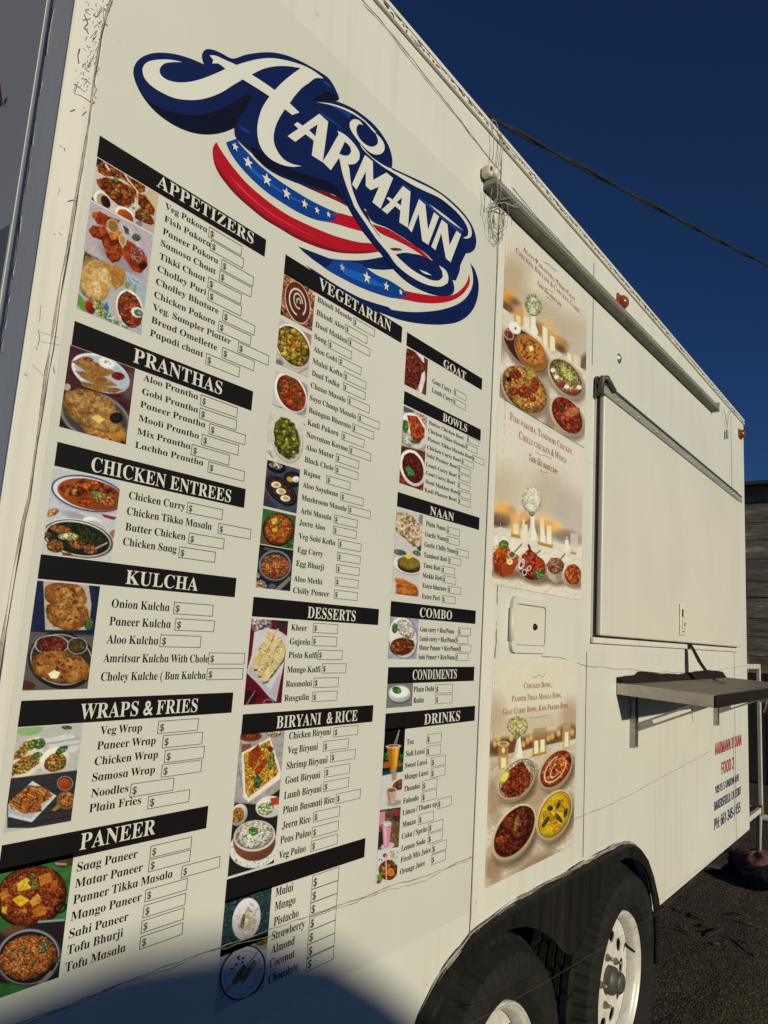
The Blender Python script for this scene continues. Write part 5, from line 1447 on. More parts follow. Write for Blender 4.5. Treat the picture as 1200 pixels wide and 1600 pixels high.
# chicken dishes
p = Pic('food_picture', SEC[2], 'Z3', (77, 746), (366, 1223), 5)
p.fill('bfc1c2').ell(250, 884, 190, 92, 12, '9aa0a6', soft=16, al=.6).ell(250, 880, 190, 88, 12, '27427a').ell(250, 880, 182, 81, 12, 'd4d4d0').ell(262, 884, 170, 76, 12, 'a5461a', shade=.12)
p.foodp([(130, 850), (230, 800), (350, 835), (405, 880), (350, 905), (270, 870), (190, 870)], ['8f2f10', 'b8501c', 'd07a34', '6e1f0c'], 38).food(180, 865, 70, 28, 10, CUR, 34).foodp([(185, 905), (250, 900), (275, 935), (220, 945)], RED, 30)
p.food(330, 910, 60, 30, 15, ['b0622c', 'c88a4a', '9a4a1e'], 16).food(300, 885, 34, 14, 20, ['7a9a4a', '9ab06a', '5a7a34'], 9).ell(140, 880, 10, 14, 0, 'd05a2a')
p.food(70, 975, 34, 18, -20, ['b5542a', 'd9a060', 'e0c8a0'], 12).ell(200, 1000, 80, 20, 20, 'a8a5a2', soft=12).ell(282, 1032, 62, 30, 20, 'd4cfc8', shade=.15).ell(285, 1040, 46, 18, 20, 'b5b0a8').poly([(318, 982), (396, 1000), (380, 1014), (330, 1000)], 'a03030').ell(375, 1085, 30, 16, -50, 'b56a50')
p.ell(198, 1108, 186, 98, 12, 'cdcac2', shade=.12).ring(198, 1108, 176, 90, 12, 5, '3a3a30', .9).ell(198, 1108, 164, 80, 12, '2a2a18').food(198, 1108, 160, 76, 12, ['2b2a16', '3a3a1e', '1f1e10', '4a4a28'], 14)
for x, y, a, b_ in ((112, 1062, 58, 22), (82, 1145, 44, 34), (190, 1132, 40, 28), (258, 1162, 38, 24), (45, 1090, 22, 16), (145, 1192, 26, 14)): p.food(x, y, a, b_, 12, ['8a5a2e', 'b0783e', 'a0502a', '6a4020'], 22)
p.food(150, 1098, 54, 18, 0, ['c9c780', 'e0dba0', '8fa050'], 10, 3, 20).line(288, 1158, 345, 1130, 8, 'b9a090').grain(.06, 8).done()

# kulcha
p = Pic('food_picture', SEC[3], 'Z4', (119, 180), (366, 714), 6)
p.fill('1f2a44').grain(.3, 14).poly([(148, 180), (372, 198), (386, 300), (372, 424), (158, 424)], 'b9ac98').food(258, 252, 108, 64, 8, BRD + ['7e3d18'], 30, con=.07).food(268, 345, 108, 82, 8, BRD + ['7e3d18', '6a3014'], 32, con=.07)
p.dots(258, 300, 90, 100, 0, 34, 5, '4a5a28', .8).dots(262, 300, 85, 90, 0, 14, 9, '5a2410', .6).food(374, 395, 20, 30, 20, GRN, 12)
p.poly([(85, 432), (400, 452), (370, 730), (40, 730)], '625d57').ell(240, 575, 168, 140, 12, '241e1c').ring(238, 570, 152, 122, 12, 6, 'a8a29a').ell(238, 572, 146, 116, 12, '3a322c')
p.food(190, 497, 76, 42, 0, ['7a2a16', '96402a', '5a1c10', '8a3420'], 17).ring(190, 497, 82, 47, 0, 4, 'b5aea4').food(315, 502, 44, 36, 0, ['4a3a1c', '5e4a28', '6a5a30'], 9).ring(316, 502, 48, 40, 0, 4, 'a8a29a')
p.food(235, 607, 150, 80, 8, ['b5722a', '9a5a20', 'cf9a50', '6e3818', 'c08038'], 30, con=.06).dots(235, 605, 120, 60, 8, 16, 8, '4a200e', .6).poly([(172, 640), (200, 622), (232, 633), (218, 662), (186, 664)], 'eae0ba').ell(66, 696, 44, 22, 10, '5a3020').grain(.07, 8).done()

# wraps and fries
p = Pic('food_picture', SEC[4], 'Z4', (23, 907), (285, 1366), 7)
p.fill('bab9b1').ell(80, 920, 66, 24, -6, '8fb878').poly([(150, 960), (290, 935), (340, 990), (300, 1030), (180, 1010)], 'cacac6').line(170, 985, 320, 960, 10, 'aaa9a4').line(200, 1005, 330, 985, 8, 'b0afa9')
p.poly([(0, 1050), (60, 965), (130, 945), (150, 1030), (70, 1130), (0, 1150)], 'd5cdb9').foodp([(5, 1035), (55, 975), (112, 960), (112, 1000), (40, 1055), (0, 1065)], ['c98a3a', '5a8a35', 'd5b060', 'a04a20', '7aa048'], 18)
p.poly([(-10, 1120), (60, 1050), (140, 1015), (158, 1070), (100, 1135), (20, 1160)], 'd8cfba').foodp([(-10, 1095), (55, 1048), (132, 1030), (130, 1080), (60, 1130), (-10, 1145)], ['c78a36', '8a4a1c', 'd9b468', 'a8622a', '5e8a3c'], 18).ell(30, 1050, 16, 8, 20, 'b03a24')
p.ell(205, 1068, 78, 62, -35, 'd8d0bc', shade=.15).food(208, 1078, 56, 44, -25, ['c78a36', '8a4a1c', 'd9b468', 'a8622a', '4e7a34'], 17).food(240, 1015, 34, 16, -30, GRN + ['8fb060'], 12).food(130, 985, 30, 24, -30, GRN, 12).food(265, 905, 26, 10, 0, GRN, 12).food(120, 1040, 24, 14, -10, GRN, 10)
p.poly([(-30, 1158), (320, 1115), (290, 1400), (-30, 1400)], '3a3838')
for a in range(7): p.line(-20, 1215 + a * 36, 320, 1165 + a * 34, 4, '232122', .9)
p.poly([(-25, 1285), (95, 1168), (214, 1242), (92, 1372), (-25, 1345)], 'c6c9ca').poly([(-25, 1290), (92, 1185), (195, 1245), (88, 1355), (-25, 1328)], 'aeb2b4')
p.foodp([(-20, 1270), (75, 1190), (140, 1195), (196, 1235), (175, 1262), (135, 1280), (142, 1318), (60, 1330), (-10, 1305)], ['b5642a', 'cf8a3e', '96481c', 'd99a50', 'a8541f'], 12, 4, 25)
p.ell(256, 1180, 40, 37, 0, '3a2420').ring(256, 1180, 37, 34, 0, 4, 'a89a90').ell(256, 1183, 31, 28, 0, 'b0451c', shade=.2).poly([(225, 1275), (245, 1290), (205, 1318), (188, 1314)], 'a87a48').ell(262, 1264, 48, 44, 0, '8a6238').food(264, 1262, 40, 36, 0, ['a85e2a', 'c98848', '8a481c'], 11, 3, 40).grain(.07, 8).done()

# paneer
p = Pic('food_picture', SEC[5], 'Z5', (-6, 528), (303, 1089), 8)
p.fill('3b7436').grain(.25, 20, 3, -15).poly([(270, 500), (380, 462), (380, 505), (320, 520)], '5a3a28').line(290, 498, 340, 500, 10, 'a8988a')
p.ell(160, 668, 190, 158, -22, '241410').ell(160, 664, 182, 150, -22, '5a2410').food(160, 664, 178, 146, -22, ['8a2f10', 'a8481a', '7a2810', 'b9602a', '9a4018'], 20, hl=.4)
for P, c in (([(84, 602), (135, 568), (166, 594), (156, 628), (92, 642)], 'd9b52a'), ([(200, 562), (262, 540), (270, 590), (208, 612)], 'cc7a26'), ([(60, 684), (104, 658), (152, 690), (104, 722)], 'd8ae28'), ([(150, 692), (196, 652), (216, 690), (168, 724)], 'd09038'),
             ([(162, 742), (200, 712), (244, 722), (236, 764), (188, 774)], 'c06a28'), ([(-5, 652), (38, 630), (46, 662), (8, 692)], 'c97a2c'), ([(8, 718), (36, 722), (30, 760), (6, 750)], 'd9a830'), ([(262, 590), (300, 580), (296, 630), (262, 640)], 'b8561e'), ([(100, 740), (135, 728), (140, 760)], 'c8802a')):
    p.foodp(P, [c, c, 'e0c060' if c[0] == 'd' else 'c8702a'], 30, con=0.11)
p.food(172, 605, 28, 18, 30, ['5a6a28', '7a8a3c', '3a4a18'], 9).food(165, 560, 20, 12, 0, ['5a6a28', '7a8a3c'], 9).ring(312, 728, 30, 22, -30, 9, '1d1512').dots(160, 664, 150, 120, -20, 40, 3.5, 'e0b890', .6)
p.poly([(-40, 862), (340, 782), (310, 1120), (-60, 1120)], '2a2220', soft=8).line(200, 800, 330, 790, 12, '8a9a9a').ell(70, 845, 70, 26, -12, '6a4a30', soft=14)
p.ell(145, 985, 172, 150, -15, '4c4a4c').ell(145, 982, 164, 142, -15, '8f8d90').ell(145, 985, 156, 134, -15, '231f1e').food(140, 985, 150, 112, -18, ['b5622a', 'c9783a', '8a451c', 'd98a4a', 'b8682e'], 12, 2.2, 30)
for x, y, r in ((120, 945, 22), (232, 915, 26), (292, 1000, 24), (60, 960, 16), (215, 950, 24), (175, 1010, 16)): p.food(x, y, r, r*.55, -20, ['5a6a48', '3a4a2c', '8a9a7a'], 12)
p.poly([(150, 1165), (262, 1052), (275, 1068), (170, 1185)], '8a8580').grain(.07, 9).done()

# vegetarian
p = Pic('food_picture', SEC[6], 'V1', (350, 196), (590, 702), 9)
p.fill('a86a48').put(np.ones(len(p.X)), p.chunks(['b0704a', '8a4a30', 'd0a080', 'c48a60'], 26, 2.5, 60)).poly([(310, 470), (360, 600), (480, 640), (600, 700), (600, 760), (300, 600)], '241c1a', soft=14).food(565, 620, 34, 60, 20, ['8a3a3a', 'b87a6a', '5a2020'], 10)
p.ell(466, 458, 188, 104, 76, 'd8c8a8').ell(466, 456, 180, 97, 76, '4a2414').ell(466, 457, 172, 90, 76, '6a2c16', shade=.1)
p.food(455, 420, 60, 48, 76, ['3a3a22', '4a4a2c', '6a2c16'], 12).ring(465, 455, 118, 66, 76, 9, 'e0d6c8', 1, (20, 345)).food(468, 450, 78, 36, 70, ['5a2c18', '3f3a22', '6a3018'], 12).ring(470, 444, 66, 34, 76, 8, 'ddd2c2', 1, (0, 300)).ring(474, 448, 26, 15, 76, 7, 'ddd2c2', 1, (60, 330)).food(485, 575, 30, 14, 20, ['3a3a20', '55502c'], 9).grain(.06, 8).done()
p = Pic('food_picture', SEC[6], 'V1', (313, 597), (556, 1104), 10)
p.fill('bfb9b0').ell(560, 800, 60, 160, 10, '8f7a68', soft=40, al=.8).ell(300, 985, 40, 40, 0, '7a7a78', soft=20).line(460, 1070, 560, 1020, 10, '9a8470')
p.ell(428, 838, 206, 142, 60, '9a948a', soft=14).ell(428, 834, 206, 138, 60, 'dcd6cc', shade=.12).ell(426, 834, 190, 124, 60, '4a3218').food(424, 834, 186, 122, 60, ['c9822a', 'd9a535', '7e8a2a', '3c4a1c', 'c0641a', 'd8b84a', 'a8541a', '55701f'], 46, hl=.35).grain(.06, 8).done()
p = Pic('food_picture', SEC[6], 'V1', (276, 1040), (536, 1448), 11)
p.fill('c2bdb6').ell(430, 1250, 190, 132, 62, '8f8a84', soft=22).line(250, 1340, 330, 1365, 5, '3a3634').line(440, 1420, 540, 1452, 6, '4a4440').ell(406, 1236, 186, 126, 62, 'e4dace', shade=.1).ell(410, 1238, 168, 108, 62, '7a2410')
p.food(412, 1238, 164, 105, 62, ['9a2412', 'b83c1a', 'cc541f', '8a3a18', 'c8662c'], 30, hl=.35).food(410, 1150, 26, 26, 0, ['4a4a24', '6a6a34'], 10).food(318, 1190, 20, 40, 0, ['5a4a24', '7a5a2c'], 10).food(470, 1300, 24, 34, 0, ['5a5a2c', '7a4a20'], 10).grain(.06, 8).done()
p = Pic('food_picture', SEC[6], 'V2', (173, 12), (441, 521), 12)
p.fill('cac3b3').grain(.10, 30).ell(330, 20, 90, 30, 20, '7a5040', soft=14).line(380, 40, 480, 75, 5, '5a4a44').line(150, 360, 200, 420, 5, '6a645c').line(165, 350, 190, 410, 4, '7a746c').poly([(428, 72), (478, 98), (474, 142)], '8f2030')
p.ell(322, 268, 196, 128, 78, '9a9488', soft=18).ell(320, 256, 196, 124, 78, 'dedace', shade=.1).ring(318, 252, 184, 114, 78, 5, '9a9a60').food(316, 250, 180, 110, 78, ['5c6a1c', '8a8f2c', '2f3f16', 'a8a038', '3f5220', 'c9b83c', '2a3814'], 30, hl=.3).grain(.06, 8).done()
p = Pic('food_picture', SEC[6], 'V2', (150, 433), (401, 896), 13)
p.fill('4a4d5a').grain(.25, 26).ell(228, 492, 84, 56, 18, '17171a').food(222, 485, 60, 28, 12, ['c9c0b4', '8a7a6a', 'd8d0c8', '4a3a34'], 22).ell(372, 602, 84, 66, 20, '17171a').ell(372, 600, 70, 52, 20, '2a2624').ell(345, 602, 30, 22, 30, 'c9a030').ell(397, 602, 32, 26, 0, 'dbd6ca', shade=.2)
p.line(190, 570, 215, 620, 16, '141416').ell(268, 700, 168, 92, 44, '141416').ring(265, 692, 148, 78, 44, 5, '4a4a4e').ell(264, 692, 132, 66, 44, '45241a').food(264, 692, 130, 64, 44, ['5a2a1a', '3a1a12', '7a4a30', '4a2016'], 13)
for x, y in ((226, 650), (268, 706), (305, 766)): p.ell(x, y, 43, 27, 8, 'e0dccb', shade=.15).ell(x + 2, y - 2, 25, 16, 8, 'cfae42').dots(x, y, 24, 14, 0, 5, 3, '6a5a30')
p.poly([(130, 700), (180, 780), (240, 860), (110, 850)], '3a3c48', soft=12).grain(.07, 8).done()
p = Pic('food_picture', SEC[6], 'V2', (113, 851), (373, 1206), 14)
p.fill('39702f').grain(.3, 24).poly([(330, 905), (400, 905), (395, 950)], '6a4a3a').ell(130, 1130, 60, 40, 20, '6a5030', soft=12)
p.ell(246, 1036, 138, 142, 0, '2c1810').ell(246, 1032, 128, 132, 0, '5a2410').food(246, 1032, 124, 128, 0, ['a8481a', 'c8642a', '8a3010', 'd98a3a', 'b5541f'], 17, hl=.35)
for P, c in (([(180, 946), (226, 928), (246, 984), (195, 992)], 'dfc040'), ([(190, 1026), (230, 1014), (237, 1050), (196, 1060)], 'd8b438'), ([(274, 950), (322, 948), (320, 1002), (280, 1002)], 'c86424'), ([(236, 1062), (275, 1050), (280, 1090), (245, 1100)], 'c05a24'), ([(250, 1112), (300, 1105), (300, 1140), (255, 1145)], 'b85222'), ([(140, 1030), (165, 1040), (150, 1075)], 'd08a3a')): p.foodp(P, [c, c], 26, con=0.10)
p.food(245, 985, 20, 14, 0, GRN, 9).food(360, 1170, 40, 40, 0, ['2f6a2c', '4a8a40'], 18).grain(.07, 8).done()
p = Pic('food_picture', SEC[6], 'V2', (83, 1162), (346, 1566), 15)
p.fill('25232a').grain(.3, 20).line(130, 1190, 210, 1215, 5, '8a8478').line(120, 1200, 200, 1225, 4, '8a8478').ell(216, 1348, 142, 134, 0, '4a4c52').ell(216, 1342, 140, 130, 0, '7a7c82').ell(216, 1346, 124, 116, 0, '231e1e').food(216, 1350, 120, 104, 0, ['c9622a', 'd98a4a', 'a83a1a', 'c8a060', 'b84a22', 'd07038'], 19, hl=.35)
for x, y, r in ((160, 1310, 20), (240, 1290, 22), (282, 1360, 22), (200, 1380, 14), (160, 1420, 16)): p.food(x, y, r, r*.65, 20, ['4a5a3c', '6a7a4a', '2f3a24'], 11)
p.food(205, 1420, 26, 24, 0, ['b01a18', 'c8301f'], 18).food(90, 1515, 56, 44, 20, ['c9b49a', '8a6a50', 'e0d0b8'], 26).food(70, 1430, 20, 26, 0, ['b8a48a', '7a5a44'], 16).ell(190, 1525, 32, 24, 0, '5a6070').poly([(212, 1548), (350, 1430), (350, 1470), (240, 1575)], '857b70').grain(.07, 8).done()

# desserts, biryani, kulfi flavours
p = Pic('food_picture', SEC[7], 'Z8', (113, 196), (275, 654), 16)
p.fill('681521').grain(.25, 16).food(155, 225, 70, 44, 0, ['b5a8a4', '8a6a6a', 'd0c8c4'], 26).ell(280, 225, 30, 40, 20, '3a2a30', soft=10)
p.poly([(128, 268), (200, 248), (262, 262), (318, 300), (292, 430), (262, 560), (246, 648), (208, 622), (158, 562), (84, 488), (112, 400)], 'c8c4c6').poly([(118, 440), (150, 520), (215, 585), (270, 480), (262, 560), (246, 640), (208, 615), (160, 555), (90, 485)], 'b3aeb2', soft=10)
for P in ([(114, 425), (204, 262), (238, 280), (150, 474), (122, 470)], [(140, 488), (244, 284), (278, 306), (168, 508), (146, 508)], [(163, 522), (272, 318), (304, 345), (284, 420), (196, 536), (170, 542)]): p.foodp([(x + 4, y + 10) for x, y in P], ['8a7a5a', '8a7a5a'], 40).foodp(P, ['d9c48e', 'd2bc82', 'dcca98', 'c4ac70'], 30, con=.06, hl=.1)
p.dots(210, 400, 60, 110, 0, 16, 4, '6a5a3a').line(238, 275, 256, 254, 9, 'c9b090').line(272, 302, 288, 285, 8, 'c9b090').poly([(70, 580), (150, 600), (120, 690), (60, 680)], '3a0c14').line(85, 665, 130, 590, 6, '8a7a7c').ring(205, 655, 26, 20, 0, 5, '8a8488').grain(.06, 8).done()
p = Pic('food_picture', SEC[8], 'Z8', (53, 826), (234, 1524), 17)
p.fill('a8a39a').grain(.15, 26).ell(105, 836, 62, 28, 0, '7a3a22').food(105, 832, 44, 16, 0, RED, 12).food(235, 820, 40, 18, 0, ['c8b090', 'a08a68'], 14).poly([(60, 880), (110, 875), (110, 920), (55, 925)], '8a5a3a').line(40, 990, 60, 1100, 6, '8a857c')
p.poly([(58, 925), (214, 842), (274, 1030), (268, 1068), (96, 1194), (68, 1164)], 'ddd5c6').foodp([(70, 932), (210, 856), (258, 1026), (246, 1050), (96, 1168), (80, 1142)], ['d9a52a', 'c8882a', 'e0bc58', 'a85a1c', 'd4a03c'], 10, 2, 40)
p.foodp([(95, 930), (150, 876), (172, 925), (125, 1000), (96, 1004)], ['9a3010', 'b8481a', 'a83c14'], 30, con=0.17).foodp([(128, 1020), (190, 948), (202, 980), (140, 1062)], ['a83c18', 'b8501f', '8a2c10'], 28, con=0.17).food(220, 968, 16, 48, 10, ['6f8a3a', '8aa450'], 18).food(145, 1082, 20, 34, 10, GRN, 14).ell(215, 905, 16, 14, 0, '7a2c18')
p.poly([(10, 1196), (150, 1206), (285, 1110), (250, 1540), (-20, 1620)], '282624', soft=8).ell(42, 1262, 46, 62, 22, 'b9b4ac', shade=.2).food(36, 1264, 33, 44, 22, ['b5702a', 'd09a4a', '9a5a20'], 11)
p.ell(212, 1218, 78, 58, -12, 'ccccc6', shade=.1).food(190, 1228, 46, 34, -20, ['b9c48a', 'd4dab0', '8aa05a'], 18).poly([(214, 1172), (264, 1164), (266, 1204), (222, 1212)], 'c8402a')
p.ell(128, 1442, 138, 108, -10, 'd5d2c9').dots(128, 1450, 130, 100, -10, 90, 3.2, '55524c', .8).ell(128, 1408, 116, 104, -10, '8a5238', shade=.2).ell(128, 1376, 114, 84, -10, 'cdc6b8').ell(128, 1374, 104, 74, -10, '8a8268').food(128, 1372, 102, 72, -10, RICE, 8, 3.2, 25).food(122, 1350, 24, 24, 0, ['5f9a3c', '7ab04e', '3f7a28'], 13).grain(.06, 8).done()
p = Pic('food_picture', SEC[9], 'K1', (98, 404), (309, 585), 18)
p.put(np.ones(len(p.X)), p.chunks(['2a4442', '3c5c58', '22383a', '4a6a66', '1c2e30'], 7)).ell(203, 492, 106, 68, 102, 'cbc5c5', shade=.1).dots(203, 492, 92, 56, 102, 24, 5, '8a6a6a', .5).foodp([(172, 510), (212, 428), (256, 478), (246, 522), (200, 562), (164, 542)], ['c4bca4', 'b0a484', 'd4ccb8'], 26, con=0.15).foodp([(185, 470), (200, 465), (190, 540), (170, 530)], ['7a6a44', '8a7a54'], 12).poly([(70, 626), (320, 556), (320, 600), (70, 668)], '1a1614').grain(.07, 8).done()
p = Pic('food_picture', SEC[9], 'K1', (76, 655), (288, 838), 19)
p.fill('b3b1b0').poly([(200, 600), (320, 560), (315, 640), (240, 640)], '9a9088', soft=8).food(276, 594, 36, 26, -20, ['8a9030', '6a7020', '5a5a1c'], 14).ell(185, 757, 142, 108, 114, '2f2522').ell(185, 756, 134, 100, 114, 'c2c0bf').ring(185, 756, 112, 80, 114, 4, 'a8a6a4')
p.foodp([(130, 800), (190, 712), (204, 732), (152, 818)], ['6f7448', '8a9060'], 20, con=0.15).foodp([(165, 795), (240, 690), (257, 706), (186, 812)], ['8a9060', 'a0a074', '6a6a44'], 20, con=0.15).line(80, 880, 262, 650, 4, '5a4a3c').dots(150, 700, 40, 50, 0, 9, 6, '3a2c24').grain(.06, 8).done()

# third column
p = Pic('food_picture', SEC[10], 'G2', (179, 166), (336, 557), 20)
p.fill('d6d2cb').foodp([(182, 176), (235, 190), (285, 250), (312, 290), (340, 318), (330, 352), (300, 382), (292, 430), (276, 484), (255, 524), (160, 490), (160, 300)], ['6a2410', '8a3418', '9a4420', '4a160a', '7a2c14'], 24, hl=.4).foodp([(285, 300), (338, 318), (330, 350), (296, 350)], ['a8602a', '8a4418'], 18).poly([(318, 236), (356, 262), (340, 565), (300, 545), (330, 420)], '6a3424').poly([(246, 528), (272, 488), (282, 510), (266, 540)], 'd0a040').grain(.07, 9).done()
p = Pic('food_picture', SEC[11], 'G2', (157, 640), (313, 1326), 21)
p.fill('b3aeaa').ell(185, 668, 56, 30, 20, '5f6068').food(300, 745, 56, 30, 50, ['d0c0a0', 'b8a078'], 26).ell(238, 850, 156, 104, 66, '8a8580', soft=18).ell(236, 842, 154, 100, 66, 'dbd7cf', shade=.1).food(188, 905, 72, 52, 40, RICE, 9)
p.foodp([(182, 716), (262, 724), (326, 830), (322, 890), (272, 952), (215, 900), (205, 815)], ['b5301a', 'd9501f', '8f2010', 'e0783a', 'c43e1c'], 22, hl=.35).food(168, 805, 28, 52, 0, GRN, 13).food(245, 930, 40, 16, 10, GRN, 12)
p.poly([(130, 960), (335, 1012), (318, 1340), (105, 1280)], '963a1e').put(p.pm([(130, 960), (335, 1012), (318, 1340), (105, 1280)]) * .8, p.chunks(['a84420', 'c05a2c', '7a2a18', '3f4a28', 'b83a24'], 50)).ell(228, 1142, 152, 100, 72, 'dcd7ce', shade=.1).ell(230, 1142, 126, 80, 72, '3a120c').food(230, 1142, 124, 78, 72, ['6a1c10', '7e2814', '54120a', '8a3a20'], 16, hl=.35).ell(206, 1166, 46, 20, 42, '3f9a4a').line(185, 1150, 230, 1185, 4, '2a6a34').food(210, 1190, 26, 16, 0, ['3a8a44', '52a05a'], 14).grain(.06, 9).done()
p = Pic('food_picture', SEC[12], 'N3', (131, 147), (281, 767), 22)
p.fill('c6c1b6').ell(300, 410, 26, 40, 20, '4a3a30', soft=12).ell(310, 230, 26, 40, 0, '8a8478', soft=12).food(198, 272, 108, 78, 42, ['d9c8a0', 'c9b080', 'e6dcc0', 'd0b88c', '8a5a3a'], 22, con=.06).food(252, 345, 82, 58, 55, ['dccba4', 'c9b080', 'e2d4b0', '7e5034'], 20, con=.06).dots(215, 290, 80, 70, 40, 26, 7, '6a3a2a', .7)
p.food(150, 458, 46, 20, 12, ['4a6a4a', '7a9a7a', '35553a'], 12).food(270, 465, 30, 16, 20, ['4a6a4a', '7a9a7a'], 12).ell(206, 552, 104, 62, 16, 'a8a49e', soft=14).ell(204, 546, 102, 58, 16, 'd8d6d2').ell(216, 556, 80, 44, 10, '3a2a18').ell(214, 532, 80, 46, 10, '8a742a').food(214, 532, 78, 44, 10, ['8a7428', '9a8434', '7a6420'], 18, con=.06).ell(210, 487, 25, 15, 10, 'd9c84a')
p.ell(210, 762, 90, 20, 5, '9a948a', soft=14).ell(204, 742, 80, 26, 6, 'b5521c').ell(202, 722, 80, 30, 6, 'cb6a2a', shade=.3).ell(198, 700, 76, 26, 8, 'a84816').foodp([(118, 634), (180, 645), (268, 690), (255, 702), (185, 698), (122, 668)], ['c8642a', 'd98440', 'c05a20'], 26, con=.06).food(200, 725, 74, 24, 6, ['cb6a2a', 'd88640', 'b8541c'], 24, con=.06).grain(.06, 8).done()
p = Pic('food_picture', SEC[13], 'N3', (86, 906), (268, 1199), 23)
p.fill('98a0ae').grain(.2, 22).ell(176, 1056, 144, 100, 80, '6a7080', soft=14).ell(172, 1050, 142, 96, 82, 'd5d1ca', shade=.08).food(192, 988, 76, 52, 45, ['d6cfc0', 'b9b0a0', 'e6e0d4', 'c4a890'], 8).food(168, 1112, 86, 62, -10, ['7a2c12', '9a4a20', '5a1c0c', 'b5703a', '8a3a18'], 24, hl=.35).food(116, 985, 20, 36, 0, GRN, 13).grain(.06, 8).done()
p = Pic('food_picture', SEC[14], 'N3', (67, 1366), (235, 1526), 24)
p.fill('7e7c78').grain(.12, 20).ell(152, 1450, 78, 58, 0, '5a5854', soft=12).ell(150, 1442, 76, 56, 0, 'bfbfb8', shade=.15).ell(148, 1426, 72, 44, 0, 'd0d0c8').ell(148, 1427, 62, 36, 0, 'e0e0d6').food(130, 1415, 32, 24, 20, ['3f7a34', '5a9a4a', '2f5a24'], 20).done()
p = Pic('food_picture', SEC[15], 'D4', (160, 254), (255, 1452), 25)
p.fill('0f0e0e').food(228, 480, 95, 48, 10, ['2f6a2a', '3f8a34', '1c4a1c', '1a2a18'], 34).ell(166, 542, 40, 26, -10, 'a8602c').ell(290, 545, 36, 24, 0, '8a5a30').poly([(120, 600), (330, 540), (320, 610), (120, 650)], '1c4542').poly([(176, 396), (280, 390), (252, 586), (204, 592)], 'd98a1e').poly([(176, 400), (215, 400), (218, 590), (204, 592)], 'b5641a', soft=14).poly([(240, 400), (270, 398), (248, 560), (235, 560)], 'eab24a', soft=14).ring(228, 392, 52, 12, -3, 5, 'd9cdb0').poly([(208, 588), (250, 584), (250, 606), (205, 610)], '8a9a90').line(228, 400, 276, 258, 5, 'd9d4c4').line(246, 400, 270, 290, 4, 'c9c4b4')
p.poly([(100, 636), (330, 590), (310, 880), (90, 910)], 'cac5bd').poly([(210, 616), (256, 606), (248, 662), (216, 670)], 'b5906a').ell(285, 700, 70, 40, -25, '7a4a34').food(280, 705, 52, 26, -25, ['6a3a28', '8a5a40', '5a2c20'], 16).ell(235, 850, 60, 22, -10, '9a948c', soft=14).poly([(171, 745), (253, 735), (241, 850), (190, 862)], 'c4a48a').poly([(171, 745), (195, 745), (205, 858), (190, 862)], 'a88a70', soft=8).ell(212, 744, 42, 22, -6, 'd0b49c').ell(212, 746, 34, 16, -6, '8a5a4a')
p.poly([(80, 912), (320, 890), (300, 1190), (70, 1230)], '7a5a3c').put(p.pm([(80, 912), (320, 890), (300, 1190), (70, 1230)]) * .6, p.chunks(['7a5a3c', '8f6a44', '6a4a30'], 40, 4, 70)).poly([(110, 926), (163, 914), (156, 1020), (104, 1032)], 'd08a9a').ell(252, 955, 32, 44, 0, '3a3438').ell(256, 930, 26, 26, 0, 'b02a38').poly([(85, 1090), (140, 1080), (145, 1200), (75, 1215)], '2f2a2c', soft=8).ell(182, 1195, 56, 26, -12, 'c8b8b4').poly([(136, 1012), (216, 1000), (192, 1200), (150, 1216)], 'cf8a9c').poly([(150, 1020), (170, 1020), (172, 1190), (160, 1200)], 'e0b0bc', soft=10).food(176, 1018, 42, 26, -5, ['d6c4c0', 'e6d8d4', 'b89a98'], 16)
p.poly([(70, 1232), (310, 1196), (290, 1460), (60, 1530)], 'c4cbc7').food(185, 1388, 76, 84, 5, ['b02418', 'c85a1c', '5a7a2a', '7a2030', 'd98a2a', '2f4a24', '4a1820'], 36, hl=.3).ell(160, 1272, 18, 18, 0, 'a02438').poly([(205, 1240), (235, 1230), (235, 1300), (205, 1290)], 'c8b060').ell(205, 1406, 26, 33, 0, 'd9701e').ring(205, 1406, 22, 28, 0, 3, 'f0b060').line(166, 1272, 172, 1470, 11, 'dba89c').dots(240, 1260, 40, 40, 0, 9, 4, '2a2420').dots(125, 1310, 14, 10, 0, 2, 6, '2a2420').poly([(95, 1440), (130, 1400), (140, 1470), (105, 1500)], '7a8a30', soft=6).ell(108, 1485, 18, 14, 0, 'b03a24').grain(.06, 9).done()

# ------------------------------------------------------------------ the three posters
def poster(k, tl, br, seed, step=.9):
    o = bpy.data.objects.new('menu_poster', None); COL.objects.link(o)
    u0, z1 = wz(k, *tl); u1, z0 = wz(k, *br); o.location = (u0, -.0022, z0); adopt(o, TR)
    q = Pic('poster_print', o, k, tl, br, seed, step, off=.0020); q.warm, q.dim = (1.08, 1.05, .955), .17
    return o, q
def glass(p, P, c, al=.5): return p.poly(P, c, soft=6, al=al)
o1, p = poster('Q1', (95, 60), (690, 1697), 41)
p.fill('c9c1b2').ell(120, 430, 130, 190, 20, 'a68c68', soft=120, al=0.58).ell(250, 560, 160, 60, 35, 'b0a088', soft=60, al=0.51).ell(105, 560, 70, 48, 20, 'd08a3a', soft=40, al=0.99).ell(150, 590, 60, 30, 30, '6a4c34', soft=30, al=0.99).ell(90, 625, 80, 36, 30, '58402f', soft=24, al=0.99)
p.ell(420, 720, 220, 120, 38, 'a8967e', soft=110, al=0.55).ell(620, 880, 160, 190, 20, 'aea292', soft=130, al=0.58).ell(350, 800, 70, 40, 38, '7a5c40', soft=34, al=0.99).ell(510, 905, 70, 40, 38, 'a87a48', soft=30, al=0.99).ell(500, 940, 60, 24, 38, '6a4e36', soft=20, al=0.99).ell(690, 1050, 40, 70, 20, '6e5a4a', soft=30, al=0.99)
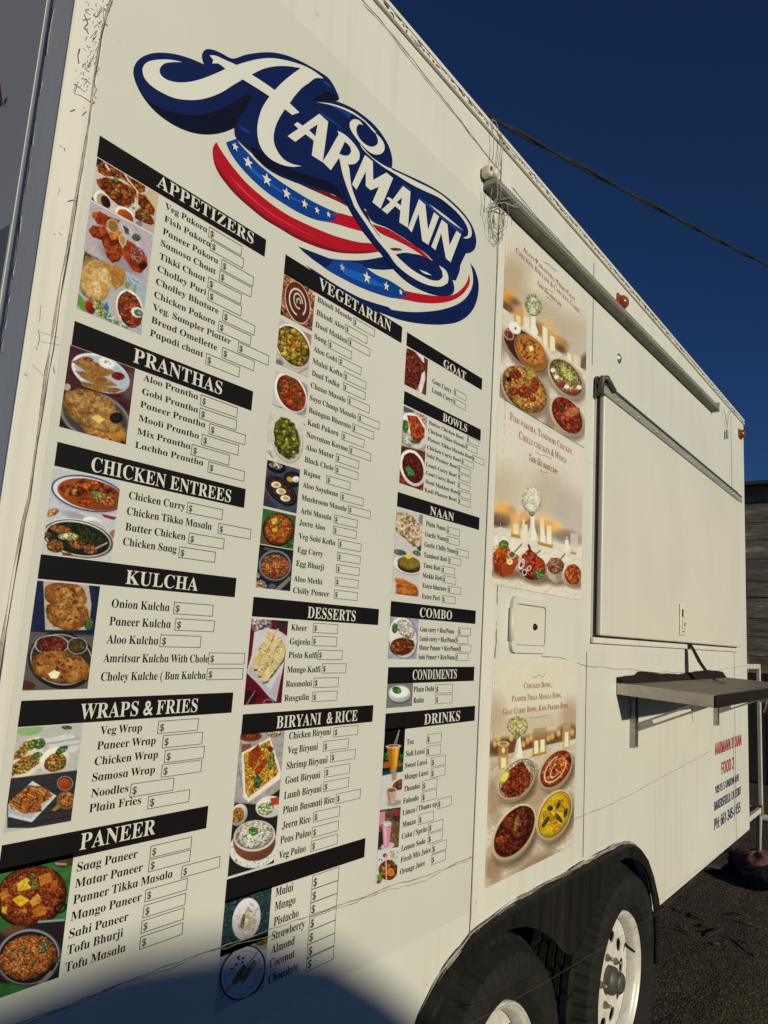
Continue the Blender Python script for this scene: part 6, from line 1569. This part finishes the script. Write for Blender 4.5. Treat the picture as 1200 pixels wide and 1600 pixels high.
for gx, gy, gr in ((190, 690, 60), (395, 790, 55), (448, 860, 55), (110, 560, 50)): p.ell(gx, gy, gr, gr, 0, 'e8b060', soft=gr * 1.6, al=.45)
p.poly([(60, 625), (240, 770), (440, 935), (620, 1060), (720, 1128), (720, 1720), (20, 1340)], 'cbc2b3').put(p.pm([(60, 625), (240, 770), (440, 935), (620, 1060), (720, 1128), (720, 1720), (20, 1340)]) * .35, p.chunks(['d0c8ba', 'beb4a4', 'd8d0c4'], 110, 3, 40, .2, 0))
p.ell(55, 1290, 70, 120, 20, '6a5040', soft=60, al=0.58).ell(400, 1180, 70, 130, 30, '8a7460', soft=60, al=0.51).ell(430, 1500, 50, 130, 10, '7a6450', soft=50, al=0.69).ell(60, 900, 40, 110, 0, '8a7460', soft=40, al=0.69)
glass(p, [(150, 615), (228, 645), (222, 785), (155, 742)], 'b9854e', .65).poly([(170, 690), (205, 705), (205, 765), (172, 750)], 'e2c698', soft=8, al=0.99).poly([(236, 700), (272, 722), (272, 812), (228, 790)], 'd5cdbd', soft=6, al=0.99).poly([(290, 692), (318, 704), (320, 762), (340, 822), (326, 856), (280, 832), (280, 770)], 'ddd6c8').food(300, 615, 62, 86, -12, ['9aa068', 'cfccaa', 'b5b486', 'e6e0cc', '808a50'], 11)
glass(p, [(362, 760), (476, 840), (474, 985), (366, 905)], 'b98f5c', .6).poly([(372, 772), (408, 792), (410, 932), (375, 910)], 'e2d5b8').poly([(430, 842), (465, 862), (466, 972), (430, 950)], 'e0d2b4').poly([(560, 972), (590, 992), (590, 1044), (560, 1024)], 'ddd2bc')
glass(p, [(608, 985), (664, 1020), (658, 1108), (608, 1080)], 'd2c7b2', .8)
p.ell(255, 985, 222, 122, 46, '5a4636', soft=26, al=0.59).ell(240, 958, 222, 112, 46, '927c66', shade=.15).ell(240, 950, 208, 98, 46, '3a2418').ell(160, 788, 56, 38, 48, 'dcd8cb').ell(160, 788, 46, 29, 48, 'e8e4d8').dots(162, 790, 8, 8, 0, 3, 7, '4a5a3a').ell(115, 838, 48, 34, 50, 'c0a890').ell(115, 838, 40, 27, 50, '7a2c1c', shade=.2)
for dd, c in ((36, '7a4c24'), (22, 'a8703a'), (12, '84552a')): p.ell(276 + dd * .3, 962 + dd, 150, 92, 48, c)
p.ell(278, 960, 150, 92, 48, 'b8782e').food(278, 960, 148, 90, 48, ['b5742e', 'c98a3e', 'a5642a', 'c07e34'], 24, con=.06).dots(280, 965, 118, 66, 48, 44, 8, '5a2410', .85).poly([(268, 928), (294, 922), (302, 956), (280, 970)], 'eadaa2')
p.ell(240, 1285, 222, 152, 50, '5a4636', soft=30, al=0.59).ell(238, 1262, 218, 150, 50, 'a8937a', shade=.15).ell(236, 1254, 205, 136, 50, '5a3a20').food(236, 1252, 200, 132, 50, ['b5702a', 'c9923e', 'a85a24', 'd9b468', '8a4a1c', 'd0a050'], 12, 2.6, 40)
for x, y, a, b_ in ((235, 1272, 52, 46), (165, 1140, 46, 36), (312, 1222, 32, 62), (150, 1270, 40, 32), (300, 1330, 26, 20)): p.food(x, y, a, b_, 10, ['8a2a12', 'b54a20', '6a1c0c', '9a3a18'], 26)
p.ell(115, 1178, 24, 20, 0, '2a1410').food(290, 1130, 60, 26, 40, ['8a8a3c', 'c9a04e', '6a7a2c'], 12)
p.ell(560, 1200, 180, 112, 52, '5a4636', soft=26, al=0.59).ell(550, 1174, 178, 108, 52, 'ab9882', shade=.15).ell(548, 1164, 162, 92, 52, '4a3a26').food(548, 1164, 156, 88, 52, ['8a8a3c', 'c9b070', '5a4a24', 'b89a5a', '6a7a34', 'a87a48'], 18).food(555, 1130, 90, 34, 52, ['a8a04a', 'c9c080', '7a8a3a'], 13)
for x, y in ((480, 1162), (556, 1236), (604, 1276), (452, 1110), (650, 1240)): p.ell(x, y, 20, 17, 20, 'e0dcd0', shade=.2)
for x, y, r in ((515, 1214, 28), (610, 1276, 26), (568, 1275, 16)): p.ell(x, y, r, r*.9, 0, '8f3424', shade=.3)
p.ell(570, 1490, 170, 110, 56, '5a4636', soft=26, al=0.59).ell(556, 1462, 172, 110, 56, 'ae9b84', shade=.15).ell(558, 1450, 154, 94, 56, '5a140c').food(558, 1450, 150, 90, 56, ['8a2414', 'a8381c', '7a1a0e', 'c05a30', '9a2c16'], 34, hl=.35).food(596, 1428, 62, 36, -25, ['a8502a', 'c07040', 'b8603a'], 24, con=0.17).food(520, 1400, 20, 30, 0, ['3a3a20', '5a4a28'], 12).grain(.035, 10).done()
o2, p = poster('Q2', (88, 36), (710, 1540), 42)
p.fill('cbc5ba').ell(110, 720, 130, 190, 0, 'b5a184', soft=130, al=0.65).ell(330, 700, 180, 200, 0, 'bfb3a2', soft=140, al=0.58).ell(480, 760, 150, 190, 0, 'aca092', soft=130, al=0.58).ell(650, 900, 130, 180, 0, 'a99f94', soft=110, al=0.58)
p.ell(110, 862, 62, 42, 0, 'dc9a48', soft=26, al=0.99).ell(180, 880, 40, 50, 0, 'b98a5c', soft=30, al=0.99).ell(95, 935, 100, 56, 10, '5a4a42', soft=44, al=0.99).ell(300, 960, 60, 46, 0, '8a7460', soft=34, al=0.99).ell(420, 1000, 100, 60, 10, '94806a', soft=44, al=0.99).ell(520, 990, 44, 34, 0, 'd9b080', soft=20, al=0.99).ell(600, 1060, 120, 50, 14, '8a7c70', soft=40, al=0.99).ell(280, 905, 34, 40, 0, 'cf9a72', soft=20, al=0.99)
p.poly([(40, 1010), (100, 985), (260, 1040), (420, 1085), (720, 1150), (720, 1560), (30, 1480)], 'd2cabd').put(p.pm([(40, 1010), (100, 985), (260, 1040), (420, 1085), (720, 1150), (720, 1560), (30, 1480)]) * .3, p.chunks(['d8d0c4', 'c4bbac', 'ddd6cc'], 130, 3, 20, .15, 0)).line(440, 1480, 520, 1420, 5, 'a59a8c', .7).line(560, 1480, 590, 1430, 5, 'a59a8c', .6).line(90, 1440, 190, 1390, 4, 'a59a8c', .6)
glass(p, [(178, 890), (256, 896), (252, 1068), (180, 1056)], 'c39a68', .6).poly([(198, 960), (236, 962), (236, 1045), (200, 1040)], 'ead6aa', soft=8, al=0.99).poly([(180, 1035), (250, 1050), (250, 1075), (180, 1060)], 'a8883c', soft=6, al=0.99).poly([(264, 965), (308, 970), (304, 1104), (266, 1092)], 'd8cfbe', soft=6, al=0.99).poly([(270, 930), (282, 930), (284, 970), (270, 970)], 'e6e0d2')
glass(p, [(388, 920), (500, 948), (498, 1132), (390, 1106)], 'c49660', .65).poly([(404, 920), (430, 926), (438, 1108), (404, 1096)], 'ebe1cb').poly([(454, 976), (488, 982), (488, 1122), (452, 1112)], 'e8dec8').poly([(412, 1050), (442, 1050), (442, 1108), (410, 1098)], 'f0e8d6').poly([(380, 1098), (500, 1126), (496, 1148), (385, 1120)], 'a88a3a')
for gx, gy, gr in ((215, 930, 60), (415, 925, 50), (470, 965, 50), (105, 860, 60), (530, 990, 40)): p.ell(gx, gy, gr, gr, 0, 'f0b868', soft=gr * 1.6, al=.45)
p.poly([(330, 905), (358, 905), (360, 980), (379, 1060), (366, 1096), (320, 1091), (311, 1050), (328, 980)], 'e2dbcd').poly([(330, 905), (340, 905), (338, 1000), (330, 1090), (312, 1060), (328, 980)], 'cbc3b4', soft=6, al=0.99).food(340, 860, 26, 46, 0, ['a8a060', '8a8a48', 'c4ba80'], 9, 3, 80).food(340, 782, 74, 100, 0, ['e6e2d4', 'cfc8b0', 'b5b090', 'f0ece0', 'dcd6c4'], 10, con=0.20)
p.poly([(590, 1082), (620, 1088), (618, 1172), (586, 1166)], 'dcd6c8', soft=5, al=0.99).line(605, 1060, 605, 1085, 5, 'e8e2d4').poly([(632, 1030), (694, 1042), (678, 1198), (632, 1186)], 'c9c0b0', soft=5, al=0.79).poly([(632, 1170), (678, 1184), (676, 1200), (632, 1190)], 'a8905a')
p.ell(150, 1340, 130, 40, 5, '5a4030', soft=34, al=0.69).poly([(42, 1222), (232, 1196), (238, 1255), (190, 1348), (122, 1366), (55, 1325)], 'a23c1a').poly([(42, 1240), (100, 1290), (120, 1366), (55, 1325)], '7a2a14', soft=20, al=0.99).ring(138, 1225, 98, 40, -4, 6, 'bf5a2c')
p.foodp([(42, 1190), (95, 1120), (150, 1108), (186, 1190), (165, 1258), (90, 1280), (48, 1250)], ['d9581c', 'b53a14', 'e08a3c', '9a2c10', 'c84a18'], 24, 1.6, 70).food(125, 1118, 38, 32, -20, GRN, 16).food(70, 1140, 26, 16, -30, ['d9b060', 'e8cc8a'], 14).ell(188, 1196, 32, 29, 0, 'd0c8b8').ell(188, 1196, 25, 22, 0, '55642a').ell(172, 1250, 22, 22, 0, 'e8dfbc').ell(172, 1250, 10, 10, 0, 'd8902c').line(212, 1172, 262, 1118, 9, '4a4038')
p.ell(350, 1350, 120, 70, 20, '5a4030', soft=34, al=0.69).ell(342, 1300, 116, 102, 35, '96806c', shade=.15).ell(340, 1294, 104, 90, 35, '3a1c18').foodp([(262, 1200), (320, 1150), (372, 1190), (442, 1270), (424, 1335), (362, 1384), (300, 1335), (270, 1260)], ['8f1f1a', 'b8382a', '7a1612', 'd06a4a', 'a02a20'], 28, hl=.3).line(315, 1125, 330, 1170, 16, '5a1c14').line(370, 1190, 405, 1165, 10, '6a6a34')
for a in ((262, 1268, 20, 38, 15), (258, 1272, 12, 26, 15), (283, 1330, 16, 22, 0), (318, 1300, 12, 18, 30)): p.ring(*a, 6, 'd9cfc8')
p.food(395, 1340, 32, 36, 0, ['4f8a34', '6aa84a', '3a6a28'], 20).food(395, 1255, 34, 36, 0, ['c02a18', 'd8432a'], 24)
p.ell(520, 1395, 80, 34, 10, '5a4030', soft=30, al=0.69).poly([(452, 1260), (584, 1258), (562, 1392), (522, 1416), (468, 1376)], 'b0a28e').poly([(520, 1330), (584, 1262), (562, 1392), (522, 1416)], '94866f', soft=16, al=0.99).food(518, 1280, 64, 62, 0, ['6a2a1c', '8f4a30', 'a8503a', '4a5a2c', 'c9b090', '7a3424'], 17).line(552, 1238, 590, 1190, 9, '4a4038')
p.ell(660, 1410, 76, 40, 15, '5a4030', soft=30, al=0.69).ell(646, 1372, 74, 74, 0, 'a8947e', shade=.15).food(650, 1345, 62, 80, -5, ['c8501c', 'a83a14', 'd9782c', '8a2a10', 'b8481a'], 20, 2.4, 80).grain(.03, 10).done()
o3, p = poster('Q3', (62, 35), (590, 1265), 43)
p.fill('cbc5b5').ell(80, 420, 60, 130, 0, 'a88e70', soft=70, al=0.61).ell(300, 470, 330, 80, -6, 'b8a68c', soft=80, al=0.61).ell(570, 420, 60, 110, 0, 'a08468', soft=60, al=0.61).ell(140, 620, 130, 60, -8, '5a4028', soft=40, al=0.99).ell(330, 590, 300, 50, -10, '6a4a2e', soft=44, al=0.99).ell(560, 520, 70, 50, 0, '7a5636', soft=36, al=0.99)
for x, y in ((95, 565), (72, 598), (288, 575), (312, 560), (450, 548), (492, 528), (582, 522), (425, 560), (260, 600), (180, 560)): p.ell(x, y, 13, 22, 0, 'e0b06a', soft=10, al=0.85)
T3 = [(44, 692), (330, 625), (610, 566), (600, 1280), (10, 1580)]
p.poly(T3, 'c4b9a5').put(p.pm(T3) * .45, p.chunks(['cfc5b4', 'b5a993', 'd6cebf', 'a89a82'], 60, 7, -35, .18, 0)).ell(60, 950, 60, 160, 0, '8a6a48', soft=70, al=0.51).ell(340, 1400, 160, 70, -28, '7a5a3c', soft=60, al=0.55).ell(60, 1420, 60, 120, 0, '8a6444', soft=60, al=0.58).ell(330, 960, 60, 90, -40, '9a7a58', soft=50, al=0.59)
glass(p, [(93, 588), (162, 588), (160, 762), (95, 772)], 'a8824a', .75).poly([(112, 690), (146, 690), (146, 752), (112, 762)], 'ecd4a2', soft=8, al=0.99).ell(128, 640, 10, 18, 0, 'f4d890', soft=8, al=0.99).ring(127, 598, 33, 14, 0, 5, 'd8c8a0')
p.poly([(222, 550), (240, 550), (250, 640), (254, 692), (194, 694), (205, 632)], 'e0d9cd').poly([(222, 550), (230, 550), (222, 640), (212, 694), (194, 694), (205, 632)], 'c4bba8', soft=6, al=0.99).food(222, 482, 68, 64, 0, ['c9b46a', 'e0d4a0', '9a8a48', 'f0e6c4', 'b8a050'], 9).food(220, 540, 18, 24, 0, ['8a9a4a', 'b0b060'], 8)
glass(p, [(324, 500), (412, 488), (412, 662), (318, 684)], 'a08250', .7).poly([(332, 578), (358, 576), (358, 666), (332, 672)], 'e8d8b2').poly([(372, 572), (400, 568), (400, 656), (372, 662)], 'e6d6b0').poly([(318, 668), (412, 646), (412, 664), (318, 686)], 'a8882e')
glass(p, [(520, 470), (572, 464), (567, 630), (514, 638)], 'b5a07a', .75).poly([(534, 522), (556, 520), (556, 616), (532, 620)], 'e2d6ba')
def tilt(x, y, a, b_, ang, rim, drop, inner, ia, ib, pal, cell, ox=4, oy=-16, **kw):
    p.ell(x + 20, y + drop, a, b_, ang, '4a3624', soft=40, al=0.69).ell(x, y + drop * .55, a * .96, b_ * .96, ang, '8f7a5c').ell(x, y, a, b_, ang, rim, shade=.15).ell(x + ox, y + oy * .2, ia + 4, ib + 4, ang, '2c1a10').ell(x + ox, y + oy * .2, ia, ib, ang, inner)
    p.food(x + ox, y + oy * .2, ia * .97, ib * .97, ang, pal, cell, **kw)
tilt(215, 828, 158, 104, -50, 'b8a484', 44, 'c9bfa4', 142, 88, ['d9d2bc', 'c0a880', 'e6e0cc', 'a87a50'], 9)
p.foodp([(108, 900), (165, 770), (250, 712), (312, 800), (300, 880), (232, 944), (150, 952)], ['7a2412', '9a3a1c', '5a140c', 'b86a3a', '8a2c14'], 22, 1.8, -60, hl=.35).ell(135, 815, 26, 44, 35, 'b0ae3c').ell(135, 817, 18, 34, 35, 'd0cc70')
tilt(470, 766, 148, 94, -55, 'b09a7c', 40, 'a8321c', 132, 78, ['a02a18', 'c4552a', '8e2012', 'd98a4a', 'b84020'], 30, hl=.35)
p.ring(470, 764, 100, 52, -55, 6, 'dccab8', .9, (30, 320)).ring(478, 766, 60, 26, -55, 5, 'dccab8', .8, (100, 300))
tilt(196, 1178, 205, 122, -58, 'bda888', 46, '4a1410', 184, 102, ['4a140c', '6a2010', '3a0c08', '8a4a2a', '5a1a10'], 24, hl=.35)
p.food(160, 1110, 34, 30, 0, ['a0401c', '8a2c14'], 20).food(215, 1120, 16, 60, 10, ['7a7a3c', '9a6a34'], 10).food(110, 1230, 36, 30, 0, ['8a2c18', 'a84a2c'], 20)
tilt(462, 1066, 176, 106, -66, 'bda67c', 40, 'd0a81c', 156, 90, ['d4ac1e', 'dcb82c', 'c89c18'], 60, con=0.07)
for x, y, a, b_ in ((490, 990, 34, 26), (420, 1070, 30, 40), (455, 1100, 26, 34), (480, 1160, 30, 24), (505, 1020, 26, 30)): p.food(x, y, a, b_, -40, ['b8861c', 'c89a28', 'a87418'], 26, con=0.15)
for x, y, a, b_, g_ in ((406, 1112, 14, 42, 32), (492, 1086, 13, 38, -35), (538, 1050, 12, 32, 15), (436, 1022, 20, 18, 0), (490, 1000, 10, 30, 20)): p.ell(x, y, a, b_, g_, '3c3a1e', shade=.3)
p.dots(462, 1070, 130, 70, -66, 40, 5, '7a6420', .8).grain(.03, 10).done()

M['poster_ink'] = mat('poster_ink', pig(158, 104, 78), .45, var=.1, scale=20)
M['ornament'] = mat('poster_ornament', pig(150, 130, 105), .5)
for o, k, lines in ((o1, 'Q1', [('Aloo Parantha, Tikki Chat,', 224, 205, 624, 42, 'serif', .74), ('Chicken Biryani & Chicken Curry', 168, 214, 656, 42, 'serif', .74), ("Taste like mom's love", 332, 462, 516, 34, 'script', 0)]),
                    (o2, 'Q2', [('Fish pakora, Tandoori Chicken,', 172, 172, 646, 58, 'serif', .7), ('Chilli chicken & Wings', 240, 316, 600, 60, 'serif', .7), ("Taste like mom's love", 316, 482, 534, 52, 'script', 0)]),
                    (o3, 'Q3', [('Chicken Bowl,', 262, 235, 448, 38, 'serif', .74), ('Panner Tikka Masala Bowl,', 182, 322, 512, 40, 'serif', .74), ('Goat Curry Bowl, Kadi Pakora Bowl', 122, 410, 556, 42, 'serif', .74)])):
    pr = Print(.0024)
    for t, x0, yb, x1, h, st_, cp in lines:
        u0, zz = wz(k, x0, yb); pr.text(t, u0, at_u(k, x1, 0, zz), zz, wz(k, x0, yb - h)[1] - zz, st_, cp)
    pr.build('poster_lettering', M['poster_ink'], o)
def flourish(o, k, P, r):
    mb = MB(); mb.tube([(lambda q: (q[0], -.0024, q[1]))(wz(k, x, y)) for x, y in P], r, 4); mb.build('poster_flourish', M['ornament'], o)
flourish(o1, 'Q1', [(380, 285), (420, 305), (480, 362)], .0006); flourish(o1, 'Q1', [(370, 470), (410, 498), (460, 520)], .0006); flourish(o1, 'Q1', [(400, 548), (425, 572), (450, 585)], .0006)
flourish(o2, 'Q2', [(365, 415), (400, 440), (440, 445), (485, 470)], .0008); flourish(o2, 'Q2', [(400, 556), (425, 572), (455, 572)], .0008)
flourish(o3, 'Q3', [(320, 152), (330, 163), (345, 160), (352, 150), (362, 143), (372, 150), (380, 158), (395, 152), (400, 140)], .0008); flourish(o3, 'Q3', [(305, 428), (350, 424), (420, 412)], .0007)
